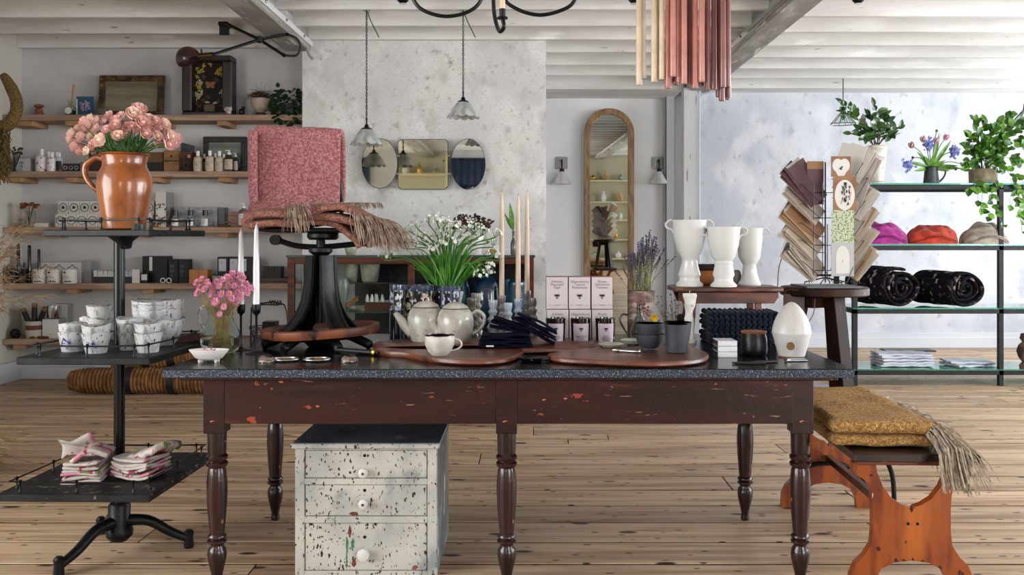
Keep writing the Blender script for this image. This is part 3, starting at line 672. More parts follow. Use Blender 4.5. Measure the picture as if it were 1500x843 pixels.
ORD = ['leftmost', 'second from the left', 'third from the left', 'fourth from the left', 'fifth from the left', 'sixth from the left', 'seventh from the left', 'eighth from the left', 'ninth from the left', 'tenth from the left', 'eleventh from the left', 'twelfth from the left', 'rightmost']
octm = mat('octagon_white_card', '#cfccc6', .6)
first = None
for row, (ys, yt, xs, n, dy) in enumerate(((333, 314, 81, 9, .04), (333, 295, 85, 9, .12))):
    for k in range(n):
        x0 = xs+15.7*k
        if row == 0 and k in (5, 6, 7): continue
        if row == 1 and k in (5, 6, 7): continue
        o = box_thing('octagon_carton', 'white octagon-print carton, %s of the %s' % (ORD[k] if k < 5 else 'the one just right of the clay jug, end', 'front row' if row == 0 else 'rear row'), 'box', x0, x0+15, yt, 2, dy, .07, octm, 'white octagon cartons %s' % ('in the front row' if row == 0 else 'in the rear row'), mk=oct_mk)
        if row == 1: # the rear row stands on a second carton layer
            for c in o.children:
                if c.name.startswith('octagon_print'): c.location.z += .055
def floral_mk(o, w, h):
    r = random.Random(77)
    for nm, mm, n in (('printed_leaves', mat('dark_print_leaf', '#3c3a33', .6), 34), ('printed_blooms', mat('red_print_bloom', '#8a4a44', .6), 10)):
        b = MB()
        for k in range(n): b.leaf((r.uniform(-w*.42,w*.42), -.001, r.uniform(h*.03,h*.62)), (r.uniform(-1,1), 0, r.uniform(.2,1)), (0,-1,0), .035, .014)
        b.build(nm, mm, o)
    M = Matrix.Translation((0, -.001, h*.42)) @ Matrix.Rotation(PI/2, 4, 'X')
    MB().lathe([(.038,0),(.038,.002),(0,.002)], 16, M=M).build('round_label', card_w, o)
    b = MB()
    for k in range(5): b.leaf((w/2+.0012, .03+.025*k, h*.05), (0,.1,1), (1,0,0), h*.55, .022)
    b.build('side_print', ink, o)
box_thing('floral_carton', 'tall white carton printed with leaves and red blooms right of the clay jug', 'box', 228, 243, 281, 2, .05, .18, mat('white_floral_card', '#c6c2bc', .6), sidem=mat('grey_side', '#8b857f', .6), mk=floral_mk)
def sil_mk(o, w, h): lines(o, -w*.3, w*.3, [h*.75, h*.4, h*.3, h*.15], card_w)
silver = mat('silver_grey_card', '#8d8f91', .4, c2='#77797c', ns=20)
box_thing('silver_carton', 'silver grey carton standing behind the black-capped vials, left one', 'box', 256, 277, 303.5, 2, .12, .1, silver, mk=sil_mk)
box_thing('silver_carton', 'wide silver grey carton standing behind the black-capped vials', 'box', 278, 318, 303.5, 2, .12, .1, silver, mk=sil_mk)
box_thing('silver_carton', 'dark-edged grey carton at the right end of the silver ones', 'box', 319, 329, 304, 2, .14, .1, mat('darker_grey_card', '#5e6063', .5))
for i, px in enumerate((257, 279, 300.5)):
    bottle(px, 2, .04, 10.5, 25, thinglass, cork, ['left of three clear vials with black caps', 'middle of three clear vials with black caps', 'right of three clear vials with black caps'][i], 'black-capped vials', labm=card_w, cork_h=.3, neck=.62, pr=ink, name='vial')
b = MB()
for k in range(7): b.lathe([(0,0),(.009,.002),(.012,.01),(.008,.02),(0,.022)], 8, c=((k-3)*.022, .012*((k*5) % 3), 0))
tag(b.build('brass_trinkets', brass, smooth=True), 'row of tiny brass beads just beyond the black stand rail', 'ornament').location = sp(222, 2, .03)
b = MB(); b.blob((0,0,.012), (.11,.05,.02), 6, .01, .004, 30); b.tube(bez([(-.04,0,.015),(0,0,.04),(.05,0,.045)], 4), .008, 6); tag(b.build('carved_trinket', mat('bronze_wood', '#4f331c', .4), smooth=True), 'small bronze brown carved object left of the wooden block box', 'ornament').location = sp(328, 2, .03)
o = thing('wooden_block_box', 'stack of pinkish wooden soap blocks beside the pump bottle', 'box', sp(341.5, 2, .05))
for k in range(4): MB().blob((0,.04,.017+.034*k), (.095,.07,.032), 3, .004).build('block', mat('pink_brown_wood', '#8a685a', .7), o)
bottle(357, 2, .05, 15, 36, mat('brown_grey_bottle', '#6b5a55', .3), whitepl, 'brown pump bottle with a white label beneath the pink blanket', None, pump=True, pr=ink_g)
# ---- fourth shelf
dkgroup = 'dark bottles and tapers at the left end of the fourth shelf'
for i, (px, w_, h_) in enumerate(((5, 7, 28), (12, 7, 26), (27, 5, 58), (30, 6, 22), (36, 6, 30), (43, 5, 56), (20, 6, 24), (57, 4, 50))):
    if h_ > 40: o = tag(MB().lathe([(0,0),(w_*K/2,0),(w_*K/2,h_*K*.97),(w_*K/3,h_*K),(0,h_*K)], 12).build('black_cylinder', mat('glossy_black', '#0c0c10', .12, coat=.7) if i == 2 else bpy.data.materials['glossy_black'], smooth=True), 'tall slim glossy black cylinder on the fourth shelf, %s' % {1: '', 2: 'middle one and thickest', 5: 'right of the thickest one', 7: 'just left of the white candle pots'}[i], 'candle', dkgroup); o.location = sp(px, 3, .1)
    else: bottle(px, 3, .03+.02*(i % 3), w_*1.3, h_, blackbox, cork, 'short black bottle on the fourth shelf, %s' % {0: 'leftmost', 1: 'second from the left edge', 3: 'between the two tall cylinders', 4: 'right of the tall cylinders', 6: 'just left of the thickest cylinder'}[i], 'short black bottles', labm=None)
def crest_mk(o, w, h):
    n = 3
    for k in range(n):
        cx = -w/2+w*(k+.5)/n*.92+.01; a = w/n*.36
        b = MB(); b.tube([(cx-a,-.001,h*.45),(cx-a,-.001,h*.7),(cx-a*.4,-.001,h*.78),(cx,-.001,h*.9),(cx+a*.4,-.001,h*.78),(cx+a,-.001,h*.7),(cx+a,-.001,h*.45)], .003, 4, closed=True); b.build('crest_print', ink, o)
box_thing('long_carton', 'long white carton with three black crests behind the white candle pots', 'box', 56, 119, 384.5, 3, .12, .16, mat('cool_white_card', '#c4c3c4', .6), sidem=card_g, mk=crest_mk)
box_thing('long_carton', 'plain grey-white carton end beyond the crested one', 'box', 120, 134, 382, 3, .16, .1, card_g)
for i, px in enumerate((59, 80, 102.5)):
    o = thing('candle_pot', ['white candle pot with an orange dot, leftmost of three', 'white candle pot with a black dot, middle of three', 'white candle pot with a black dot, right of three'][i], 'candle', sp(px, 3, .03), 0, 'white candle pots on the fourth shelf'); r_ = .059
    MB().lathe([(0,0),(r_*.92,0),(r_,.01),(r_,.118),(r_*.93,.12),(r_*.9,.105),(0,.104)], 24).build('pot', mat('cream_ceramic', '#d0cdc8', .3) if i == 0 else bpy.data.materials['cream_ceramic'], o, smooth=True)
    b = MB(); b.lathe([(.009,0),(.009,.002),(0,.002)], 10, M=Matrix.Translation((-.018,-.0565,.095)) @ Matrix.Rotation(PI/2, 4, 'X')); b.build('dot', [mat('orange_dot', '#b5502e', .5), ink, ink][i], o)
    text(['ORANGE\nWOOD', 'BLACK\nROSE', 'BLACK\nFIG'][i] and 'no. %d\nhand poured' % (i+1), .014, ink, o, (-.012,-.0605,.06), name='small_print'); b = MB()
    for k in range(5): b.bb((-.02+.013*k, -.0605, .012), (-.012+.013*k, -.0585, .022+.004*(k % 2)))
    b.build('printed_border', ink, o)
o = thing('packet_tray', 'grey tray of small white packets behind the stand pole', 'tray', sp(173, 3, .06)); w = 72*K
MB().bb((-w/2, 0, 0), (w/2, .15, .012)).bb((-w/2, 0, .012), (w/2, .012, .055)).bb((-w/2, .138, .012), (w/2, .15, .055)).build('tray', tin_dark, o)
for k in range(13):
    p = tag(MB().box((0,0,.028), (.03,.05,.055)).build('packet', card_w), 'small white packet in the grey tray, %s' % ORD[k], 'packet', 'packets in the grey tray'); p.location = sp(142+5*k, 3, .12)+Vector((0,0,.055)); p.rotation_euler = (.2, .25*math.sin(k*2.1), 0)
box_thing('small_carton', 'small upright white carton right of the stand pole', 'box', 193.5, 204.5, 395, 3, .03, .06, card_w, sidem=card_g)
box_thing('small_carton', 'small black carton with a white label before the tall black box', 'box', 206, 216.5, 400, 3, .03, .06, blackbox, mk=lambda o, w, h: label_quad(o, -w*.4, w*.4, h*.3, h*.85, card_w))
box_thing('black_carton', 'tall black box with a narrow white spine label right of the pole', 'box', 208.5, 245, 375.5, 3, .12, .12, blackbox, mk=lambda o, w, h: label_quad(o, -w*.22, -w*.1, h*.45, h*.97, card_w))
box_thing('black_carton', 'left of two narrow black cartons with grey lettering', 'box', 247, 260.5, 380, 3, .08, .1, blackbox, 'narrow black cartons', mk=lambda o, w, h: text('N\nO\nI', .04, ink_g, o, (-w*.15,-.001,h*.5), name='grey_lettering'))
box_thing('black_carton', 'right of two narrow black cartons with grey lettering', 'box', 262, 275.5, 380, 3, .08, .1, blackbox, 'narrow black cartons', mk=lambda o, w, h: text('N\nO\nI', .04, ink_g, o, (-w*.15,-.001,h*.5), name='grey_lettering'))
for i, px in enumerate((238.5, 247.5)):
    tag(MB().tube(arc((0,0,.024), .02, 0, 2*PI*15/16, 15), .005, 6, closed=True).build('white_ring', porcelain, smooth=True), ['small white ring lying before the tall black box', 'small white ring nearer the narrow black cartons'][i], 'ring', 'white rings').location = sp(px, 3, .02)
box_thing('orange_carton', 'left of two orange-brown cartons beside the candle glass', 'box', 277, 290.5, 395.5, 3, .04, .1, orange_card, 'orange-brown cartons')
box_thing('orange_carton', 'right of two orange-brown cartons beside the candle glass', 'box', 291, 304, 395.5, 3, .04, .1, orange_card, 'orange-brown cartons')
for i, (px, rr) in enumerate(((318.5, 8), (334, 7), (350, 6.5))):
    o = thing('candle_glass', ['short glass candle right of the orange cartons', 'glass candle half hidden by the pink everlasting flowers', 'glass candle beside the white taper'][i], 'candle', sp(px, 3, .03)); r_ = rr*K
    MB().lathe([(0,0),(r_,0),(r_,.08),(r_*.94,.08),(r_*.94,.006),(0,.006)], 16).build('glass', thinglass, o, smooth=True)
    MB().lathe([(0,.007),(r_*.92,.007),(r_*.92,.062),(0,.062)], 16).build('wax', mat('cream_wax', '#b5ad9b', .5) if i == 0 else bpy.data.materials['cream_wax'], o, smooth=True)
for i, px in enumerate((318.5, 335, 348.5)):
    box_thing('black_carton', ['left of three black cartons with large white labels', 'middle of three black cartons with large white labels', 'right of three black cartons with large white labels'][i], 'box', px, px+(15.5 if i < 2 else 25), 376.5, 3, .1, .1, blackbox, 'black cartons with white labels', mk=lambda o, w, h: (label_quad(o, -w*.38 if w < .12 else -w*.46, w*.32 if w < .12 else .0, h*.45, h*.92, mat('lilac_white_label', '#b9b9c9', .5)), lines(o, -w*.2, 0, [h*.8, h*.75], ink)))
for k in range(6):
    o = tag(MB().bb((-.014, 0, 0), (.014, .1, .13+.02*((k*3) % 3))).build('dark_book', blackbox, bevel=.002), 'thin black book in the brown wooden tray, %s' % (ORD[k] if k < 5 else 'rightmost'), 'book', 'black books in the wooden tray'); o.location = sp(386+4.5*k, 3, .1)+Vector((0,0,.012)); o.rotation_euler = (0, .05, 0)
o = thing('wooden_tray', 'low dark red-brown wooden tray at the right end of the fourth shelf', 'tray', sp(401, 3, .06)); w = 44*K
MB().bb((-w/2, 0, 0), (w/2, .2, .012)).bb((-w/2, 0, .012), (w/2, .012, .045)).bb((-w/2, .188, .012), (w/2, .2, .045)).build('tray_body', mat('red_brown_tray', '#3a1d16', .5), o, bevel=.002)
# ---- lowest shelf
o = thing('striped_crock', 'white and rust striped crock holding black candle sticks', 'crock', sp(50, 4, .06)); cr = .07
MB().lathe([(0,0),(cr*.86,0),(cr*.92,.02),(cr*.98,.09),(cr,.15),(cr*.92,.15),(cr*.85,.02),(0,.015)], 24).build('crock', mat('cream_crock', '#b3a89e', .4), o, smooth=True)
MB().lathe([(cr*.955,.075),(cr*.985,.078),(cr*1.0,.115),(cr*.97,.118)], 24).build('rust_band', mat('rust_glaze', '#5e2f20', .5), o, smooth=True)
for k, (dx, tx, hh) in enumerate(((-.03, -.42, .17), (0, .02, .2), (.03, .38, .18))):
    b = MB(); M = Matrix.Translation((dx, 0, .1)) @ Matrix.Rotation(tx, 4, 'Y'); b.k = 0; b.lathe([(0,0),(.022,0),(.022,hh),(0,hh)], 12, M=M); b.k = 1; b.lathe([(.0225,hh-.03),(.0225,hh+.004),(0,hh+.004)], 12, M=M)
    tag(b.build('wrapped_stick', [blackbox, kraft], smooth=True), ['black wrapped stick leaning left in the striped crock', 'black wrapped stick upright in the striped crock', 'black wrapped stick leaning right in the striped crock'][k], 'candle').location = sp(50, 4, .06)
box_thing('carton_box', 'plain pale grey carton under the silver cup on the lowest shelf', 'box', 62, 86, 468, 4, .05, .14, card_w, sidem=card_g, mk=lambda o, w, h: lines(o, -w*.1, w*.1, [h*.2], ink))
box_thing('carton_box', 'taller pale grey carton behind the silver cup on the lowest shelf', 'box', 76, 99, 446, 4, .2, .09, card_w, sidem=card_g)
b = MB().lathe([(0,0),(.05,0),(.056,.01),(.056,.105),(.052,.105),(.05,.01),(0,.012)], 24)
tag(b.build('silver_cup', chrome, smooth=True), 'shiny silver cup standing on the pale grey carton', 'cup').location = sp(79, 4, .1)+Vector((-.0,0,.175))
b = MB(); b.tube(arc((0,0,.04), .035, 0, 2*PI*11/12, 11), .012, 6, closed=True); b.blob((0,.01,.03), (.04,.03,.05), 4, .015)
tag(b.build('iron_ring_ornament', black_m, smooth=True), 'small black iron ring ornament at the left end of the lowest shelf', 'ornament').location = sp(22, 4, .04)
b = MB(); r = random.Random(1)
for k in range(8): b.blob((r.uniform(-.07,.07), r.uniform(-.02,.02), .012), (.05,.03,.02), 3, .01, .004, 50, k)
tag(b.build('rusty_offcuts', mat('rust_brown', '#5a3323', .7)), 'flat rusty brown offcuts lying before the pale carton', 'ornament').location = sp(59, 4, .02)
# ---- woven sea-grass animal head and shaggy skirt on the left wall
grass_m = mat('sea_grass', '#7c6434', .8, c2='#4c3a1c', ns=150, st=(1,1,.5), bump=1, bs=90)
o = thing('woven_grass_bird', 'woven golden sea-grass bird with a long neck and shaggy skirt hanging at the left edge', 'wall hanging', P(0, 190, 7.55))
k68 = 7.55/F
def pp(px, py, dy=0): return ((px-0)*k68, dy, (190-py)*k68)
MB().tube(bez([pp(4,110), pp(9,116), pp(17,130), pp(24,148), pp(23,166), pp(12,182), pp(-6,188), pp(-24,190)], 6), [.028 if i == 0 else (.03+.018*min(1,i/12)+.02*max(0,(i-24)/18)) for i in range(43)], 12).build('neck', grass_m, o, smooth=True)
b = MB(); r = random.Random(31)
for k in range(420):
    x = r.uniform(-20, 16); y0 = r.uniform(188, 232); ln = r.uniform(20, 42); wv = r.uniform(-3, 3)
    b.tube([pp(x, y0, r.uniform(-.09,.02)), pp(x+wv, y0+ln*.3, r.uniform(-.1,.02)), pp(x-wv, y0+ln*.65, r.uniform(-.1,.02)), pp(x+wv*.5, y0+ln, r.uniform(-.08,.02))], .004, 3)
stuff(b.build('shaggy_skirt', grass_m, o))
# ---- pampas grass at the left edge
o = thing('pampas_grass', 'feathery tan dried pampas grass reaching in from the left edge', 'dried grass', (-3.72, 5.7, 0))
MB().lathe([(0,0),(.14,0),(.17,.2),(.12,.42),(.1,.44),(.09,.42),(0,.4)], 20).build('vase', mat('dark_clay_vase', '#2a2220', .6), o, smooth=True)
b = MB(); r = random.Random(12)
for k in range(46):
    tipx = r.uniform(.1, .66); tipz = r.uniform(.8, 1.45); base = Vector((r.uniform(-.05,.05), r.uniform(-.05,.05), .4))
    tip = Vector((tipx, r.uniform(-.2,.2), tipz)); mid = base.lerp(tip, .6)+Vector((0,0,.12)); pts = bez([base, mid, tip], 5); b.tube(pts, .002, 3)
    for q in range(24):
        t = r.uniform(.5, 1); i = min(len(pts)-2, int(t*(len(pts)-1))); p = pts[i]; d = (pts[i+1]-pts[i]).normalized()
        dd = (d+Vector((r.uniform(-.7,.7), r.uniform(-.7,.7), r.uniform(-.9,.1)))).normalized()*r.uniform(.05,.12)
        b.tube([p, p+dd*.6, p+dd+Vector((0,0,-.015))], .0011, 3)
stuff(b.build('plumes', mat('tan_plume', '#a98c62', .8, c2='#6e5534', ns=9), o))
# low dried grass bunch lying on the floor
o = thing('dried_grass_bunch', 'bunch of straw-coloured dried grass near the floor at the left edge', 'dried grass', (-2.85, 4.75, 0))
b = MB(); r = random.Random(13)
for k in range(260):
    a = r.uniform(-.5, .5); z0 = r.uniform(.0, .22); p = Vector((-.35, r.uniform(-.1,.1), z0)); d = Vector((math.cos(a*1.2), r.uniform(-.4,.4), math.sin(a)*.35)); ln = r.uniform(.25, .55)
    b.tube([p, p+d*ln*.5+Vector((0,0,.04)), p+d*ln], .0018, 3)
stuff(b.build('stalks', mat('straw', '#a1855a', .8, c2='#6e5636', ns=10), o))
# ---- rolled coir mats on the floor
coir = mat('ribbed_coir', '#8a6038', .85, c2='#6d4826', ns=14, bump=.5, bs=80, layers=[('#3e2814', 30, (3,.3,.3), .55, .75)])
def coil(name, label, px0, px1, py, Y, r_, loose=0):
    x0, x1 = (px0-CX)*Y/F, (px1-CX)*Y/F; z = H-(py-CY)*Y/F
    o = thing(name, label, 'rug', ((x0+x1)/2, Y, max(z, r_))); w = x1-x0; n = int(w/.03); pr = []
    b = MB(); M = Matrix.Rotation(PI/2, 4, 'Y')
    for k in range(n):
        c = -w/2+w*k/n; s = 1-.25*max(0, 1-k/6)**2
        pr += [(r_*.86*s, c), (r_*.98*s, c+w/n*.3), (r_*.98*s, c+w/n*.7)]
    pr.append((r_*.86, w/2)); b.lathe(pr, 22, M=M); b.build('roll', coir, o, smooth=True)
    for q in (.37, .63): MB().lathe([(r_*1.02, -.03), (r_*1.03, .03)], 22, M=Matrix.Translation((-w/2+w*q, 0, 0)) @ M).build('strap', black_rub, o)
    return o
coil('rolled_coir_rug', 'long rolled ribbed coir rug tied with black straps on the floor', 103, 345, 558, 7.3, .107)
o = coil('rolled_coir_rug', 'smaller loose coir rug resting on the long roll', 150, 290, 533, 7.45, .07)
o.location.z = .107+.107+.045; o.location.y = 7.42; o.rotation_euler = (0, -.12, 0); o.location.x += .1
# ---------------------------------------------------------------- vitrine behind the table
VY = 7.1
def vx(px, Y=VY): return (px-CX)*Y/F
def vz(py, Y=VY): return H-(py-CY)*Y/F
vit_w = mat('red_brown_cabinet_wood', '#552512', .5, c2='#36150b', ns=5, st=(.5,3,3), spec=.3)
x0, x1 = vx(421), vx(782); zt = vz(374); VC = Vector(((x0+x1)/2, VY, 0)); hw = (x1-x0)/2
o = thing('display_case', 'antique glass display case with red-brown wooden frame behind the table', 'cabinet', VC); vc = o
VD = .55
b = MB(); b.bb((-hw, 0, .25), (-hw+.05, .05, zt-.02)).bb((hw-.06, 0, .25), (hw, .05, zt-.02)).bb((-hw, VD-.05, .25), (-hw+.05, VD, zt-.02)).bb((hw-.06, VD-.05, .25), (hw, VD, zt-.02))
b.bb((-hw+.05, 0, zt-.07), (hw-.06, .05, zt-.02)).bb((-hw+.05, 0, .25), (hw-.06, .05, .33)); xm = vx(602)-VC.x; b.bb((xm-.025, 0, .33), (xm+.025, .05, zt-.07))
b.bb((-hw, .05, zt-.06), (-hw+.04, VD-.05, zt-.02)).bb((hw-.04, .05, zt-.06), (hw, VD-.05, zt-.02)).bb((-hw+.05, VD-.05, zt-.07), (hw-.06, VD, zt-.02))
b.build('frame', vit_w, o, bevel=.003)
MB().bb((-hw-.01, -.01, zt-.02), (hw+.01, VD, zt)).build('top_glass', mat('dark_green_top_glass', '#1c3a33', .08, coat=.6), o)
MB().bb((-hw, 0, .08), (hw, VD, .25)).build('base_drawer', vit_w, o, bevel=.003)
for sx in (-1, 1):
    for yy in (.05, VD-.05): MB().bb((sx*(hw-.05)-.03, yy-.03, 0), (sx*(hw-.05)+.03, yy+.03, .08)).build('foot', vit_w, o)
MB().bb((-hw+.43, VD-.03, .33), (hw-.06, VD-.02, zt-.07)).build('back_panel', mat('case_dark_reflection', '#0b0c10', .35, c2='#06080d', ns=3, spec=.3), o)  # added dark sheet, stands in for dark reflections in the case
for pa, pb in ((-hw+.05, xm-.025), (xm+.025, hw-.06)): MB().bb((pa, .02, .33), (pb, .024, zt-.07)).build('pane', thinglass, o)
MB().bb((-hw+.01, .05, .33), (-hw+.014, VD-.05, zt-.07)).build('pane', thinglass, o)
s1, s2 = vz(457), vz(415)
MB().bb((-hw+.05, .03, s1-.012), (hw-.06, VD-.04, s1)).build('glass_shelf', shelfglass, o)
MB().bb((xm-.62, .12, s2-.012), (xm+.4, VD-.06, s2)).build('glass_shelf', mat('smoky_glass_shelf', '#26302f', .1, trans=.3), o)
def vput(ob, px, z, y=.2): ob.location = (vx(px, VY+y), VY+y, z); return ob
cr_cer = mat('crackled_cream_ceramic', '#a8a797', .4, c2='#8c8a7a', ns=14)
bowlp = [(0,0),(.05,0),(.06,.01),(.075,.12),(.08,.16),(.072,.16),(.06,.03),(0,.02)]
vput(tag(MB().lathe([(r_*1.05,z) for r_,z in bowlp], 24).build('ceramic_planter', cr_cer, smooth=True), 'large cream ceramic planter on the upper shelf inside the display case', 'pot'), 542, s2, .22)
vput(tag(MB().lathe([(r_*.75,z*.9) for r_,z in bowlp], 24).build('ceramic_planter', cr_cer, smooth=True), 'smaller pale ceramic pot left of the large planter inside the display case', 'pot'), 515, s2, .22)
vput(tag(MB().lathe([(0,0),(.04,0),(.035,.02),(.02,.05),(.05,.14),(.055,.22),(.045,.25),(.05,.26),(.045,.26),(.04,.24),(0,.2)], 24).build('glass_urn', mat('cloudy_glass', '#a3aa9c', .2, trans=.5), smooth=True), 'cloudy glass urn inside the display case just right of the black pedestal', 'urn'), 502, s1, .12)
o = thing('cone_tray', 'red-brown wooden tray holding small white cones inside the display case', 'tray', (vx(563, VY+.06), VY+.06, s1)); w = .31
MB().bb((-w/2, 0, 0), (w/2, .25, .07)).build('tray', vit_w, o, bevel=.002); MB().bb((-w/2+.012, .012, .07), (w/2-.012, .24, .073)).build('sand', mat('cream_lining', '#b8ab8f', .8), o)
for k, px in enumerate((538, 545, 552, 560, 549)):
    o = thing('white_cone', 'white conical bud vase in the display case tray, %s' % ['leftmost', 'second', 'third', 'rightmost, set apart', 'at the back'][k], 'vase', (vx(px, VY+.12), VY+.12+.04*(k == 4), s1+.073), 0, 'white cones on the tray in the display case')
    MB().lathe([(0,0),(.017,0),(.015,.02),(.006,.055),(0,.056)], 10).build('cone', porcelain, o, smooth=True); MB().lathe([(0,.055),(.005,.055),(.003,.07),(0,.07)], 8).build('stopper', cork, o)
b = MB(); r = random.Random(3)
for k in range(18): b.blob((r.uniform(-.06,.06), r.uniform(-.04,.04), r.uniform(.01,.03)), (.04,.03,.03), 3, .012, .005, 40, k)
vput(tag(b.build('pale_moss', mat('pale_moss', '#8f897b', .9)), 'heap of pale moss between the pedestal and the cone tray in the display case', 'moss'), 524, s1, .1)
b = MB()
for k in range(4): b.tube(bez([(-.05+.02*k,0,.01),(0,.01*k,.04),(.05,0,.05+.01*k)], 4), .009, 6)
vput(tag(b.build('amber_coral', mat('amber_coral', '#9a6a22', .4), smooth=True), 'small amber yellow coral piece above the pale moss in the display case', 'ornament'), 515, s1+.03, .14)
# silvered hooks / glass cloches shapes hanging in the case
for k, px in enumerate((571, 584, 594, 613, 626)):
    ob = tag(MB().tube(bez([(0,0,0), (.015,0,.05), (-.012,0,.1), (.01,0,.15)], 5), .0035, 6).build('glass_swirl', glass, smooth=True), 'curved clear glass swirl on the display case upper shelf, %s' % ['leftmost', 'second', 'third', 'fourth', 'rightmost'][k], 'ornament', 'clear glass swirls in the display case'); vput(ob, px, s2, .2)
o = thing('blue_bottle', 'large dark blue glass bottle in the right half of the display case', 'bottle', (vx(712, VY+.25), VY+.25, s1))
MB().lathe([(0,0),(.1,0),(.105,.02),(.1,.2),(.06,.26),(.03,.29),(.03,.33),(0,.33)], 24).build('body', mat('midnight_blue_glass', '#122d4c', .05, coat=1), o, smooth=True)
b = MB(); b.bb((-.002,-.002,0),(.002,.002,.17)).bb((-.06,-.002,.17),(.06,.002,.174)); ob = tag(b.build('gold_wire_stand', brass), 'thin gold T-shaped jewellery stand in the right half of the display case', 'stand'); vput(ob, 719, s1, .08)
for k, px in enumerate((676, 738, 757)):
    vput(tag(MB().lathe([(0,0),(.07,0),(.08,.02),(.075,.16+.03*k),(.05,.24),(.048,.24),(.07,.15),(.065,.01),(0,.01)], 20).build('blue_jar', mat('teal_blue_glass', '#234a66', .08, coat=.8) if k == 0 else bpy.data.materials['teal_blue_glass'], smooth=True), ['squat teal glass jar left of the large blue bottle', 'teal glass jar between two cream tapers in the display case', 'tall teal glass jar at the right end of the display case'][k], 'jar', 'teal glass jars in the display case'), px, s1, (.36, .4, .2)[k])
# things on top of the display case
def ontop(px, y=.25): Y = VY+y; return Vector(((px-CX)*Y/F, Y, zt))
tag(MB().lathe([(0,0),(.035,0),(.04,.01),(.05,.05),(.048,.08),(.042,.08),(.04,.02),(0,.02)], 20).build('small_cream_pot', cr_cer, smooth=True), 'small cream pot on the display case below the blanket fringe', 'pot').location = ontop(514)
o = thing('white_urn', 'white vase of dried dark brown flower heads on the display case', 'vase', ontop(697, .2))
MB().lathe([(0,0),(.05,0),(.045,.02),(.055,.06),(.075,.12),(.07,.155),(.06,.155),(.06,.1),(0,.08)], 24).build('vase', porcelain, o, smooth=True)
b = MB(); r = random.Random(21)
for k in range(130):
    a, e = r.uniform(0, 2*PI), r.uniform(-.4, 1.2); rr = r.uniform(.04, .12); p = Vector((-.03+rr*math.cos(a)*math.cos(e)*1.3, rr*math.sin(a)*math.cos(e)*.6, .23+rr*math.sin(e)*.8)); b.leaf(p, (math.cos(a), math.sin(a), r.uniform(-.5,.8)), (0,-1,.4), r.uniform(.03,.05), .025)
stuff(b.build('dried_heads', mat('dried_brown_flower', '#4a2f24', .8, c2='#2a1b17', ns=30), o))
b = MB()
for k in range(10):
    a = .5+k*.25; b.tube([(0,0,.14), (.08*math.cos(a+.8), 0, .2+.03*k % .1), (.14*math.cos(a+.9), 0, .26+.06*math.sin(a))], .002, 3); b.blob((.14*math.cos(a+.9), 0, .26+.06*math.sin(a)), (.02,.02,.02), 3, .01)
stuff(b.build('seed_sprays', mat('dark_seed', '#33272a', .8), o))
o = thing('bud_bottle', 'small grey glass bottle with a single green tulip leaf on the display case', 'vase', ontop(752, .15))
MB().lathe([(0,0),(.02,0),(.024,.01),(.024,.09),(.01,.13),(.009,.18),(.013,.185),(.009,.19),(0,.19)], 16).build('bottle', mat('grey_glass', '#6a6c68', .1, trans=.5), o, smooth=True)
b = MB(); b.leaf((0,0,.18), (-.12,-.1,1), (0,-1,.1), .24, .04, .02); b.leaf((0,0,.19), (-.5,-.1,1), (0,-1,.1), .16, .03, .1); b.tube([(0,0,.05),(-.002,0,.2)], .004, 5); b.build('leaf', ivy_l, o)
b = MB(); b.leaf((0,0,0), (1,0,.1), (0,-1,.3), .09, .05); o = tag(b.build('kraft_tag', kraft), 'folded brown kraft tag on the display case behind the white flowers', 'tag'); o.location = ontop(712, .1)+Vector((0,0,.02))
# ---------------------------------------------------------------- three-part mirror on the plaster wall
MY = 7.74
def mirror_plate(b, outline, d): b.prism(outline, d, Matrix.Rotation(PI/2, 4, 'X'))
o = thing('triple_mirror', 'frameless three-part mirror, two ovals flanking a square, on the plaster wall', 'mirror', P(620, 241, MY)); kk = MY/F
def ell(cx, cy, a, b_, n=40): return [(cx+a*math.cos(2*PI*i/n), cy+b_*math.sin(2*PI*i/n)) for i in range(n)]
for nm, ol, back, rz in (('oval_glass', ell(0,0,25.5*kk,36*kk), 0, .14), ('square_glass', None, 1, .0), ('oval_glass', ell(0,0,25*kk,36.5*kk), 2, .0)):
    w, h = 36*kk, 36*kk; c = 4*kk
    if ol is None: ol = [(-w+c,-h),(w-c,-h),(w,-h+c),(w,h-c),(w-c,h),(-w+c,h),(-w,h-c),(-w,-h+c)]
    b = MB(); b.k = 0; b.prism(ol, .006, Matrix.Rotation(PI/2, 4, 'X')); b.k = 1; b.prism([(x*1.02, z*1.02) for x, z in ol], .005, Matrix.Translation((0,.006,0)) @ Matrix.Rotation(PI/2, 4, 'X'))
    b.k = 2; n = len(ol)
    b.raw([(x*s, -.0062+(.0008 if s > .95 else 0), z*s) for s in (1, .955) for x, z in ol], [(i, (i+1) % n, n+(i+1) % n, n+i) for i in range(n)])
    q = b.build(nm, [oldmirror_m if back < 2 else mirror_m, black_m, mat('bevel_glass', '#b5b6ae', .06, metal=1) if back == 0 else bpy.data.materials['bevel_glass']], o)
    q.location = {0: (-63*kk, -.03, 1*kk), 1: (0, -.012, 0), 2: (66*kk, -.03, 0)}[back]; q.rotation_euler = (0.0, 0, rz)
b = MB()
for x, z in ((-37, 12), (-37, -14), (38, 12), (38, -14)): b.box((x*kk, -.025, z*kk), (.03, .012, .012))
b.build('hinge', steel, o)
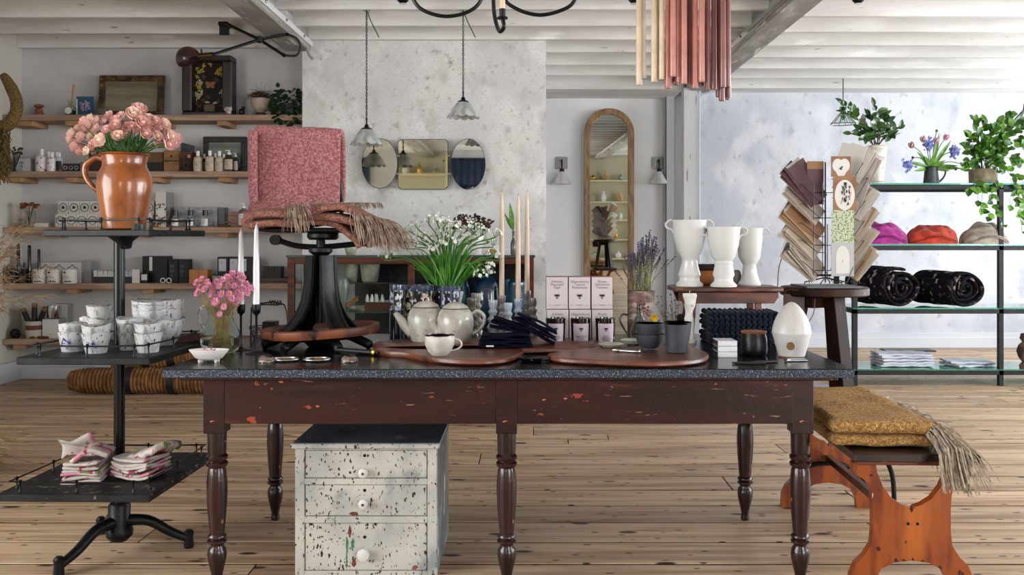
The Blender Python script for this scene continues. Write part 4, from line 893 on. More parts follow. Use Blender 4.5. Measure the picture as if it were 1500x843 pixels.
# arched mirror in the recess
AY = 10.58
o = thing('arched_mirror', 'tall arched mirror in a light oak frame in the panelled recess', 'mirror', P(891.5, 350, AY)); ka = AY/F; o.location.z = 0
R_ = 36.5*ka; zt_ = H+(350-160)*ka-R_; fr = 9*ka
def arch(R, z0, n=24): return [(-R, z0)]+[(R*math.cos(PI-PI*i/n), zt_+R*math.sin(PI-PI*i/n)) for i in range(n+1)]+[(R, z0)]
A, B_ = arch(R_, .02), arch(R_-fr, .09); n = len(A)
b = MB()
for (ya, yb) in ((-.035, -.035),): pass
vs = [(x, -.04, z) for x, z in A]+[(x, -.04, z) for x, z in B_]+[(x, .0, z) for x, z in A]+[(x, 0, z) for x, z in B_]
fs = []
for i in range(n):
    k = (i+1) % n; fs += [(i, n+i, n+k, k), (i, k, 2*n+k, 2*n+i), (n+i, 3*n+i, 3*n+k, n+k), (2*n+i, 2*n+k, 3*n+k, 3*n+i)]
b.raw(vs, fs).build('frame', oak_m, o, bevel=.006)
MB().prism(B_, .006, Matrix.Translation((0,-.008,0)) @ Matrix.Rotation(PI/2, 4, 'X')).build('glass', mirror_m, o)
o.rotation_euler = (.0175, 0, 0)
# wall sconces
scl = mat('milk_ribbed_glass', '#c9cac8', .2, trans=.25)
def ribbed(nr, amt, flare=.9):
    def f(r, z, a): return r*(1+amt*math.cos(nr*a)), 0
    return f
sc0 = None
for i, px in enumerate((822.5, 963.5)):
    o = thing('wall_sconce', ['left wall sconce with a ribbed glass bell shade, left of the arched mirror', 'right wall sconce with a ribbed glass bell shade, right of the arched mirror'][i], 'lamp', P(px, 239, YB), 0, 'sconces beside the arched mirror')
    MB().bb((-.07, -.03, -.07), (.07, 0, .07)).bb((-.05, -.04, -.05), (.05, -.03, .05)).build('backplate', mat('grey_plate', '#8c8e8c', .4, metal=.3) if i == 0 else bpy.data.materials['grey_plate'], o, bevel=.004)
    MB().tube(bez([(0,-.04,.01),(0,-.1,.03),(0,-.12,-.03),(0,-.12,-.08)], 6), .01, 8).lathe([(0,-.07),(.025,-.075),(.03,-.11),(.02,-.12),(0,-.12)], 14, c=(0,-.12,0)).build('arm', mat('dark_bronze', '#2b211d', .35, metal=.7) if i == 0 else bpy.data.materials['dark_bronze'], o, smooth=True)
    MB().lathe([(.03,-.11),(.035,-.13),(.06,-.17),(.09,-.22),(.11,-.255),(.105,-.255),(.085,-.22),(.055,-.17),(.028,-.13)], 48, c=(0,-.12,0), wave=ribbed(16, .03)).build('shade', scl, o, smooth=True)
    MB().lathe([(0,-.13),(.02,-.14),(.028,-.18),(.0,-.21)], 12, c=(0,-.12,0)).build('bulb', mat('frosted_bulb', '#e8e6df', .3) if i == 0 else bpy.data.materials['frosted_bulb'], o, smooth=True)
# ---------------------------------------------------------------- pendants
def scallop(r, z, a):
    t = max(0, (r-.03)/.1); return r*(1+.07*t*abs(math.cos(6*a))), -.018*t*t*abs(math.cos(6*a))
shade_m = mat('opal_pleated_glass', '#c6c8c6', .25, c2='#9ea2a2', ns=18, st=(1,1,.3), trans=.2)
cordm = mat('twisted_cord', '#4a4643', .7)
for i, (px, Y, pyt, pyr) in enumerate(((537, 6.73, 190, 212), (678.5, 6.73, 149, 172))):
    kz = Y/F; base = P(px, pyr, Y); o = thing('pendant_lamp', ['pendant lamp with a fluted opal glass shade hanging before the left oval mirror', 'pendant lamp with a fluted opal glass shade hanging higher, above the square mirror'][i], 'lamp', base, 0, 'pendant lamps before the plaster wall')
    MB().lathe([(.035,.115),(.045,.11),(.07,.08),(.1,.03),(.118,.006),(.114,.006),(.096,.03),(.066,.075),(.032,.11)], 72, wave=scallop).build('shade', shade_m, o, smooth=True)
    MB().lathe([(0,.15),(.012,.15),(.018,.13),(.042,.118),(.044,.108),(0,.108)], 16).lathe([(.006,.15),(.006,.2),(0,.2)], 8).build('cap', black_m, o, smooth=True)
    top = 2.95-base.z; b = MB()
    for ph in (0, PI): b.tube([(.005*math.cos(ph+q*.9), .005*math.sin(ph+q*.9), .18+(top-.18)*q/60) for q in range(61)], .0035, 4)
    b.tube([(0,0,top), (.03,0,top-.08), (.09,.02,top-.2)], .004, 4); b.build('cord', cordm, o)
    MB().tube(arc((0,0,top-.01), .02, -PI/2, PI, 8), .004, 6).build('hook', steel, o, smooth=True)
# wire / glass cone lamp near the right back wall
wl = mat('dark_leaded_edge', '#24261f', .5)
for i, (px, Y, pyt) in enumerate(((1235, 9.6, 168), (1503, 7.98, 160))):
    o = thing('pendant_lamp', ['small conical clear glass pendant hanging behind the leafy branches', 'clear glass pendant cut off by the right edge of the picture'][i], 'lamp', P(px, 182, Y)); top = 2.95-o.location.z
    MB().lathe([(.02,.13),(.13,.0),(.127,.0),(.017,.125)], 12).build('shade', thinglass, o); b = MB()
    for k in range(12):
        a = 2*PI*k/12; b.tube([(.02*math.cos(a), .02*math.sin(a), .13), (.132*math.cos(a), .132*math.sin(a), 0)], .003, 4)
    b.tube([(.132*math.cos(2*PI*k/12), .132*math.sin(2*PI*k/12), 0) for k in range(12)], .004, 4, closed=True); b.build('leading', wl, o)
    MB().lathe([(0,.19),(.02,.18),(.025,.13),(0,.12)], 10).build('cap', bpy.data.materials['dark_bronze'], o, smooth=True); MB().tube([(0,0,.18),(0,0,top)], .006, 6).build('cord', cordm, o)
# scissor-arm lamp top left
o = thing('swing_arm_lamp', 'brown dome lamp on black crossing swing arms fixed to the ceiling at upper left', 'lamp', P(328, 40, 7.3)); LC = o.location.copy()
def lp(px, py, Y=7.3): return P(px, py, Y)-LC
MB().bb(lp(320, 30)+Vector((0,-.01,-.01)), lp(334, 38)+Vector((0,.1,0))).bb(lp(321, 38), lp(335, 51)+Vector((0,.02,0))).build('bracket', black_m, o, bevel=.002)
MB().tube([lp(328, 33, 7.25), lp(380, 58, 7.2), lp(416, 81, 7.1)], .012, 8).build('arm', black_iron, o, smooth=True)
MB().tube([lp(312, 80, 6.9), lp(380, 58, 7.15), lp(420, 50, 7.1)], .012, 8).build('arm', black_iron, o, smooth=True)
MB().lathe([(0,-.03),(.03,-.02),(.03,.02),(0,.03)], 10, c=lp(380, 58, 7.15)).lathe([(0,-.02),(.022,0),(0,.02)], 8, c=lp(416, 81, 7.1)).lathe([(0,-.02),(.022,0),(0,.02)], 8, c=lp(421, 50, 7.1)).build('joint', black_iron, o, smooth=True)
MB().tube(bez([lp(420, 50, 7.1), lp(434, 56, 7.1), lp(440, 68, 7.1), lp(434, 81, 7.1), lp(416, 81, 7.1)], 6), .009, 6).build('cable', black_rub, o, smooth=True)
Ms = Matrix.Translation(lp(276, 86, 6.9)) @ Matrix.Rotation(-.45, 4, 'Y')
b = MB(); rs = .092; prf = [(rs*math.sin(t), rs*math.cos(t)) for t in [PI*.58*k/12 for k in range(13)]]
b.lathe(prf+[(r_*.96, z) for r_, z in reversed(prf)], 28, M=Ms).build('shade', mat('brown_enamel', '#3c241f', .3, coat=.4, c2='#2b1815', ns=10), o, smooth=True)
MB().tube([lp(290, 82, 6.9), lp(300, 81, 6.9), lp(312, 80, 6.9)], .02, 8).tube([lp(295, 72, 6.9), lp(295, 80, 6.9)], .008, 6).build('socket', mat('aged_brass', '#4a3a25', .4, metal=.8), o, smooth=True)
# ---------------------------------------------------------------- chandelier, only its lower arms in view
o = thing('chandelier', 'black iron chandelier with curved arms and candle cups at the top edge', 'chandelier', P(718, -120, 4.0)); CC = o.location.copy()
def cp_(px, py, Y=4.0): return P(px, py, Y)-CC
MB().lathe([(0,.4),(.012,.4),(.012,.1),(.03,.06),(.012,0),(.03,-.06),(.02,-.14),(.012,-.2),(.012,-.3),(0,-.31)], 16).build('stem', black_m, o, smooth=True)
MB().tube([(0,0,.4),(0,0,2.95-CC.z)], .006, 6).build('chain', black_m, o)
candle_cream = mat('cream_wax_candle', '#d9c2a0', .45)
for nm, pts in (('left', [cp_(716,-60), cp_(708,-8), cp_(690,15), cp_(655,24), cp_(622,16), cp_(606,0), cp_(598,-30)]), ('right', [cp_(722,-60), cp_(735,-8), cp_(755,12), cp_(790,22), cp_(825,14), cp_(842,0), cp_(850,-30)]),
        ('front', [cp_(719,-60), cp_(722,-20, 3.9), cp_(724,20, 3.75), cp_(731,45, 3.65), cp_(738,40, 3.6), cp_(736,26, 3.6)]), ('back', [cp_(718,-60), cp_(710,-20, 4.15), cp_(700,-10, 4.35)])):
    a = MB().tube(bez(pts, 8), .0085, 8).build('arm', black_m, o, smooth=True); e = Vector(pts[-1])
    MB().lathe([(0,-.004),(.022,-.004),(.021,.002),(.012,.004),(.013,.035),(.011,.035),(0,.01)], 14, c=e).build('candle_cup', black_m, a, smooth=True)
    MB().lathe([(0,.01),(.0105,.01),(.0105,.12),(0,.125)], 12, c=e).build('candle_sleeve', candle_cream, a, smooth=True)
# small black ceiling spotlights just inside the top edge
for px in (590, 929, 1257):
    o = thing('ceiling_spot', 'tiny black ceiling spotlight at the top edge, %s' % {590: 'left of the chandelier', 929: 'left of the hanging tapers', 1257: 'right of the heavy right beam'}[px], 'lamp', P(px, 1, 6.3), 0, 'ceiling spots at the top edge')
    MB().lathe([(0,-.02),(.02,-.018),(.04,0),(.04,.05),(.015,.07),(.012,.15),(0,.15)], 14).build('housing', black_m, o, smooth=True); MB().lathe([(.028,-.021),(0,-.024)], 12).build('lens', porcelain, o)
# ---------------------------------------------------------------- hanging taper candles
waxc = {'cream': '#cfbda3', 'salmon': '#b57066', 'pink': '#bd8074', 'mauve': '#855752', 'plum': '#6c4140'}
waxm = {k: mat(k+'_taper_wax', v, .35, c2='#%s' % ''.join('%02x' % int(int(v[j:j+2], 16)*.9) for j in (1,3,5)), ns=8, coat=.2) for k, v in waxc.items()}
tap = [(885,125,'cream',3.3),(907,115.5,'cream',3.32),(968,120.5,'cream',3.3),(990,116,'cream',3.33),(1010,117,'cream',3.3),(1045,129.5,'salmon',3.3),(1072,112.5,'pink',3.27),(1052,120,'salmon',3.34),(1085,124.5,'mauve',3.35),(1107,121,'pink',3.3),
 (1133,123,'pink',3.27),(1163,125,'mauve',3.33),(1193,129.5,'salmon',3.28),(1230,120,'pink',3.27),(1228,126.5,'plum',3.34),(1262,131.5,'mauve',3.3),(1297,131.5,'mauve',3.3),(1323,142.5,'plum',3.35),(1340,148,'plum',3.31),(1372,127.5,'mauve',3.27),(1347,128,'mauve',3.26),(1375,143.5,'mauve',3.33),(1368,146,'plum',3.37)]
rack_z = 2.36
rk = thing('taper_rack', 'black iron bar above the picture from which the taper candles hang', 'rack', P(1000, -200, 3.3)); rk.location.z = rack_z
MB().tube([(-.22,0,0),(.2,0,0)], .007, 8).tube([(-.2,0,0),(-.2,0,2.95-rack_z)], .004, 6).tube([(.18,0,0),(.18,0,2.95-rack_z)], .004, 6).build('bar', black_m, rk, smooth=True)
for i, (cx, py, cl, Y) in enumerate(tap):
    px = 700+cx/3.75; p = P(px, py, Y); ln = 2.14-p.z+.06
    o = thing('taper_candle', '%s hanging taper candle, %s' % ({'cream':'cream','salmon':'salmon pink','pink':'light coral pink','mauve':'dusty mauve','plum':'dark plum red'}[cl], ['leftmost of all','second from the left','third from the left, after the gap','fourth from the left, slightly behind','last cream one before the pinks','first pink from the left','short one, second of the pinks','half hidden behind the first pink','behind the second and third pinks','left of the widest pink','wide one in the middle of the pinks','behind, between light pink ones','low-hanging, right of the middle','shorter one beside the low-hanging salmon','behind the shorter coral one','left of the two plain mauve ones','right of the two plain mauve ones','back left of the right-hand bundle','lowest of the right-hand bundle','front right of the right-hand bundle','front left of the right-hand bundle','right edge, lower, of the right-hand bundle','right back of the right-hand bundle'][i]), 'candle', p, 0, 'hanging taper candles')
    MB().lathe([(0,0),(.0105,.0),(.0115,.004),(.011,.1),(.0098,ln-.02),(.005,ln),(0,ln+.002)], 14).build('wax', waxm[cl], o, smooth=True)
    MB().tube([(0,0,ln),(.0,0,rack_z-p.z)], .0009, 4).build('wick', candle_cream, o)
# ---------------------------------------------------------------- black three-tier stand
SB = Vector((-1.62, 3.6, 0))
st = thing('tiered_stand', 'black cast-iron three-tier display stand with square railed shelves left of the table', 'stand', SB)
MB().lathe([(.021,.05),(.021,1.262)], 16).build('pole', mat('glossy_black_pole', '#0f1113', .22, metal=.4, layers=[('#b9bcc0', 60, (1,1,.3), .74, .78)]), st, smooth=True)
MB().lathe([(0,.05),(.03,.05),(.05,.07),(.052,.095),(.04,.11),(.042,.19),(.036,.2),(.021,.2)], 20).build('hub', black_iron, st, smooth=True)
for a, ln in ((15, .26), (245, .27), (128, .3)):
    ca, sa = math.cos(math.radians(a)), math.sin(math.radians(a))
    pts = bez([(.03*ca,.03*sa,.13), (.11*ca,.11*sa,.12), (.19*ca,.19*sa,.07), (ln*ca,ln*sa,.035)], 6); n = len(pts)
    q = MB().tube(pts, [.024-.008*i/n for i in range(n)], 10).build('leg', black_iron, st, smooth=True)
    MB().lathe([(0,0),(.018,0),(.02,.01),(.017,.04),(.02,.062),(.012,.072),(0,.073)], 12, c=(ln*ca, ln*sa, 0)).build('foot', black_iron, q, smooth=True)
def tier(cx, cy, z, w, d, rz, th, m, nm, rail=True):
    s = MB().bb((-w/2, -d/2, -th), (w/2, d/2, 0)).build('shelf_board', m, st, bevel=.003, loc=(cx-SB.x, cy-SB.y, z), rot=(0,0,rz))
    e = .035; b = MB(); pts = []; cs = [(-w/2+e, -d/2+e), (w/2-e, -d/2+e), (w/2-e, d/2-e), (-w/2+e, d/2-e)]
    for k in range(4):
        (ax, ay), (bx, by) = cs[k], cs[(k+1) % 4]
        for q in range(8): t = q/8; pts.append((ax+(bx-ax)*t, ay+(by-ay)*t, .04-.004*math.sin(PI*t)))
    b.tube(pts, .0032, 6, closed=True)
    for k in range(4):
        (ax, ay), (bx, by) = cs[k], cs[(k+1) % 4]
        for t in (.08, .5, .92):
            c = (ax+(bx-ax)*t, ay+(by-ay)*t, 0); b.lathe([(.006,0),(.0065,.005),(.003,.01),(.003,.032),(.0055,.036),(.0055,.044),(0,.047)], 8, c=c)
    b.build('rail', black_m, s, smooth=True)
    MB().lathe([(.021,-th-.05),(.03,-th-.045),(.035,-th-.02),(.06,-th)], 16).build('collar', black_iron, s, smooth=True).location = (SB.x-cx, SB.y-cy, 0)
    return s
tier(-1.615, 3.555, .335, .56, .66, -.02, .024, wornedge_m, 'low')
tier(-1.575, 3.515, .826, .48, .58, -.03, .026, blackwood_m, 'mid')
tier(-1.555, 3.53, 1.283, .43, .4, -.16, .024, blackwood_m, 'top')
# clay jug
jug_m = mat('glazed_terracotta', '#8c4c1a', .28, c2='#6b3512', ns=9, coat=.5, layers=[('#a2632c', 5, (1,1,1), .5, .72), ('#3d1d0d', 60, (1,1,1), .68, .74)], bump=.25, bs=40)
JB = Vector(((182.5-CX)*3.48/F, 3.48, 1.284)); kj = 3.48/F
o = thing('clay_jug', 'large glazed orange-brown clay jug with a side handle on the top tier', 'jug', JB)
jp = [(0,0),(26,0),(30,2),(32,20),(36,45),(38.5,65),(37,80),(31,92),(30,98),(32,108),(35,110),(34,111.5),(31,109),(28.5,98),(29,92),(34,80),(35,60),(28,10),(0,5)]
MB().lathe([(r_*kj, z*kj) for r_, z in jp], 40).build('body', jug_m, o, smooth=True)
MB().tube(bez([(-29*kj,0,103*kj), (-41*kj,0,106*kj), (-57*kj,0,94*kj), (-56*kj,0,77*kj), (-45*kj,0,62*kj), (-36.5*kj,0,57*kj)], 6), [.012]*13+[.011]*18, 10).build('handle', jug_m, o, smooth=True)
ob = MB().lathe([(.062,0),(.0621,.022)], 30); ob = tag(ob.build('green_ribbon_tin', mat('dark_green_enamel', '#173a30', .4)), 'dark green round tin standing behind the rail beside the jug foot', 'tin'); ob.location = JB+Vector((.06,-.035,0)); ob.scale = (.5,.35,1)
# roses
o = thing('rose_bouquet', 'bouquet of many small pink spray roses standing in the clay jug', 'flowers', JB+Vector((0,0,.2)))
r = random.Random(17); b = MB(); heads = []
for (px, py) in ((104,196),(110,207),(115,218),(112,189),(121,178),(126,190),(131,173),(140,178),(118,200),(146,206),(151,177),(159,169),(138,192),(150,196),(177,169),(196,167),(204,160),(169,183),(180,190),(193,185),(209,180),(219,175),(228,178),(236,190),(242,182),(237,203),(246,205),(252,200),(260,203),(248,212),(241,195),(127,184),(163,196),(173,199),(186,196),(135,212),(143,200),(214,196),(120,214),(103,202),(108,214),(118,191),(132,200),(141,188),(155,190),(157,203),(168,191),(180,203),(150,211),(162,209),(138,220),(126,221),(206,190),(224,188),(231,199),(248,196),(256,209),(232,210),(170,176),(186,184),(196,190),(116,222)):
    Y = 3.48+r.uniform(-.11, .09); h = P(px, py, Y)-JB-Vector((0,0,.2)); heads.append((h, r.uniform(.017,.024)*(1.25 if (px, py) in ((146,206),(204,160),(196,167),(209,180)) else 1)))
    base = Vector((h.x*.12, h.y*.2, .0)); b.tube(bez([base, Vector((h.x*.45, h.y*.4, .1)), h-Vector((0,0,.01))], 4), .0016, 4)
for k in range(170):
    a = r.uniform(0, 2*PI); e = r.uniform(.0, .11); z = .08+r.uniform(0,.07); sx = .05+.5*(z-.08)
    p = Vector((math.cos(a)*sx*1.0, math.sin(a)*sx*.6, z)); d = Vector((p.x*6, p.y*3-.2, .8)); b.leaf(p, d, (0,-1,.4), r.uniform(.02,.04), .011)
b.build('stems_and_leaves', mat('rose_green', '#3f6a24', .5, c2='#26481a', ns=40), o)
rosem = [mat('rose_petal_pink', '#dda6a3', .6, c2='#ecc6bd', ns=60, lo=.35, hi=.65), mat('rose_petal_pale', '#e9c3b4', .6, c2='#f0d8c6', ns=60)]
def rose(b, c, R, tilt):
    M = Matrix.Translation(c) @ Euler(tilt).to_matrix().to_4x4()
    b.raw(*ico(R*.45), M)
    for ring, (rr, n, el, sz) in enumerate(((.35, 4, 1.2, .9), (.6, 5, .8, 1.1), (.85, 6, .35, 1.2))):
        for k in range(n):
            a = 2*PI*k/n+ring*.6; ca, sa = math.cos(a), math.sin(a)
            vs = []
            for i in range(4):
                for j in range(3):
                    u = (j-1)*.55*sz; t = i/3; rad = rr*R*(.5+.5*math.sin(t*PI*.6))*1.15+ (R*.12 if i == 3 else 0); aa = a+u*(.6+.4*t)*1.1; zz = -R*.45+t*R*(.6+el*.45)-(abs(j-1)*R*.12)
                    vs.append((rad*math.cos(aa), rad*math.sin(aa), zz))
            b.raw(vs, [(i*3+j, i*3+j+1, i*3+j+4, i*3+j+3) for i in range(3) for j in range(2)], M)
def ico(R):
    bm = bmesh.new(); bmesh.ops.create_icosphere(bm, subdivisions=1, radius=R); v = [tuple(q.co) for q in bm.verts]; f = [tuple(w_.index for w_ in q.verts) for q in bm.faces]; bm.free(); return v, f
for i, (h, R) in enumerate(heads):
    b = MB(); d = Vector((h.x*2.5, -.16-abs(h.y), h.z-.02)); tl = (Vector((0,0,1)).rotation_difference(d.normalized())).to_euler(); rose(b, (0,0,0), R, tl)
    b.build('rose', rosem[0 if i % 3 else 1], o, smooth=True, loc=h)
# white crackled planters on the middle tier
plm = mat('crackled_white_planter', '#bebfbe', .5, c2='#a3a6aa', ns=14, layers=[('#7b7d80', 60, (1,1,.4), .48, .66), ('#3c3b3b', 100, (1,1,.6), .63, .68), ('#b5c0da', 5, (1,1,1), .62, .8)], bump=.6, bs=60)
rimm = mat('dark_chipped_rim', '#3e3d3b', .6, layers=[('#b0b1b0', 60, (1,1,1), .46, .52)])
bluem = mat('cobalt_brush', '#2a459c', .5)
ZM = .826
def planter(px, pyt, pyb, wt, wb, label, dz=0, blue=0, group='white crackled planters on the middle tier', bowl=0, Y=None):
    p = G(px, pyb, ZM) if Y is None else P(px, pyb, Y); k = p.y/F; h = (pyb-pyt)*k; rt, rb = wt*k/2, wb*k/2
    o = thing('white_planter', label, 'pot', (p.x, p.y, ZM+dz), 0, group); r = random.Random(int(px*7+dz*100))
    ph = r.uniform(0, 6)
    wv = lambda rr, z, a: (rr*(1+.018*math.sin(2*a+ph)+.008*math.sin(5*a)), .004*math.sin(2*a+ph)*(z/h))
    f = (lambda t: rb+(rt-rb)*math.sin(t*PI/2)**.8) if bowl else (lambda t: rb+(rt-rb)*t)
    out = [(0,0)]+[(f(t/6), h*t/6) for t in range(7)]; b = MB(); b.k = 0
    b.lathe(out[:-1]+[(rt, h*.985)], 28, wave=wv); b.lathe([(rt*.93, h*.97), (rb*.9, .012), (0, .01)], 28, wave=wv)
    b.k = 1; b.lathe([(rt*1.002, h*.985), (rt*.99, h), (rt*.94, h), (rt*.93, h*.97)], 28, wave=wv); b.build('pot', [plm, rimm], o, smooth=True)
    if blue:
        b = MB(); yy = lambda x, z: -math.sqrt(max(0, (rb+(rt-rb)*z/h)**2-x*x))*1.02-.001
        def st_(pts, w_=.0013): b.tube([(x, yy(x, z), z) for x, z in pts], w_, 4)
        if blue == 1: st_([(-.025,h*.25),(-.02,h*.5),(-.012,h*.7),(-.004,h*.55)]); st_([(-.028,h*.3),(-.004,h*.3),(.0,h*.15)]); st_([(-.012,h*.72),(.004,h*.52)]); st_([(.006,h*.5),(.012,h*.46)], .004); st_([(-.02,h*.42),(-.008,h*.45)])
        else: st_([(-.018,h*.3),(.02,h*.3)], .002); st_([(-.015,h*.36),(.018,h*.36)]); st_([(-.008,h*.36),(-.006,h*.55),(-.014,h*.6)]); st_([(.008,h*.38),(.01,h*.56)]); st_([(.004,h*.5),(.014,h*.52)], .003)
        b.build('blue_drawing', bluem, o)
    return o
planter(107, 485.5, 514.5, 41, 31, 'lower front left white planter with a blue figure drawing', blue=1)
planter(107, 481, 503, 40, 34, 'planter nested in the one with the blue figure drawing', dz=.047, Y=3.435)
planter(141, 487, 517, 42, 29, 'front white planter with a blue building drawing', blue=2)
planter(141, 488, 510, 40, 33, 'planter nested in the one with the blue building drawing', dz=.048, Y=3.37)
planter(149, 466, 498, 44, 34, 'rear left white planter, lower of its nested pair')
planter(149, 465, 497, 42, 34, 'rear left white planter, upper of its nested pair', dz=.052)
planter(127, 458, 492, 20, 18, 'narrow grey-white planter behind the rear left pair', Y=3.80)
planter(188, 485, 512.5, 32, 23, 'slim white planter, lowest of the stack of three in front of the pole')
planter(188, 487, 511, 31, 24, 'slim white planter, middle of the stack of three in front of the pole', dz=.041, Y=3.46)
planter(190.5, 487, 508, 38, 31, 'wider white planter on top of the stack of three in front of the pole', dz=.066, Y=3.47)
planter(217, 487, 516, 39, 28, 'front right white planter, lower of its nested pair')
planter(216.5, 488, 513, 38, 30, 'front right white planter, upper of its nested pair', dz=.044, Y=3.41)
for k, (dz, hh) in enumerate(((0, .0), (.05, 0), (.068, 0), (.085, 0))):
    planter(231 if k else 233, 463 if k else 459, 498, 72-(1 if k else 0), 40, 'large white bowl planter in the tall stack at the right, %s' % ['lowest', 'second from below', 'second from the top', 'topmost'][k], dz=dz, bowl=1, group='large white bowls stacked on the middle tier', Y=3.62)
b = MB(); b.box((0,0,.02), (.1,.03,.03), (0,0,.3)); b.box((.06,.03,.012), (.08,.05,.02), (0,0,-.4))
tag(b.build('dark_red_box', mat('dark_red_leather', '#4a1518', .5)), 'small dark red box behind the rail at the back right of the middle tier', 'box').location = (-1.385, 3.72, ZM)
ob = MB().box((0,0,.004), (.035,.02,.006)); tag(ob.build('white_price_card', card_w), 'small white card lying at the foot of the large white bowls', 'card').location = G(240, 500, ZM)
# floral napkins on the bottom tier
nap = mat('floral_linen', '#b9b0a8', .85, c2='#a89e98', ns=8, rnd=1, layers=[('#c4788c', 15, (1,1,1), .56, .585), ('#8c2a4c', 17, (1,1,1), .59, .61), ('#68724a', 24, (1,.8,1), .62, .64)], bump=.3, bs=200)
ZL = .335
def fold(b, w, d, th, c, rz=0, tilt=0, seed=0, curl=.0, ny=10):
    """one folded piece of cloth: a rounded slab with a soft wave"""
    def fn(p):
        x, y, z = p; z += curl*(x/(w/2))**2 + .003*math.sin(x*38+seed)+.0025*math.sin(y*31+seed*2); return (x, y, z)
    b.blob(c, (w, d, th), 12, th*.5, .002, 25, seed, (0, tilt, rz), fn, ny, 2); return b
for g, (px, py, n, lab) in enumerate(((110, 712, 6, 'left pile of folded white linen napkins with dark pink flowers'), (192, 708, 6, 'right pile of folded white linen napkins with bright pink roses'))):
    p = G(px, py, ZL)
    for k in range(n):
        b = MB(); fold(b, .17-.004*k if g else .145-.004*k, .15, .013, (0,0,0), [.12,-.25][g]+.05*math.sin(k*2), [0,-.0][g], k+g*9, .014 if g else -.0)
        ob = tag(b.build('linen_napkin', nap, smooth=True), lab.replace('pile of folded', 'pile: folded')+', '+['lowest', 'second', 'third', 'fourth', 'fifth', 'topmost'][k], 'napkin', ['napkins in the left pile', 'napkins in the right pile'][g]); ob.location = (p.x+.004*math.sin(k*3), p.y+.09, ZL+.009+.0125*k)
b = MB()
def flap(sign, w, hgt, lean):
    def f(u, v):
        a = v*PI*.9; x = (u-.5)*w; return (x+sign*.02*v, .02*math.sin(a*2)+lean*v, hgt*math.sin(v*PI/2)+.012*math.sin(u*5+v*3))
    return f
p = G(112, 690, ZL); b.grid(flap(-1, .13, .07, .05), 10, 10); ob = tag(b.build('folded_napkin', nap, smooth=True, solid=.008), 'napkin standing up folded behind the left napkin pile', 'napkin'); ob.location = (p.x, p.y+.02, ZL+.05); ob.rotation_euler = (0, -.12, .1)
def rollf(u, v): a = v*PI*1.5; R = .026-.006*v; return ((u-.5)*.12, R*math.cos(a+PI)*1.3, R*math.sin(a)+.03)
ob = tag(MB().grid(lambda u, v: ((v-.5)*.13*(1 if v < 2 else 1), (u-.5)*.12, .035+.03*math.sin(v*PI*1.0)*math.cos((v-.5)*2)), 8, 16).build('rolled_napkin', nap, smooth=True, solid=.016), 'loosely rolled napkin on top of the left pile', 'napkin'); ob.location = (G(122, 712, ZL).x, G(122, 712, ZL).y+.09, ZL+.055); ob.rotation_euler = (0, -.15, .2)
ob = tag(MB().grid(lambda u, v: ((u-.5)*.15, (v-.5)*.13, .02+.035*u**1.5+.016*math.sin(v*PI)+.004*math.sin(u*20)), 14, 10).build('fanned_napkin', nap, smooth=True, solid=.02), 'napkin fanned upward at the right side of the right pile', 'napkin'); p = G(215, 708, ZL); ob.location = (p.x, p.y+.08, ZL+.06); ob.rotation_euler = (0, -.1, -.5)
# ---------------------------------------------------------------- things on the table, left part
def tp(px, py, up=0): q = G(px, py, TZ+up); return Vector((q.x, q.y, TZ+up+.0003))
p = tp(323, 517); kp = p.y/F
o = thing('glass_pitcher', 'clear glass pitcher with a curled handle at the left end of the table', 'pitcher', p)
gp = [(0,0),(18,0),(26,4),(30,14),(29,26),(23,38),(17.5,50),(18,60),(21,68),(20,68),(17,60),(16.5,50),(22,38),(28,26),(29,14),(25,5),(0,3)]
MB().lathe([(r_*kp, z*kp) for r_, z in gp], 32).build('body', thinglass, o, smooth=True)
MB().tube(bez([(-18*kp,0,64*kp), (-27*kp,0,67*kp), (-32*kp,0,55*kp), (-27*kp,0,40*kp), (-23*kp,0,28*kp)], 6), .0045, 8).build('handle', glass, o, smooth=True)
MB().lathe([(0,.004),(24.5*kp,5*kp),(28.4*kp,14*kp),(28*kp,22*kp),(0,22*kp)], 24).build('water', mat('water', '#e8efe8', .0, trans=1, ior=1.33), o, smooth=True)
o = thing('everlasting_flowers', 'bunch of dried pink daisy-like everlasting flowers in the glass pitcher', 'flowers', p); b = MB(); r = random.Random(5)
fl = [(289,415),(293,422),(296,410),(304,414),(313,424),(310,432),(322,420),(327,411),(333,407),(338,411),(345,411),(350,416),(355,408),(352,424),(348,430),(357,424),(362,430),(360,417),(336,432),(340,438),(345,444),(332,443),(328,450),(321,447),(318,438),(325,432),(316,443),(338,450),(322,460),(330,461),(343,420),(300,425),(290,430),(352,436),(306,419),(334,420),(366,423),(318,414),(341,402),(351,403)]
heads = []
for px, py in fl:
    Y = p.y+r.uniform(-.05, .05); h = P(px, py, Y)-p; heads.append(h); b.tube(bez([(r.uniform(-.035,.035), r.uniform(-.02,.02), .006), (h.x*.35, h.y*.3, .13), h], 4), .0011, 3)
for k in range(40):
    x = r.uniform(-.04,.04); b.tube([(x, r.uniform(-.03,.03), .006), (x*.4, 0, .13), (x*1.6, r.uniform(-.03,.03), r.uniform(.17,.23))], .0012, 3)
b.build('stems', mat('straw_stem', '#8a6c3a', .7, c2='#a88f55', ns=40), o)
pk = mat('pink_everlasting', '#c46a9c', .6, c2='#dfa0c2', ns=60); gold = mat('gold_centre', '#b5792e', .7)
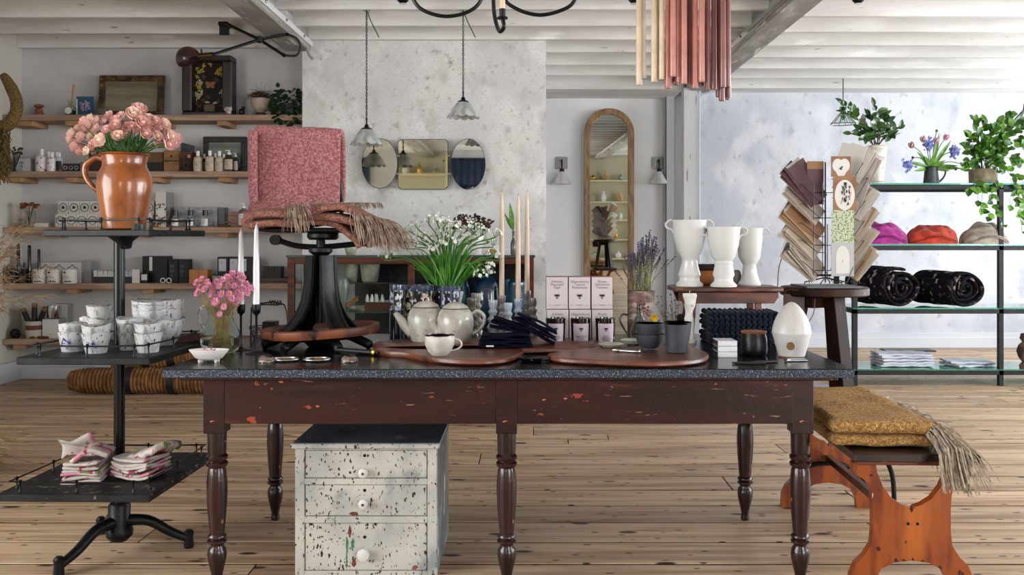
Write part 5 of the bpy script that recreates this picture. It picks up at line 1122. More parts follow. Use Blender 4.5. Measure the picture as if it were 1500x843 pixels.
for i, h in enumerate(heads):
    b = MB(); d = Vector((h.x*2, -.35, (h.z-.2)*2+.1)).normalized(); t1 = d.orthogonal().normalized(); t2 = d.cross(t1); R = r.uniform(.016,.021)
    b.k = 0
    for ring in (0, 1):
        for k in range(9):
            a = 2*PI*(k+ring*.5)/9; v = t1*math.cos(a)+t2*math.sin(a); b.leaf(d*(.001*ring), v+d*(.3+.4*ring), d, R*(1-.2*ring), R*.5, -.1)
    b.k = 1; b.raw(*ico(R*.33), Matrix.Translation(d*R*.22)); q = b.build('flower', [pk, gold], o, loc=h)
p = tp(306, 531); kp = p.y/F
o = thing('oval_dish', 'small white oval footed dish at the front left corner of the table', 'dish', p)
def ovl(r_, z, a): return r_*(.6+.4*abs(math.cos(a))**1.2 if 0 else 1), 0
b = MB(); b.lathe([(0,.008),(.03,.008),(.05,.016),(.073,.045),(.0735,.047),(.070,.047),(.048,.02),(0,.014)], 32, M=Matrix.Diagonal((1,.55,1,1)))
b.build('bowl', mat('matte_white_ceramic', '#d3cecb', .5), o, smooth=True)
for sx in (-1,1):
    for sy in (-1,1): MB().lathe([(.004,0),(.006,.01)], 8, c=(sx*.03, sy*.015, 0)).build('foot', bpy.data.materials['matte_white_ceramic'], o)
b = MB(); r = random.Random(2)
for k in range(26):
    a = r.uniform(0, 6.3); b.leaf((r.uniform(-.02,.02), r.uniform(-.01,.01), r.uniform(.0,.015)), (math.cos(a), math.sin(a), r.uniform(.2,1)), (0,0,1), .016, .008)
tag(b.build('pink_sprig', pk), 'small sprig of pink everlasting flowers lying in the oval dish', 'flowers').location = p+Vector((0,0,.03))
wax_w = mat('white_taper_wax', '#d5d3d6', .25, coat=.4)
for i, (px, pyb, pys, pyt) in enumerate(((353, 513, 443, 333), (375.5, 518.5, 443, 326))):
    p = tp(px, pyb); k = p.y/F; hs = (pyb-3-pys)*k; ht = (pyb-3-pyt)*k
    o = thing('iron_candlestick', ['slim black iron candlestick, rear left of the pair beside the pitcher', 'slim black iron candlestick, front right of the pair beside the pitcher'][i], 'candlestick', p, 0, 'iron candlesticks')
    MB().lathe([(0,0),(.043,0),(.043,.002),(.025,.007),(.006,.012),(.0045,.03),(.0045,hs-.05),(.007,hs-.042),(.015,hs-.035),(.017,hs-.02),(.0165,hs),(.0145,hs),(.014,hs-.02),(0,hs-.025)], 24).build('stick', mat('gunmetal', '#22222a', .3, metal=.8) if i == 0 else bpy.data.materials['gunmetal'], o, smooth=True)
    q = thing('white_taper', ['white taper candle in the rear left iron candlestick', 'white taper candle in the front right iron candlestick'][i], 'candle', p+Vector((0,0,hs-.024)), 0, 'white tapers')
    hh = ht-hs+.024; MB().lathe([(0,0),(.013,0),(.0125,hh*.5),(.0085,hh*.93),(.004,hh*.985),(0,hh)], 16).build('wax', wax_w, q, smooth=True); MB().tube([(0,0,hh-.002),(.003,0,hh+.008)], .0012, 5).build('wick', candle_cream, q)
# crystal domes and round magnifiers
for i, (px, py, kd) in enumerate(((391, 531, 0), (418, 529, 1), (464, 529, 1), (512, 531, 0))):
    p = tp(px, py)
    if kd == 0:
        o = thing('glass_paperweight', ['clear glass dome paperweight near the iron candlesticks', '', '', 'clear glass dome paperweight before the black-handled board'][i], 'paperweight', p)
        b = MB(); b.lathe([(0,0),(.031,0),(.0325,.005),(.028,.016),(.017,.026),(0,.029)], 24); b.build('dome', glass, o, smooth=True)
        MB().blob((0,0,.0045), (.045,.035,.006), 8, .003, .004, 60, i).build('inlay', mat('pink_mineral', '#b39a93', .4, c2='#6a5a52', ns=60) if i == 0 else bpy.data.materials['pink_mineral'], o)
    else:
        o = thing('round_magnifier', ['', 'flat round lens with a steel rim right of the left glass dome', 'flat round lens with a notched steel rim before the pedestal'][i], 'magnifier', p)
        MB().tube([(.048*math.cos(2*PI*k/32), .042*math.sin(2*PI*k/32), .006) for k in range(32)], .005, 8, closed=True).build('rim', chrome, o, smooth=True)
        MB().lathe([(0,.003),(.044,.003),(.044,.006),(.0,.011)], 24, M=Matrix.Diagonal((1,.88,1,1))).build('lens', glass, o, smooth=True)
        MB().box((.012,-.02,.011), (.03,.012,.004), (0,0,.2)).build('tag', brass, o)
# wire basket behind the candlesticks
o = thing('wire_basket', 'black twisted wire basket with a tall hooped handle behind the iron candlesticks', 'basket', P(394, 492, 4.12)+Vector((0,0,0))); o.location.z = TZ
b = MB(); kq = 4.12/F
for z, rr in ((.004, .062), (.035, .075), (.055, .08)): b.tube([(rr*math.cos(2*PI*k/28)*1.1, rr*math.sin(2*PI*k/28)*.8, z+.005*math.sin(k*PI)) for k in range(28)], .002, 5, closed=True)
for k in range(26):
    a = 2*PI*k/26; a2 = a+.24; b.tube([(.068*math.cos(a), .05*math.sin(a), .004), (.083*math.cos((a+a2)/2), .06*math.sin((a+a2)/2), .035), (.088*math.cos(a2), .064*math.sin(a2), .055), (.083*math.cos(a2+.12), .06*math.sin(a2+.12), .04)], .0014, 4)
b.build('wire_bowl', black_m, o)
b = MB(); b.tube([(-.083,0,.0),(-.083,0,.02),(-.08,0,.14),(-.06,0,.16),(-.02,0,.162),(.02,0,.17),(.045,0,.16),(.07,0,.155),(.082,0,.12),(.086,0,.055)], .0035, 6); b.tube([(-.075,0,.15),(-.02,0,.155),(.04,0,.153),(.06,0,.158)], .003, 5)
for k in range(5): b.tube([(.0+.012*k,-.006,.155),(.004+.012*k,0,.175),(.008+.012*k,.006,.155)], .003, 5)
b.build('handle', black_m, o, smooth=True)
b = MB(); b.tube([(x*.012-.1, .02*math.sin(x*1.3), .02+.012*math.sin(x*2.1)) for x in range(22)], .0022, 5); b.box((-.12,.02,.04), (.06,.06,.07))
tag(b.build('dark_wire_bundle', black_m), 'low dark box with coiled wire behind the glass pitcher', 'box').location = (-1.06, 4.15, TZ)
# ---------------------------------------------------------------- swivel chair base in a round wooden foot ring
CHX, CHY = (470-CX)*3.82/F, 3.82
SWV = Vector((CHX, CHY, TZ)); ks = CHY/F
sw = thing('swivel_chair', 'old black iron swivel chair standing on the table, draped with pink blankets', 'chair', SWV)
ring_m = mat('worn_orange_brown_wood', '#7d4326', .5, c2='#4e2a1c', ns=7, layers=[('#241511', 16, (1,1,1), .6, .66)], bump=.5, bs=50)
b = MB(); R = 86*ks; b.lathe([(R*.9,-.008),(R*.97,-.006),(R*1.0,.008),(R*.99,.026),(R*.94,.031),(R*.9,.018),(R*.9,-.008)], 56, wave=lambda r_, z, a: (r_*(1+.004*math.sin(5*a)), .0012*math.sin(4*a)))
q = b.build('foot_ring', ring_m, sw, smooth=True); q.location = (0,0,.058); q.rotation_euler = (0,-.045,0)
b = MB(); b.lathe([(0,.0),(R*.62,.0),(R*.7,.02),(R*.9,.02),(R*.9,.026),(R*.6,.03),(0,.03)], 48); q = b.build('ring_dish', black_iron, sw, smooth=True); q.location = (0,0,.035); q.rotation_euler = (0,-.03,0)
for a in (200, 245, 300, 340):
    ca, sa = math.cos(math.radians(a)), math.sin(math.radians(a)); MB().tube(bez([(.02*ca,.02*sa,.05), (.12*ca,.12*sa,.055), (.2*ca,.2*sa,.03), (.24*ca,.24*sa,.014)], 5), [.02]*15+[.014], 8).build('caster_foot', black_iron, sw, smooth=True)
MB().lathe([(0,0),(.05,0),(.07,.02),(.055,.06),(0,.06)], 20).build('base_plug', black_iron, sw, smooth=True)
def flare(a):
    pts = []; ca, sa = math.cos(a), math.sin(a)
    for z, rr, w_ in ((.385, .035, .034), (.33, .037, .034), (.26, .042, .036), (.19, .055, .038), (.13, .082, .041), (.09, .115, .044), (.062, .152, .046)):
        pts.append((rr, z, w_))
    b = MB(); vs = []
    for rr, z, w_ in pts:
        for u, dr in ((-1, .006), (-.75, .018), (0, .022), (.75, .018), (1, .006), (.7, -.012), (-.7, -.012)):
            x = rr+dr; y = u*w_; vs.append((x*ca-y*sa, x*sa+y*ca, z))
    n = 7; fs = [(i*n+j, i*n+(j+1) % n, (i+1)*n+(j+1) % n, (i+1)*n+j) for i in range(len(pts)-1) for j in range(n)]+[tuple(range(n-1,-1,-1)), tuple((len(pts)-1)*n+j for j in range(n))]
    b.raw(vs, fs)
    for sgn in (-1, 1): b.tube([((rr+.016)*ca-sgn*w_*.92*sa, (rr+.016)*sa+sgn*w_*.92*ca, z) for rr, z, w_ in pts], .006, 6)
    return b.build('pedestal_leg', black_iron, sw, smooth=True)
for a in (-2.55, -.75, .6, 2.3): flare(a)
MB().lathe([(0,.1),(.02,.1),(.02,.38),(.03,.385),(.05,.4),(.05,.415),(.02,.42),(.018,.46),(0,.46)], 20).build('spindle', black_iron, sw, smooth=True)
MB().tube(bez([(-.2,0,.46),(-.17,0,.445),(-.1,0,.425),(0,0,.42),(.12,0,.43),(.2,0,.44)], 5), [.012]*26, 8).lathe([(0,-.02),(.022,-.02),(.022,.02),(0,.02)], 12, M=Matrix.Translation((-.19,-.0,.45)) @ Matrix.Rotation(PI/2, 4, 'X')).build('spring_bar', black_iron, sw, smooth=True)
MB().lathe([(0,.45),(.055,.45),(.065,.46),(.065,.475),(.055,.485),(0,.485)], 24, c=(.02,-.05,0)).build('swivel_disc', black_iron, sw, smooth=True)
MB().blob((-.04,0,.49), (.36,.32,.02), 8, .01).build('seat', black_iron, sw, smooth=True)
MB().blob((-.125,.135,.74), (.30,.025,.34), 8, .012).build('backrest', blackwood_m, sw, smooth=True)
MB().tube(bez([(.03,.15,.47),(.05,.17,.55),(.055,.155,.62),(.05,.145,.7)], 5), .01, 8).build('back_strut', black_iron, sw, smooth=True)
# pink wool blanket over the backrest
def wool(n, c, c2, c3): return mat(n, c, 1, c2=c2, ns=90, detail=3, lo=.38, hi=.62, layers=[(c3, 160, (1,1,1), .58, .66)], bump=1.2, bs=190, sheen=.03, spec=.08)
pinkw = wool('dusty_pink_wool', '#ad7678', '#8c5558', '#c9a09c'); rosew = wool('terracotta_pink_wool', '#966a5e', '#744c43', '#b3917f'); ochre = wool('ochre_wool', '#a37d4c', '#7e5b30', '#cfae7e')
pb = thing('pink_blanket', 'dusty pink wool blanket folded over the backrest of the swivel chair', 'blanket', SWV+Vector((-.12,.0,0)))
def xz(px, py, Y=CHY-.06): q = P(px, py, Y); return q.x-pb.location.x, q.z-pb.location.z
# profile (y offset, z): up the back, over, down the front, out over the seat
zt = xz(420, 180)[1]; zb = xz(420, 322)[1]
prof = bez([(0,.19,zb+.1),(0,.185,zb+.25),(0,.175,zt-.03),(0,.14,zt+.0),(0,.095,zt-.02),(0,.075,zt-.12),(0,.07,zb+.13),(0,.045,zb+.07),(0,-.04,zb+.035),(0,-.1,zb+.02),(0,-.115,zb-.005)], 5)
xl, xr = xz(353, 0)[0], xz(486, 0)[0]
def sheet(x0, x1, tx0, tx1, off, seed):
    def f(u, v):
        i = v*(len(prof)-1); k = min(int(i), len(prof)-2); q = prof[k].lerp(prof[k+1], i-k)
        a, c = x0+(x1-x0)*u, tx0+(tx1-tx0)*u; m = max(0, min(1, (v-.62)/.38)); x = a+(c-a)*m
        w_ = noise.noise(Vector((u*3+seed, v*4, 0)))*.012+noise.noise(Vector((u*9+seed, v*9, 3)))*.004
        if v > .6: w_ += .016*math.sin(v*24+u*5)*min(1, (v-.6)*5)
        tilt = -.02*u if v < .65 else -.02*u*(1-m)
        return (x, q.y-off+w_, q.z+tilt-w_*.5)
    return f
b = MB(); b.grid(sheet(xl+.03, xr+.012, xl+.05, xr-.0, .018, 3), 22, 44); q = b.build('front_layer', pinkw, pb, smooth=True, solid=.026, sub=1)
b = MB(); b.grid(sheet(xl, xr-.02, xl+.03, xr-.1, -.01, 9), 18, 40); q = b.build('back_layer', pinkw, pb, smooth=True, solid=.022, sub=1)
b = MB(); b.grid(lambda u, v: (xl+.005+.035*u+.02*max(0,v-.7), .06-.055*math.sin(u*PI*.8)+noise.noise(Vector((v*6,u,1)))*.006, zt-.02-(zt-zb-.06)*v), 6, 20); b.build('side_fold', pinkw, pb, smooth=True, solid=.02, sub=1)
# folded terracotta-pink blanket on the seat
rb = thing('fringed_blanket', 'folded terracotta-pink wool blanket with long beige fringe on the swivel chair seat', 'blanket', SWV+Vector((0,-.02,.0)))
def rxz(px, py, dy=0): q = P(px, py, CHY-.1+dy); return Vector((q.x-SWV.x, -.08+dy, q.z-TZ))
def layer(top, th, y0, y1, seed, name):
    c = bez([rxz(*t_) for t_ in top], 6)
    def f(u, v):
        i = u*(len(c)-1); k = min(int(i), len(c)-2); q = c[k].lerp(c[k+1], i-k); y = y0+(y1-y0)*v
        return (q.x+.004*math.sin(v*9+seed), y+.01*math.sin(u*5+seed), q.z+.006*noise.noise(Vector((u*7, v*5, seed)))-.012*(2*abs(v-.5))**4)
    return MB().grid(f, 34, 12).build(name, rosew, rb, smooth=True, solid=th, sub=1)
layer([(372,320),(385,312),(420,312),(460,316),(500,318),(535,330),(560,356)], .03, -.2, .07, 1, 'upper_layer')
layer([(377,330),(400,326),(440,326),(470,322),(500,328),(525,345),(535,360)], .028, -.19, .07, 4, 'lower_layer')
layer([(462,318),(480,305),(510,303),(530,312),(552,325),(568,350)], .026, -.22, .0, 7, 'top_fold')
MB().tube(bez([rxz(372,326)+Vector((0,-.1,0)), rxz(372,326)+Vector((0,.1,0))], 8), .024, 12).build('rolled_edge', rosew, rb, smooth=True)
fr = mat('beige_wool_fringe', '#9a8676', .9, c2='#6f5d50', ns=40)
def fringe(parent, pts_fn, n, drop, dirn, seed, m, rad=.0022, seg=4):
    b = MB(); r = random.Random(seed)
    for k in range(n):
        p = Vector(pts_fn(r.random())); d = Vector(dirn(r)); ln = drop*r.uniform(.7, 1.15); pts = [p]
        for s in range(seg): pts.append(pts[-1]+(d*(1-s/seg*.6)+Vector((r.uniform(-.25,.25), r.uniform(-.2,.2), -.35*s)))*ln/seg)
        b.tube(pts, [rad]*seg+[rad*.4], 3)
    return stuff(b.build('fringe', m, parent))
fringe(rb, lambda t_: rxz(522+45*t_, 311+10*t_, 0)+Vector((0,-.16+.02*math.sin(t_*20),.0))+Vector((0,.0,0)), 150, .13, lambda r: (.45+r.uniform(-.3,.4), -.3, -.55), 3, fr)
fringe(rb, lambda t_: rxz(530+38*t_, 316+6*t_, 0)+Vector((0,-.05+.1*t_,.0)), 170, .14, lambda r: (.8+r.uniform(-.3,.2), -.1, -.45), 4, fr)
fringe(rb, lambda t_: rxz(432+26*t_, 308-3*t_, 0)+Vector((0,-.15,.012)), 90, .10, lambda r: (.25+r.uniform(-.2,.4), -.35, -.6), 5, fr)
fringe(rb, lambda t_: rxz(450+105*t_, 305+0*t_, 0)+Vector((0,-.05+.02*math.sin(t_*9),.018)), 130, .05, lambda r: (.7+r.uniform(-.3,.3), -.4, .1), 6, fr)
# ---------------------------------------------------------------- table, middle: boards, tins, teapots
walnut = mat('oiled_walnut_board', '#6e3d2a', .35, c2='#43231a', ns=5, st=(.5,5,3), lo=.35, hi=.68, coat=.12, layers=[('#8a4f33', 4, (.4,4,2), .6, .8), ('#1d100d', 9, (.5,6,3), .66, .78)], bump=.3, bs=40, bst=(.4,5,3))
def board(name, label, pts, th=.022, up=0, extra=None):
    w_ = [G(px, py, TZ+th+up) for px, py in pts]; c = sum(w_, Vector())/len(w_); n = len(w_)
    o = thing(name, label, 'board', (c.x, c.y, TZ+up+.0004)); pl = bez([Vector((q.x-c.x, q.y-c.y, 0)) for q in w_+[w_[0]]], 5)[:-1]; m = len(pl)
    r = random.Random(n); vs = []; fs = []
    for (z, s, dd) in ((0, .97, 0), (th*.35, 1.0, 0), (th*.8, 1.0, 0), (th, .985, 0)):
        for q in pl: vs.append((q.x*s+.003*noise.noise(q*30), q.y*(s if abs(s-1) < .02 else .95)+.003*noise.noise(q*25+Vector((5,0,0))), z))
    for j in range(3):
        for i in range(m): k = (i+1) % m; fs.append((j*m+i, j*m+k, (j+1)*m+k, (j+1)*m+i))
    fs += [tuple(range(m-1,-1,-1)), tuple(3*m+i for i in range(m))]
    MB().raw(vs, fs).build('wood', walnut, o, smooth=True); return o, c
bA, cA = board('serving_board', 'long live-edge walnut serving board at the back, under the teapots and navy cloths', [(545,504),(560,499),(620,496),(760,494),(860,496),(878,501),(870,508),(800,511),(700,512),(600,512),(556,509)])
bB, cB = board('serving_board', 'live-edge walnut serving board in front, under the cream teacup', [(545,511),(580,508),(640,507),(720,507),(764,511),(760,519),(735,526),(690,528),(640,525),(600,518),(565,515)])
bC, cC = board('serving_board', 'live-edge walnut serving board at the right, under the charcoal bowls', [(802,518),(850,511),(920,508),(1000,507),(1033,515),(1037,521),(1020,527),(960,531),(880,528),(815,524)])
hd = mat('black_leather', '#101011', .5)
for o, c, (pa, pb), riv in ((bB, cB, ((492, 513), (556, 518)), 1), (bC, cC, ((775, 528), (818, 525)), 0)):
    a, b_ = G(*pa, TZ+.01), G(*pb, TZ+.01); d = b_-a; ang = math.atan2(d.y, d.x); m_ = (a+b_)/2
    h = MB().blob((0,0,.012), (d.length, .03, .014), 8, .006).build('handle', hd, o, smooth=True, loc=(m_.x-c.x, m_.y-c.y, .0), rot=(0,0,ang))
    MB().lathe([(0,.0),(.009,0),(.009,.008),(.004,.01),(0,.01)], 12, M=Matrix.Translation((d.length*.42,-.014,.013)) @ Matrix.Rotation(PI/2, 4, 'X')).build('rivet', brass if riv else steel, h, smooth=True)
def onb(px, py, up=.0225): return tp(px, py, up)
MB_ = MB
o = thing('black_dish', 'flat round black iron dish lying between the two front boards', 'dish', tp(779, 530))
MB().lathe([(0,0),(.035,0),(.045,.008),(.048,.016),(.045,.016),(.035,.005),(0,.004)], 28).build('bowl', black_m, o, smooth=True)
# enamel tins
def vase_spec(name, base, dots, sc): return mat(name, base, .2, coat=.6, layers=dots)
tinA = mat('black_white_floral_enamel', '#07080c', .3, coat=.25, spec=.3, layers=[('#c3cad6', 62, (1,1,.8), .52, .55), ('#3c5580', 50, (1,1,1), .62, .65)])
tinB = mat('black_cream_floral_enamel', '#07080b', .3, coat=.25, spec=.3, layers=[('#b8aa9a', 60, (1,1,.8), .54, .57), ('#97603c', 45, (1,1,1), .6, .63), ('#3a4a70', 55, (1,1,1), .63, .66)])
tinC = mat('navy_white_floral_enamel', '#070c18', .3, coat=.25, spec=.3, layers=[('#a9b7cc', 55, (1,1,.7), .54, .57), ('#49689a', 40, (1,1,1), .63, .66)])
navye = mat('glossy_navy_enamel', '#11182a', .12, coat=1)
def tin(label, px, w_px, pyt, Y, m, low=None):
    k = Y/F; r_ = w_px*k/2; o = thing('floral_canister', label, 'canister', P(px, 0, Y)*Vector((1,1,0))+Vector((0,0,TZ)) if 0 else (P(px, 0, Y).x, Y, TZ), 0, 'floral enamel canisters'); h = H-(pyt-CY)*k-TZ
    b = MB(); b.k = 0
    if low: b.k = 1; b.lathe([(0,0),(r_,0),(r_,h*low)], 32); b.k = 0; b.lathe([(r_*1.01,h*low),(r_*1.02,h*low+.004),(r_,h*low+.008),(r_,h*.9)], 32)
    else: b.lathe([(0,0),(r_,0),(r_,h*.9)], 32)
    b.k = 2; b.lathe([(r_,h*.9),(r_*1.03,h*.91),(r_*1.03,h*.93),(r_*.99,h*.94),(r_*1.0,h),(r_*.94,h),(r_*.93,h*.8),(0,h*.8)], 32)
    b.build('canister', [m, navye, mat('rim_navy_band', '#2c3852', .2, coat=.6, layers=[('#9aa6bd', 60, (1,1,.4), .6, .64)]) if 'rim_navy_band' not in bpy.data.materials else bpy.data.materials['rim_navy_band']], o, smooth=True); return o, h
tin('tall narrow floral canister with a plain navy lower half left of the teapots', 580.5, 20, 417, 4.02, tinA, .55)
tin('wide black canister with cream and orange flowers behind the left teapot', 613, 44, 418, 4.08, tinB)
oC, hC = tin('navy and white floral canister holding the white flowers', 656, 36, 418, 4.1, tinC)
tin('black patterned canister half hidden between the other two', 633, 22, 419, 4.2, tinA)
# white allium flowers
o = thing('white_flower_bunch', 'large bunch of white starry flowers with long green stems in the navy canister', 'flowers', (P(656,0,4.1).x, 4.1, TZ+hC)); OC = o.location.copy()
r = random.Random(44); b = MB(); gm = mat('fresh_green_stem', '#4f8a2a', .35, c2='#387021', ns=20)
hd_ = [(612,332),(628,324),(640,322),(650,330),(600,350),(608,358),(596,345),(590,360),(628,345),(640,352),(652,338),(660,345),(655,326),(668,330),(676,338),(684,333),(692,340),(700,346),(708,340),(716,352),(724,358),(722,372),(730,378),(662,356),(682,352),(700,334),(634,366),(644,342),(574,371),(563,378),(718,390),(708,396),(704,404),(715,400),(690,352),(726,344),(648,358),(618,348),(604,338),(664,336)]
heads = []
for px, py in hd_:
    Y = 4.1+r.uniform(-.14, .08); h = P(px, py, Y)-OC; heads.append(h); out = h.x
    mid = Vector((h.x*.45, h.y*.5, .06+h.z*.45)) if py < 366 else Vector((h.x*.55, h.y*.6, .1))
    b.tube(bez([(r.uniform(-.03,.03)+h.x*.08, r.uniform(-.02,.02), -.06), mid, h-Vector((0,0,.012))], 6), [.0042]*6+[.003]*7, 6)
for k in range(22):
    a = -1+2*k/21; b.leaf((a*.03, r.uniform(-.02,.02), -.02), (a*.9, r.uniform(-.3,.1), .9), (-a,-1,.2), r.uniform(.16,.24), .013, .2)
b.build('stems', gm, o, smooth=True)
wp = mat('white_petal_star', '#dfe2da', .5)
for h in heads:
    b = MB(); b.k = 0
    for k in range(9):
        d = Vector((r.uniform(-1,1), r.uniform(-1,.5), r.uniform(-.1,1))).normalized(); c = d*r.uniform(.018,.032); b.k = 1; b.tube([(0,0,-.012), c], .0009, 3); b.k = 0
        if k % 3 == 2: b.blob(c, (.008,.008,.011), 2, .004); continue
        t1 = d.orthogonal().normalized(); t2 = d.cross(t1)
        for q in range(6):
            a = 2*PI*q/6; v = t1*math.cos(a)+t2*math.sin(a); b.leaf(c, v+d*.4, d, .0115, .0065, 0)
    b.build('flower_head', [wp, gm], o, loc=h)
# teapots
stone_m = mat('pale_speckled_stoneware', '#b3b0a6', .3, c2='#9d9a91', ns=16, coat=.4, layers=[('#6c6862', 90, (1,1,1), .66, .7), ('#cfccc4', 12, (1,1,1), .55, .75)])
rim_br = mat('brown_glaze_rim', '#3f2c25', .3, coat=.4)
def teapot(px, pyb, label, rz, loop):
    p = onb(px, pyb); k = p.y/F; o = thing('teapot', label, 'teapot', p, rz, 'stoneware teapots')
    bp = [(0,0),(22,0),(24,2),(27,12),(29,24),(29,34),(26,44),(21,49.5),(19,50),(18,48),(0,48)]
    b = MB(); b.lathe([(r_*k*.92, z*k) for r_, z in bp], 36); b.build('body', stone_m, o, smooth=True)
    l = MB(); l.k = 0; l.lathe([(21*k*.92, 50*k),(17*k,53.5*k),(10*k,57.5*k),(3*k,59*k),(0,59*k)], 30); l.k = 1; l.lathe([(20.5*k*.92,49*k),(22*k*.92,49.8*k),(21*k*.92,50.6*k)], 30); l = l.build('lid', [stone_m, rim_br], o, smooth=True)
    MB().tube(arc((0,0,60*k), 4.2*k, -PI*.1, PI*1.1, 10), 1.1*k, 7).build('loop', rim_br if loop else stone_m, l, smooth=True)
    s = MB(); pts = [(-20*k,0,14*k), (-30*k,0,22*k), (-38*k,0,34*k), (-45*k,0,42*k)]; pts = bez(pts, 4); s.tube(pts, [(9.5-6*i/12)*k for i in range(13)], 14); s = s.build('spout', stone_m, o, smooth=True)
    MB().lathe([(3.2*k,0),(3.9*k,.6*k),(3.9*k,1.4*k),(3.0*k,1.8*k)], 14, M=Matrix.Translation(pts[-1]) @ Matrix.Rotation(-.75, 4, 'Y')).build('spout_rim', rim_br, s, smooth=True)
    MB().tube(bez([(24*k,0,42*k),(33*k,0,46*k),(42*k,0,38*k),(41*k,0,26*k),(32*k,0,16*k),(25*k,0,13*k)], 5), 2.6*k, 10).build('handle', stone_m, o, smooth=True)
    return o
teapot(624, 500, 'left stoneware teapot with a pale rounded lid, behind the teacup', .12, 0)
teapot(667, 502, 'right stoneware teapot with a looped dark lid knob and visible handle', .05, 1)
p = tp(644, 521, .0225); k = p.y/F
o = thing('teacup', 'wide cream teacup with a brown rim and thin handle on the front board', 'cup', p)
b = MB(); b.k = 0; b.lathe([(0,1.5*k),(11*k,0),(12*k,1*k),(17*k,6*k),(21.5*k,16*k),(22.5*k,25*k),(22.3*k,29*k)], 36); b.lathe([(20.8*k,29*k),(20*k,16*k),(12*k,4*k),(0,3*k)], 36); b.k = 1; b.lathe([(22.3*k,29*k),(22*k,30.2*k),(21*k,30.2*k),(20.8*k,29*k)], 36)
b.build('bowl', [mat('speckled_cream_glaze', '#c9c6bf', .3, c2='#b3b0a8', ns=20, coat=.4, layers=[('#7e7368', 110, (1,1,1), .68, .71)]), rim_br], o, smooth=True)
MB().tube(bez([(21*k,0,24*k),(29*k,0,22*k),(32*k,0,15*k),(26*k,0,9*k),(17*k,0,7*k)], 5), 1.5*k, 8).build('handle', bpy.data.materials['speckled_cream_glaze'], o, smooth=True)
# white torso shaped candle behind the teapots and a second one by the little stool
torsom = mat('white_plaster_wax', '#d6d3ce', .5, c2='#c4c0ba', ns=12)
def torso(px, Y, pyt, label, z0, w_px=22):
    k = Y/F; h = H-(pyt-CY)*k-z0; o = thing('torso_candle', label, 'candle', (P(px,0,Y).x, Y, z0)); s = w_px*k/2
    prof = [(0,0,1.0,.8),(0,.02,1.0,.8),(0,.05,.98,.78),(.0,.06,.72,.6),(.1,.12,.6,.5),(.12,.25,.55,.5),(.08,.38,.62,.55),(.0,.48,.68,.6),(-.05,.56,.5,.42),(-.06,.64,.5,.45),(.0,.74,.72,.62),(.02,.8,.75,.66),(.0,.88,.85,.5),(0,.95,.98,.5),(0,1,.95,.45)]
    def f(u, v):
        i = v*(len(prof)-1); q = min(int(i), len(prof)-2); t_ = i-q; a, b_ = prof[q], prof[q+1]; c = [a[j]+(b_[j]-a[j])*t_ for j in range(4)]; an = u*2*PI
        d = 1+.1*math.cos(3*an+v*8)*(1 if .1 < v < .95 else 0)
        return (c[0]*s+c[2]*s*math.cos(an)*d, c[3]*s*math.sin(an)*d, c[1]*h)
    b = MB().grid(f, 24, 36); n = 37
    b.raw([f(i/24, 1) for i in range(24)], [tuple(range(24))]); b.blob((-.25*s,-.5*s,h*.77), (.55*s,.4*s,.5*s), 4); b.blob((.32*s,-.5*s,h*.77), (.55*s,.4*s,.5*s), 4)
    b.build('wax', torsom, o, smooth=True); MB().tube([(0,0,h),(.002,0,h+.012)], .0015, 5).build('wick', candle_cream, o)
torso(668, 4.17, 427, 'white draped bust-shaped candle behind the right teapot', TZ+.023, 20)
torso(1010, 3.96, 430, 'white headless torso-shaped candle before the little wooden stool', TZ, 21)
# turned stoneware candlesticks
blueg = mat('pale_blue_glaze', '#a5b0bc', .25, coat=.5, c2='#96a2b0', ns=20); greyg = mat('grey_brown_glaze', '#7f7a72', .3, coat=.5, c2='#66605a', ns=30)
def turned(px, pyt, pyb, w_, m, label, Y):
    k = Y/F; z0 = TZ+.0004; h = H-(pyt-CY)*k-z0; s = w_*k/2; o = thing('turned_candlestick', label, 'candlestick', (P(px,0,Y).x, Y, z0), 0, 'turned ceramic candlesticks')
    pr = [(0,0),(.95,0),(1,.05),(.8,.12),(.62,.2),(.8,.26),(.98,.31),(.8,.36),(.55,.42),(.75,.47),(.88,.51),(.7,.55),(.5,.6),(.62,.66),(.78,.7),(.6,.74),(.48,.78),(.58,.82),(.66,.88),(.7,.99),(.68,1),(.5,1),(.48,.9),(0,.88)]
    MB().lathe([(r_*s, z*h) for r_, z in pr], 24).build('stem', m, o, smooth=True); return o, z0+h*.88, Y
turned(691, 437, 0, 21, greyg, 'brown-grey turned candlestick, left of the back pair right of the teapots', 4.2)
turned(697.5, 430, 0, 22, mat('pale_grey_glaze', '#99958e', .3, coat=.4), 'pale grey turned candlestick, taller of the back pair right of the teapots', 4.28)
turned(722, 440, 0, 19, blueg, 'tall pale blue turned candlestick with an empty socket', 4.08)
t1 = turned(735, 433, 0, 16, greyg, 'grey-brown turned candlestick holding the left cream taper', 4.16)
turned(744, 444, 0, 19, blueg, 'short wide pale blue turned candlestick between two tapers', 4.03)
t2 = turned(759, 438, 0, 17, blueg, 'pale blue turned candlestick holding the middle cream taper', 4.1)
t3 = turned(772, 426, 0, 16, greyg, 'tallest grey-brown turned candlestick holding the right cream taper', 4.2)
turned(781, 437, 0, 17, greyg, 'grey-brown turned candlestick at the right end, socket empty', 4.12)
creamt = mat('cream_taper_wax', '#cdb8a2', .4, c2='#c0a991', ns=6, coat=.2)
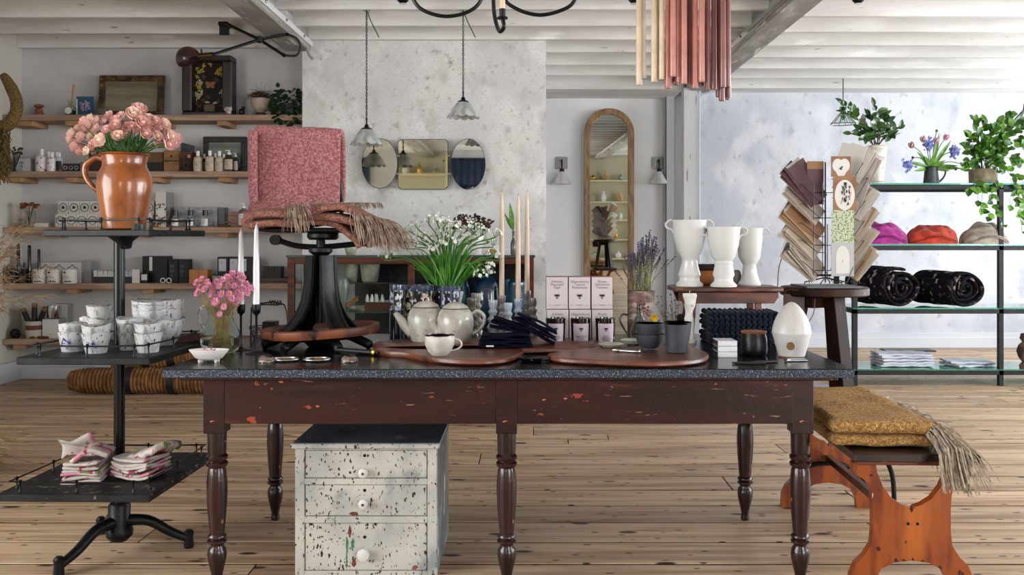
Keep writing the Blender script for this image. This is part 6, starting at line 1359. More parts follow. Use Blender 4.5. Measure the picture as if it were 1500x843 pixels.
for (o_, zz, Y), px, pyt, lab in ((t1, 735, 281, 'left'), (t2, 759, 286, 'middle'), (t3, 772, 281, 'right')):
    q = thing('cream_taper', 'cream taper candle, %s of three standing in the turned candlesticks' % lab, 'candle', (P(px,0,Y).x, Y, zz), 0, 'cream tapers'); hh = H-(pyt-CY)*Y/F-zz
    MB().lathe([(0,0),(.0105,0),(.0118,.03),(.011,hh*.6),(.0075,hh*.92),(.003,hh*.99),(0,hh)], 16).build('wax', creamt, q, smooth=True); MB().tube([(0,0,hh-.002),(.002,0,hh+.009)], .001, 4).build('wick', black_rub, q)
# navy cloths piled on the board
navy = mat('navy_linen', '#0d0e1e', .95, spec=.1, c2='#08091a', ns=30, layers=[('#5a5f80', 60, (.3,1,1), .7, .76)], bump=.6, bs=120)
r = random.Random(9)
zt0 = TZ+.0225
piles = [('left flat pile', 740, 510, .215, .02, .04, 5, ['lowest', 'second', 'third', 'fourth', 'topmost']), ('left tipped pile', 746, 506, .17, .26, .0, 4, ['lowest', 'second', 'third', 'topmost']), ('right leaning pile', 781, 507, .2, .46, -.05, 5, ['lowest', 'second', 'third', 'fourth', 'topmost'])]
for g, (pn, px, py, w_, lean, rz, n_, nms) in enumerate(piles):
    for q in range(n_):
        p = G(px, py, zt0); b = MB(); fold(b, w_*(1-.03*q), .105, .0095, (0,0,0), rz+.08*math.sin(q*2.3), lean+.02*math.sin(q), q*3+g, .0, 8)
        o = tag(b.build('navy_cloth', navy, smooth=True), 'dark navy folded cloth, %s of the %s on the board' % (nms[q], pn), 'cloth', 'navy cloths piled on the board'); zz = [.006, .055, .052][g]+.0105*q
        o.location = (p.x+[0,0,.0][g]+math.sin(lean)*.0105*q, p.y+.045+[0,.015,-.005][g], zt0+zz)
b = MB(); b.box((0,0,0), (.03,.001,.006)); p = G(718, 511, zt0); o = tag(b.build('white_cloth_tag', card_w), 'tiny white woven tag on the front edge of the navy cloths', 'tag'); o.location = (p.x, p.y-.02, zt0+.012)
# ---------------------------------------------------------------- candle cartons and amber candles
boxm = mat('blush_white_carton', '#c6bcbe', .55); pinkedge = mat('dusty_rose_carton_side', '#8d6368', .6)
names3 = [['Adriatic', 'Muscatel', 'Sage'], ['Glastonbury', 'Tuscan', 'Rosemary'], ['Roma', 'Heirloom', 'Tomato']]
def crest(o, y, z, s):
    b = MB(); b.blob((0, y, z+.1*s), (.2*s, .0006, .55*s), 3, .0002)
    for k, a in enumerate((-1.0, -.5, .5, 1.0)): b.leaf((0, y-.0002, z-.1*s), (math.sin(a)*1.2, 0, math.cos(a)), (0,-1,0), .62*s, .2*s, 0)
    for a in (-.9, 0, .9): b.leaf((0, y-.0002, z-.25*s), (math.sin(a), 0, -math.cos(a)), (0,-1,0), .38*s, .14*s, 0)
    for sx in (-1, 1): b.tube([(sx*.42*s, y, z-.1*s), (sx*.5*s, y, z+.2*s), (sx*.38*s, y, z+.42*s)], .05*s, 4)
    return b.build('crest', ink, o)
BY = 4.0; kb = BY/F
zb0 = TZ+.0004
for row in (0, 1):
    for i, (xa, xb) in enumerate((((801, 833), (834, 866), (867, 898)), ((800, 832), (833, 865), (866.5, 897.5)))[row]):
        w_ = (xb-xa)*kb; h = 47.3*kb; z0 = zb0+row*(h+.0012)
        o = thing('candle_carton', 'blush white candle carton lettered %s, %s row' % (' '.join(names3[i]), ['lower', 'upper'][row]), 'box', (P((xa+xb)/2, 0, BY).x, BY, z0), 0, 'blush candle cartons')
        b = MB(); b.k = 1; b.bb((-w_/2, .0015, 0), (w_/2, .095, h)); b.k = 0; b.bb((-w_/2+.0012, 0, .0015), (w_/2-.0012, .0015, h-.002)); b.build('carton', [boxm, pinkedge], o)
        text('\n'.join(names3[i]), .0165, ink_g, o, (0, -.0005, h*.76), name='lettering', space=.78); crest(o, -.0006, h*.4, .022)
        text('225 g', .006, ink_g, o, (-w_*.36, -.0005, h*.12), name='small_print'); text('CANDLE', .007, ink_g, o, (0, -.0005, h*.12), name='small_print'); text('8 oz', .006, ink_g, o, (w_*.36, -.0005, h*.12), name='small_print')
olive_wax = mat('olive_wax', '#8d8238', .4)
ambg = mat('dark_amber_glass', '#20140d', .06, coat=1)
for i, (px, wd) in enumerate(((814, 29.5), (850.5, 30), (886.5, 30))):
    Y = 3.86; k = Y/F; r_ = wd*k/2; hh = 35.5*k
    p = Vector((P(px,0,Y).x, Y, TZ+.0004)); z1 = H-(466-CY)*k; hh = z1-p.z
    o = thing('amber_candle', 'dark amber glass candle with a lilac label lettered %s' % ' '.join(names3[i]), 'candle', p, 0, 'amber glass candles')
    MB().lathe([(0,0),(r_*.86,0),(r_*.9,.004),(r_,hh),(r_*.94,hh),(r_*.88,hh*.75),(r_*.86,.01),(0,.01)], 36).build('glass', ambg, o, smooth=True)
    MB().lathe([(0,hh*.8),(r_*.9,hh*.8)], 30).build('wax', olive_wax, o); MB().tube([(0,0,hh*.8),(0,0,hh*.93)], .0016, 5).build('wick', candle_cream, o)
    b = MB(); b.grid(lambda u, v: ((r_*(.905+.09*v*.9)+.0008)*math.sin((u-.5)*1.7), -(r_*(.905+.09*v*.9)+.0008)*math.cos((u-.5)*1.7), hh*(.1+.72*v)), 10, 2); b.build('label', mat('lilac_label', '#bdaebb', .5) if i == 0 else bpy.data.materials['lilac_label'], o, smooth=True)
    text('\n'.join(names3[i]), .0105, ink, o, (0, -r_*1.0-.0012, hh*.3), name='lettering', space=.8); crest(o, -r_*1.0-.0012, hh*.62, .016)
# ---------------------------------------------------------------- lavender in a jug, small bottle, charcoal pots
k = 4.08/F; o = thing('stoneware_jug', 'tall cylindrical stoneware jug with brown streaks and a curled handle', 'jug', (P(939,0,4.08).x, 4.08, TZ)); h = H-(426-CY)*k-TZ; rj = 20*k; lj = o.location.copy()
MB().lathe([(0,0),(rj*.98,0),(rj,.004),(rj*.98,h*.5),(rj*1.0,h*.96),(rj*1.02,h),(rj*.94,h),(rj*.92,.01),(0,.01)], 32).build('body', mat('streaked_stoneware', '#9c9088', .45, c2='#6d5148', ns=9, st=(1,1,3), lo=.42, hi=.6, coat=.2, layers=[('#c0b8b0', 7, (1,1,3), .56, .7), ('#4a322c', 16, (1,1,4), .6, .68)]), o, smooth=True)
MB().tube(bez([(-rj,0,h*.5),(-rj-.02,0,h*.52),(-rj-.034,0,h*.42),(-rj-.022,0,h*.28),(-rj,0,h*.12)], 5), .0045, 8).build('handle', bpy.data.materials['streaked_stoneware'], o, smooth=True)
o = thing('lavender_bunch', 'bunch of dried purple lavender standing in the stoneware jug', 'flowers', lj+Vector((0,0,h))); r = random.Random(61)
bs_ = MB(); bh = MB(); bh2 = MB()
for i in range(90):
    px = r.choice([r.gauss(950, 14), r.gauss(948, 17), r.gauss(928, 12)]); top = 338+abs(px-952)*.9+r.uniform(0, 34) if px > 935 else 362+abs(px-925)*1.2+r.uniform(0, 30)
    top = min(top, 405); Y = 4.08+r.uniform(-.07,.07); tip = P(px, top, Y)-o.location; base = Vector((r.uniform(-.04,.04), r.uniform(-.03,.03), -.06))
    pts = bez([base, base.lerp(tip, .5)+Vector((0,0,.01)), tip], 5); bs_.tube(pts, .0012, 3); d = (pts[-1]-pts[-3]).normalized(); bb_ = bh if i % 2 else bh2
    for q in range(r.randint(7, 12)):
        c = tip-d*(.0065*q+(.006 if q > 5 else 0)); s = .0058*(1-.03*q); bb_.blob(c+Vector((r.uniform(-.0025,.0025),)*3), (s*1.5,s*1.5,s), 2, s*.4)
stuff(bs_.build('stalks', mat('lavender_stalk', '#8d8a58', .7, c2='#6a7040', ns=30), o)); stuff(bh.build('flower_spikes', mat('lavender_purple', '#50486f', .8, c2='#34304e', ns=60), o)); stuff(bh2.build('flower_spikes', mat('lavender_grey_purple', '#5f5a76', .8, c2='#3d394f', ns=60), o))
p = tp(937, 503); k = p.y/F; o = thing('small_glass_bottle', 'small clear glass bottle with a dark red dried sprig before the lavender jug', 'bottle', p)
MB().lathe([(0,0),(13*k,0),(14*k,3*k),(14*k,20*k),(9*k,32*k),(4.5*k,40*k),(4*k,55*k),(5.5*k,56*k),(4*k,57*k),(3.4*k,55*k),(3.8*k,40*k),(8*k,31*k),(13*k,19*k),(13*k,4*k),(0,2*k)], 24).build('glass', mat('faint_grey_glass', '#c8cfcd', .03, trans=1, ior=1.25), o, smooth=True)
b = MB(); r = random.Random(4)
for q in range(26): x = r.uniform(-5, 14)*k; z = r.uniform(48, 66)*k-(x*.8 if x > 4*k else 0); b.blob((x, r.uniform(-.01,.01), z), (.009,.009,.009), 2, .004)
b.tube([(0,0,.02),(0,0,.17),(.03,0,.15)], .001, 3); stuff(b.build('red_sprig', mat('dark_red_dried', '#6d2f3c', .7), o))
o = thing('yellow_flower', 'single bright yellow flower head beside the charcoal bowls', 'flower', P(958, 466, 3.97)); b = MB(); b.k = 0
for ring in range(3):
    for q in range(11): a = 2*PI*q/11+ring*.3; b.leaf((0,0,0), (math.cos(a), -.4-.4*ring, math.sin(a)), (0,-1,0), .02-.004*ring, .009, 0)
b.k = 1; b.tube([(0,.002,0),(.004,.02,-.05),(.0,.03,TZ-o.location.z+.002)], .0012, 4); b.build('bloom', [mat('bright_yellow_petal', '#d8a912', .5), stem_m], o)
b = MB(); r = random.Random(55)
for q in range(46):
    x = r.uniform(-.05,.09); z = r.uniform(.02,.2); b.tube([(r.uniform(.02,.05),0,0), (x*.6+.02, r.uniform(-.02,.02), z*.5), (x, r.uniform(-.03,.03), z)], .0011, 3); b.blob((x, 0, z), (.009,.007,.009), 2, .003)
o = tag(b.build('dried_straw_sprigs', mat('pale_straw', '#a3937a', .8)), 'pale dried sprigs standing between the lavender and the little stool', 'dried flowers'); stuff(o); o.location = (P(975,0,4.15).x, 4.15, TZ)
shellm = [mat('mauve_stone', '#6d545a', .7, c2='#4f3b40', ns=20), mat('fuzzy_tan_husk', '#8a7662', .9, c2='#665445', ns=40), mat('dark_brown_pod', '#3b2822', .7)]
for q, (px, py, s, lab) in enumerate(((985, 478, .07, 'mauve rounded stone under the little stool'), (992, 492, .06, 'fuzzy tan husk under the little stool'), (1000, 466, .05, 'dark brown pod under the edge of the little stool'))):
    o = tag(MB().blob((0,0,0), (s,s*.8,s*.7), 8, s*.34, .006, 30, q).build('dried_pod', shellm[q], smooth=True), lab, 'dried pod'); o.location = P(px, py, 4.15); o.location.z = max(TZ+s*.35, o.location.z)
charc = mat('charcoal_stoneware', '#31353c', .6, c2='#282c32', ns=20, bump=.3, bs=60); tealg = mat('dark_teal_glaze', '#142b36', .12, coat=1)
def vessel(px, pyb, pyt, pr, label, name, up, cat='cup', z0=None, Y=None, grp=None):
    p = onb(px, pyb) if Y is None else Vector((P(px,0,Y).x, Y, TZ+up)); k = p.y/F; z0 = z0 if z0 is not None else p.z; h = H-(pyt-CY)*k-z0
    o = thing(name, label, cat, (p.x, p.y, z0), 0, grp); b = MB(); b.k = 0; b.lathe([(0,0)]+[(r_*k, z*h) for r_, z in pr], 32); e = pr[-1][0]*k
    b.k = 1; b.lathe([(e,h),(e*.93,h*1.0),(e*.9,h*.9),(pr[0][0]*k*.9,h*.15),(0,h*.12)], 32); b.build('vessel', [charc, tealg], o, smooth=True); return o
vessel(951, 513, 489.5, [(11,0),(12,.04),(11.5,.12),(16,.35),(19.5,.7),(20.5,1)], 'lower charcoal stoneware bowl of the stacked pair', 'charcoal_bowl', 0, 'bowl', grp='charcoal bowls')
pz = onb(951, 513); k = pz.y/F
vessel(951, 513, 473.5, [(12,0),(14,.2),(18.5,.5),(20.5,1)], 'upper charcoal bowl with a dark teal glazed inside, stacked on the other', 'charcoal_bowl', 0, 'bowl', z0=pz.z+13*k, grp='charcoal bowls')
vessel(991, 517, 475, [(13,0),(14.5,.03),(15.5,.5),(16.8,1)], 'charcoal cylindrical cup with a teal inside in front', 'charcoal_cup', 0, 'cup', grp='charcoal cups')
vessel(993, 508, 472, [(13,0),(15,.03),(18,.5),(20,1)], 'wider charcoal cup standing behind the front cylindrical one', 'charcoal_cup', 0, 'cup', Y=None, grp='charcoal cups')
for px, py, w_, lab in ((895.5, 509, 19, 'small shallow speckled dish left of the charcoal bowls'), (926, 503, 17, 'shallow speckled dish half behind the charcoal bowls')):
    p = tp(px, py, .0225 if 1 else 0); k = p.y/F; o = tag(MB().lathe([(0,0),(w_*.7*k,0),(w_*k,5*k),(w_*.95*k,5.4*k),(w_*.65*k,1.2*k),(0,1*k)], 32).build('small_dish', mat('speckled_pale_dish', '#b4b2a6', .3, c2='#9c9a8e', ns=20, coat=.3, layers=[('#3c3a35', 30, (1,1,1), .68, .71)]) if 'speckled_pale_dish' not in bpy.data.materials else bpy.data.materials['speckled_pale_dish'], smooth=True), lab, 'dish', 'shallow speckled dishes'); o.location = p
p = tp(920, 517, .0225); b = MB(); b.blob((0,0,.006), (.1,.017,.008), 10, .004, 0); b.blob((-.045,0,.008), (.03,.022,.006), 5, .003); b.tube([(.045,0,.007),(.052,0,.007)], .009, 10)
o = tag(b.build('silver_knife', chrome, smooth=True), 'short silver metal spreader lying before the charcoal bowls', 'knife'); o.location = p; o.rotation_euler = (0,0,-.45)
# ---------------------------------------------------------------- little wooden stool with white urn vases
SY2 = 4.12; k = SY2/F; zs = H-(419-CY)*k
rust = mat('scuffed_red_brown_stool', '#64331f', .45, c2='#3b1c15', ns=6, st=(.6,4,3), coat=.15, layers=[('#9a5f3a', 9, (.5,3,3), .6, .74), ('#1c0f0c', 12, (1,2,2), .66, .74)], bump=.4, bs=40)
o = thing('little_stool', 'low scuffed red-brown wooden stool standing on the table under three white vases', 'stool', (P(1060,0,SY2).x, SY2, TZ)); sw_ = 78*k; hz = zs-TZ
MB().blob((0,0,hz-.012), (2*sw_,.24,.024), 14, .008, .003, 12, 3).build('seat', rust, o, smooth=True)
MB().prism([(-sw_*.82,-.05),(sw_*.85,-.05),(sw_*.93,-.02),(sw_*.93,0),(-sw_*.9,0),(-sw_*.9,-.02)], .018, Matrix.Translation((0,-.075,hz-.024)) @ Matrix.Rotation(PI/2, 4, 'X')).build('apron', rust, o, bevel=.002)
MB().prism([(-sw_*.82,-.05),(sw_*.85,-.05),(sw_*.93,0),(-sw_*.9,0)], .018, Matrix.Translation((0,.095,hz-.024)) @ Matrix.Rotation(PI/2, 4, 'X')).build('apron', rust, o, bevel=.002)
for sx in (-.62, .55):
    for yy in (-.07, .07):
        MB().raw([(sx*sw_-.014,yy-.012,hz-.03),(sx*sw_+.014,yy-.012,hz-.03),(sx*sw_+.014,yy+.012,hz-.03),(sx*sw_-.014,yy+.012,hz-.03)]+[(sx*sw_*1.13+a,yy*1.2+c,0) for a, c in ((-.015,-.012),(.015,-.012),(.015,.012),(-.015,.012))], [(0,1,2,3),(7,6,5,4),(0,4,5,1),(1,5,6,2),(2,6,7,3),(3,7,4,0)]).build('leg', rust, o, bevel=.002)
def urn(px, pyt, pyb, prof, label, hand, Y):
    k = Y/F; z0 = zs; h = H-(pyt-CY)*k-z0; o = thing('white_urn_vase', label, 'vase', (P(px,0,Y).x, Y, z0+.001), 0, 'white handled urn vases')
    MB().lathe([(0,0)]+[(r_*k, z*h) for r_, z in prof]+[(prof[-1][0]*k*.94, h*.998),(prof[-3][0]*k*.85, h*.7),(0,h*.5)], 40, wave=lambda r_, z, a: ((r_*(1+.012*math.cos(26*a)) if .18 < z/h < .42 else r_), 0)).build('body', porcelain, o, smooth=True)
    for sx in hand:
        R = prof[-1][0]*k; MB().tube(bez([(sx*R*.97,0,h*.985),(sx*(R+.012),0,h*1.0),(sx*(R+.03),0,h*.94),(sx*(R+.024),0,h*.88),(sx*(R+.004),0,h*.86),(sx*R*.9,0,h*.8)], 5), .0042, 8).build('handle', porcelain, o, smooth=True)
    return o
urn(1010, 323, 418, [(19.5,0),(20,.03),(15,.08),(14.5,.13),(16.5,.17),(15,.22),(11,.38),(12.5,.43),(19,.55),(23,.75),(24.5,.97),(25,1)], 'leftmost and tallest white urn vase with two small loop handles', (-1, 1), 4.08)
urn(1060, 333, 418, [(19,0),(19.5,.03),(14,.09),(13.5,.14),(16,.2),(13,.36),(14.5,.4),(12.5,.43),(17,.5),(22,.7),(24,.95),(24.8,1)], 'middle white urn vase with a wide ringed waist and two handles', (-1, 1), 4.03)
urn(1098, 335, 418, [(16.5,0),(17,.03),(14,.08),(11,.2),(9.5,.36),(12,.4),(16,.5),(18.5,.75),(19,.95),(19.5,1)], 'rightmost narrow white urn vase with one visible handle', (1,), 4.16)
o = thing('wooden_brush', 'orange-brown wooden brush with dark bristles between the white urns', 'brush', (P(1037,0,4.2).x, 4.2, zs)); k = 4.2/F
MB().blob((0,0,11*k), (34*k,.05,22*k), 8, .012).build('block', mat('orange_wood', '#a5662f', .5, c2='#7d4820', ns=14), o, smooth=True); MB().blob((0,0,26*k), (36*k,.055,9*k), 8, .008, .002, 60).build('bristles', mat('dark_bristle', '#2c211f', .9), o, smooth=True)
tag(MB().blob((0,0,.035), (.05,.05,.07), 7, .024, .004, 40).build('grey_brush', mat('grey_felt', '#5f5a58', .9), smooth=True), 'small grey-brown rounded brush between the middle and right urns', 'brush').location = (P(1078,0,4.2).x, 4.2, zs)
# felt ball trivets
felt = mat('navy_felt', '#0c1c2c', 1, spec=.1, c2='#08131f', ns=40, bump=.5, bs=200, sheen=.1)
TY = 3.88; kf = TY/F
cell = .0235
ic = ico(cell*.56)
for k_ in range(6):
    o = thing('felt_ball_trivet', 'square navy felt-ball trivet, %s of the stack of six' % ['lowest', 'second from below', 'third from below', 'third from the top', 'second from the top', 'topmost'][k_], 'trivet', (P(1092,0,TY).x+.003*math.sin(k_*4), TY+.13, TZ+.013+.0232*k_), .05*math.sin(k_*2.3), 'navy felt-ball trivets'); b = MB()
    for i in range(13):
        for j in range(9): b.raw(*ic, Matrix.Translation(((i-6)*cell*1.0, (j-4)*cell, .003*noise.noise(Vector((i*.4,j*.4,k_))))))
    stuff(b.build('felt_balls', felt, o, smooth=True))
p = tp(1066, 524); k = p.y/F
for q in range(3):
    o = thing('card_deck', 'small white-edged boxed deck with dark patterned sides, %s of three' % ['bottom', 'middle', 'top'][q], 'box', (p.x, p.y, TZ+.0004+q*8.2*k), .0, 'stacked card decks')
    b = MB(); b.k = 0; b.bb((-14*k,0,0),(14*k,.1,7.6*k)); b.k = 1; b.bb((-14.4*k,.001,.0005),(-14*k,.099,7.4*k)); b.build('deck', [mat('bright_white_card', '#dadbe0', .4), mat('dark_pattern', '#1b1c20', .5, layers=[('#c9c9cc', 90, (1,1,1), .58, .6)])] if q == 0 else [bpy.data.materials['bright_white_card'], bpy.data.materials['dark_pattern']], o, bevel=.0006)
p = tp(1104, 521); k = p.y/F; o = thing('black_jar', 'black cast-iron jar with a flat wooden lid before the navy trivets', 'jar', p)
MB().lathe([(0,0),(17*k,0),(19*k,2*k),(20*k,10*k),(19*k,26*k),(17.5*k,30*k),(17*k,33*k),(0,33*k)], 32).build('body', black_m, o, smooth=True)
MB().lathe([(0,33*k),(18.5*k,33*k),(19*k,34.5*k),(18*k,36*k),(0,36.2*k)], 32).build('lid', mat('wood_lid', '#84492c', .4, c2='#6b3821', ns=12, st=(.5,4,1)), o, smooth=True)
# birdhouse
p = tp(1159.5, 523); k = p.y/F; o = thing('ceramic_birdhouse', 'egg-topped speckled white ceramic birdhouse with a round hole at the right end of the table', 'birdhouse', p)
bird = mat('speckled_white_stoneware', '#bcbab8', .4, coat=.15, layers=[('#6b6560', 300, (1,1,1), .64, .68)]); R0, R1 = 19*k, 28.3*k
pr = [(0,0),(R0*.96,0),(R0,2*k)]; pr2 = [(R0,2*k),(R1*.985,34*k),(R1,35.5*k),(R1*.985,37*k)]+[(R1*.985*max(0, 1-t**1.5)**.6, 37*k+43.5*k*t) for t in [1-(1-i/18)**1.6 for i in range(1, 19)]]
b = MB(); b.k = 1; b.lathe(pr, 40); b.k = 0; b.lathe(pr2, 40); b.build('shell', [bird, mat('bare_clay_foot', '#8a5c34', .7)], o, smooth=True)
Mh = Matrix.Translation((-.024, -.0705, 18.5*k)) @ Matrix.Rotation(-.35, 4, 'Z') @ Matrix.Rotation(PI/2-.22, 4, 'X')
b = MB(); b.k = 0; b.lathe([(.0155,0),(.017,.0015),(.0185,0)], 24, M=Mh); b.k = 1; b.lathe([(.0155,.001),(.015,.0004),(0,.0002)], 24, M=Mh); b.build('entrance', [bird, mat('amber_inside', '#6a4a22', .6)], o, smooth=True)
# leather tags and small dark tools at the front right corner
for nm, px, py, w_, d_, rz, lab in (('leather_tag', 1097, 534, .12, .022, -.06, 'long flat black leather tag at the front edge of the table'), ('leather_tag', 1120, 532, .1, .03, .35, 'second flat black leather tag crossing the first'), ('folding_knife', 1166, 530, .085, .022, .12, 'small dark folding knife before the birdhouse')):
    p = tp(px, py); b = MB(); b.blob((0,0,.004), (w_, d_, .007), 8, .003, .001, 30); 
    if nm == 'folding_knife': b.bb((-w_*.45,-.012,.006),(-w_*.3,.012,.012)).tube([(-w_*.5,.0,.01),(w_*.45,.006,.008)], .004, 6)
    o = tag(b.build(nm, hd if nm == 'leather_tag' else steel, smooth=True), lab, 'tag' if nm == 'leather_tag' else 'knife'); o.location = p; o.rotation_euler = (0,0,rz)
# ---------------------------------------------------------------- bench with the ochre blanket
orw = mat('orange_varnished_wood', '#8c430f', .35, c2='#64290a', ns=7, st=(2.5,1,.5), coat=.3, spec=.35, layers=[('#a85a1c', 5, (2,1,.4), .52, .75), ('#2e1408', 34, (1,1,.7), .66, .7), ('#c49a86', 26, (1,1,.3), .70, .72)], bump=.2, bs=30)
dkseat = mat('dark_scuffed_seat', '#2a1612', .3, c2='#190d0c', ns=7, coat=.4, layers=[('#7a3f28', 16, (1,2,1), .64, .7)])
BZ = .505; BC = Vector((1.385, 3.85, 0))
bn = thing('trestle_bench', 'orange varnished wooden bench with a dark top, curved cut-out ends at the right', 'bench', BC, -.045)
MB().bb((-.215, -.72, BZ-.03), (.215, .8, BZ)).build('seat_top', dkseat, bn, bevel=.004)
MB().bb((-.2, -.70, BZ-.045), (.2, .78, BZ-.03)).build('seat_underside', mat('red_brown_edge', '#5f2a1a', .35, coat=.3), bn, bevel=.003)
half = [(.205,.46),(.205,.42),(.175,.405),(.15,.385),(.138,.35),(.135,.30),(.135,.22),(.14,.17),(.165,.13),(.195,.10),(.212,.06),(.215,.0),(.13,0),(.125,.045),(.105,.085),(.06,.108),(0,.115)]
upc = [(.125,.46),(.12,.425),(.1,.375),(.07,.335),(.035,.312),(.012,.305),(.0,.283)]
out = half[:-1]+[(0,.115)]+[(-x,z) for x, z in reversed(half[:-1])]+[(-x,z) for x, z in upc]+[(x,z) for x, z in reversed(upc[:-1])]
for nm, y0 in (('front', -.66), ('back', .36)):
    vs = [(x, y0, z) for x, z in out]+[(x, y0+.035, z) for x, z in out]; n = len(out); bm = bmesh.new()
    bv = [bm.verts.new(v) for v in vs[:n]]; f_ = bm.faces.new(bv); res = bmesh.ops.extrude_face_region(bm, geom=[f_]); bmesh.ops.translate(bm, vec=(0,.035,0), verts=[e for e in res['geom'] if isinstance(e, bmesh.types.BMVert)])
    bmesh.ops.triangulate(bm, faces=[f for f in bm.faces if len(f.verts) > 4]); bmesh.ops.recalc_face_normals(bm, faces=bm.faces); me = bpy.data.meshes.new('trestle'); bm.to_mesh(me); bm.free(); me.materials.append(orw)
    o = bpy.data.objects.new('trestle', me); COL.objects.link(o); o.parent = bn
    MB().tube(bez([(-.17,y0-.008,.11),(-.14,y0-.008,.16),(-.07,y0-.008,.2),(0,y0-.008,.205),(.07,y0-.008,.2),(.14,y0-.008,.16),(.17,y0-.008,.11)], 5), .009, 8).build('moulding', black_iron, o, smooth=True) if nm == 'back' else None
    if nm == 'front':
        for sx in (-.013, .02): MB().lathe([(.006,0),(.005,.003),(0,.003)], 8, M=Matrix.Translation((sx,y0,.245)) @ Matrix.Rotation(PI/2, 4, 'X')).build('screw', black_m, o)
MB().bb((-.015, -.64, .215), (.015, .38, .245)).build('stretcher', dkseat, bn, bevel=.003)
MB().tube(bez([(-.06,-.55,.46),(-.035,-.56,.4),(-.03,-.57,.33),(-.035,-.58,.25)], 5), .009, 8).build('iron_brace', black_iron, bn, smooth=True)
ob = thing('ochre_blanket', 'folded ochre wool blanket with a pale tasselled fringe lying on the bench', 'blanket', BC+Vector((0,0,BZ)), -.045)
def bl(z0, th, x0, x1, y0, y1, seed, name):
    def fn(p):
        x, y, z = p; return (x+.012*noise.noise(Vector((y*4,seed,z*9))), y+.012*noise.noise(Vector((x*5,seed+3,z*9))), z+.009*noise.noise(Vector((x*7,y*7,seed)))-.03*max(0,(x-.05)*2)**2+.03*max(0,-x)*1.0)
    MB().blob(((x0+x1)/2,(y0+y1)/2,z0+th/2), (x1-x0,y1-y0,th), 20, th*.5, .002, 30, seed, None, fn, 22, 3).build(name, ochre, ob, smooth=True, sub=1)
bl(.002, .046, -.27, .09, -.66, .14, 1, 'lower_fold'); bl(.046, .054, -.28, .10, -.66, .13, 2, 'upper_fold')
frm = mat('pale_taupe_fringe', '#b9ab99', .9, c2='#8d8172', ns=40)
r = random.Random(71); b = MB()
for k_ in range(290):
    t_ = r.random(); p = Vector((.06+.025*r.random(), -.64+.6*t_, .075-.035*r.random())); e = Vector((.10+r.uniform(-.02,.05), -.14*(1-t_)+r.uniform(-.04,.04), 0)); dz = -.03-.04*r.random()
    if t_ < .45: e = Vector((.03+r.uniform(0,.15), -.12-r.uniform(0,.07), 0)); dz = -.15*(r.uniform(.7,1.1))
    if t_ < .4 and k_ % 2 == 0:
        e = Vector((r.uniform(-.02,.09), -.66-.09-p.y-r.uniform(.02,.06), 0)); b.tube([p, p+e*.5+Vector((0,0,.012)), p+e*.95+Vector((0,0,-.035)), p+e*1.03+Vector((0,0,-.10)), p+e*1.04+Vector((.01,0,-r.uniform(.13,.17)))], .0026, 3); continue
    b.tube([p, p+e*.45+Vector((0,0,.012)), p+e*.8+Vector((0,0,dz*.45)), p+e+Vector((0,0,dz))], [.0028,.0028,.0024,.0012], 3)
stuff(b.build('fringe', frm, ob))
# ---------------------------------------------------------------- round stool standing on the far end of the bench
dkw = mat('dark_brown_stool_wood', '#33190f', .45, c2='#1c0e09', ns=5, st=(3,3,.5), spec=.25, layers=[('#6e4e46', 22, (2,2,.6), .66, .72)])
RS = Vector(((1207-CX)*4.38/F, 4.38, BZ)); zq = H-(420-CY)*4.38/F-BZ
rs_ = thing('round_stool', 'round dark wooden stool standing on the far end of the bench under the card rack', 'stool', RS)
MB().lathe([(0,zq-.042),(.2,zq-.042),(.207,zq-.036),(.207,zq-.006),(.2,zq),(0,zq)], 48).build('seat', dkw, rs_, smooth=True)
for a, ln in ((-70, 0), (50, 0), (170, 0)):
    ar = math.radians(a); ca, sa = math.cos(ar), math.sin(ar)
    tp_, bt = Vector((.09*ca, .09*sa, zq-.04)), Vector((.165*ca, .165*sa, 0)); s1, s2 = Vector((-sa, ca, 0))*.032, Vector((ca, sa, 0))*.022
    vs = [tp_-s1-s2, tp_+s1-s2, tp_+s1+s2, tp_-s1+s2, bt-s1-s2, bt+s1-s2, bt+s1+s2, bt-s1+s2]
    MB().raw(vs, [(0,1,2,3),(7,6,5,4),(0,4,5,1),(1,5,6,2),(2,6,7,3),(3,7,4,0)]).build('leg', dkw, rs_, bevel=.003)
    
for sgn in (0,): MB().box((0,0,zq-.075), (.2,.07,.05), (0,0,.4)).box((0,0,zq-.075), (.07,.2,.05), (0,0,.4)).build('cross_brace', dkw, rs_, bevel=.002)
MB().tube(bez([(-.16,-.13,zq-.01),(-.215,-.1,zq-.02),(-.21,-.1,zq-.13),(-.15,-.12,zq-.19),(-.1,-.14,zq-.13),(-.09,-.15,zq-.05)], 5), .002, 5).build('leather_thong', mat('brown_thong', '#6b3a22', .6), rs_)
tag(MB().blob((0,0,-.05), (.1,.014,.11), 6, .006).build('leather_strap', mat('brown_leather', '#3c221c', .5), smooth=True), 'wide brown leather strap hanging below the round stool behind the birdhouse', 'strap').location = P(1163, 432, 4.3)
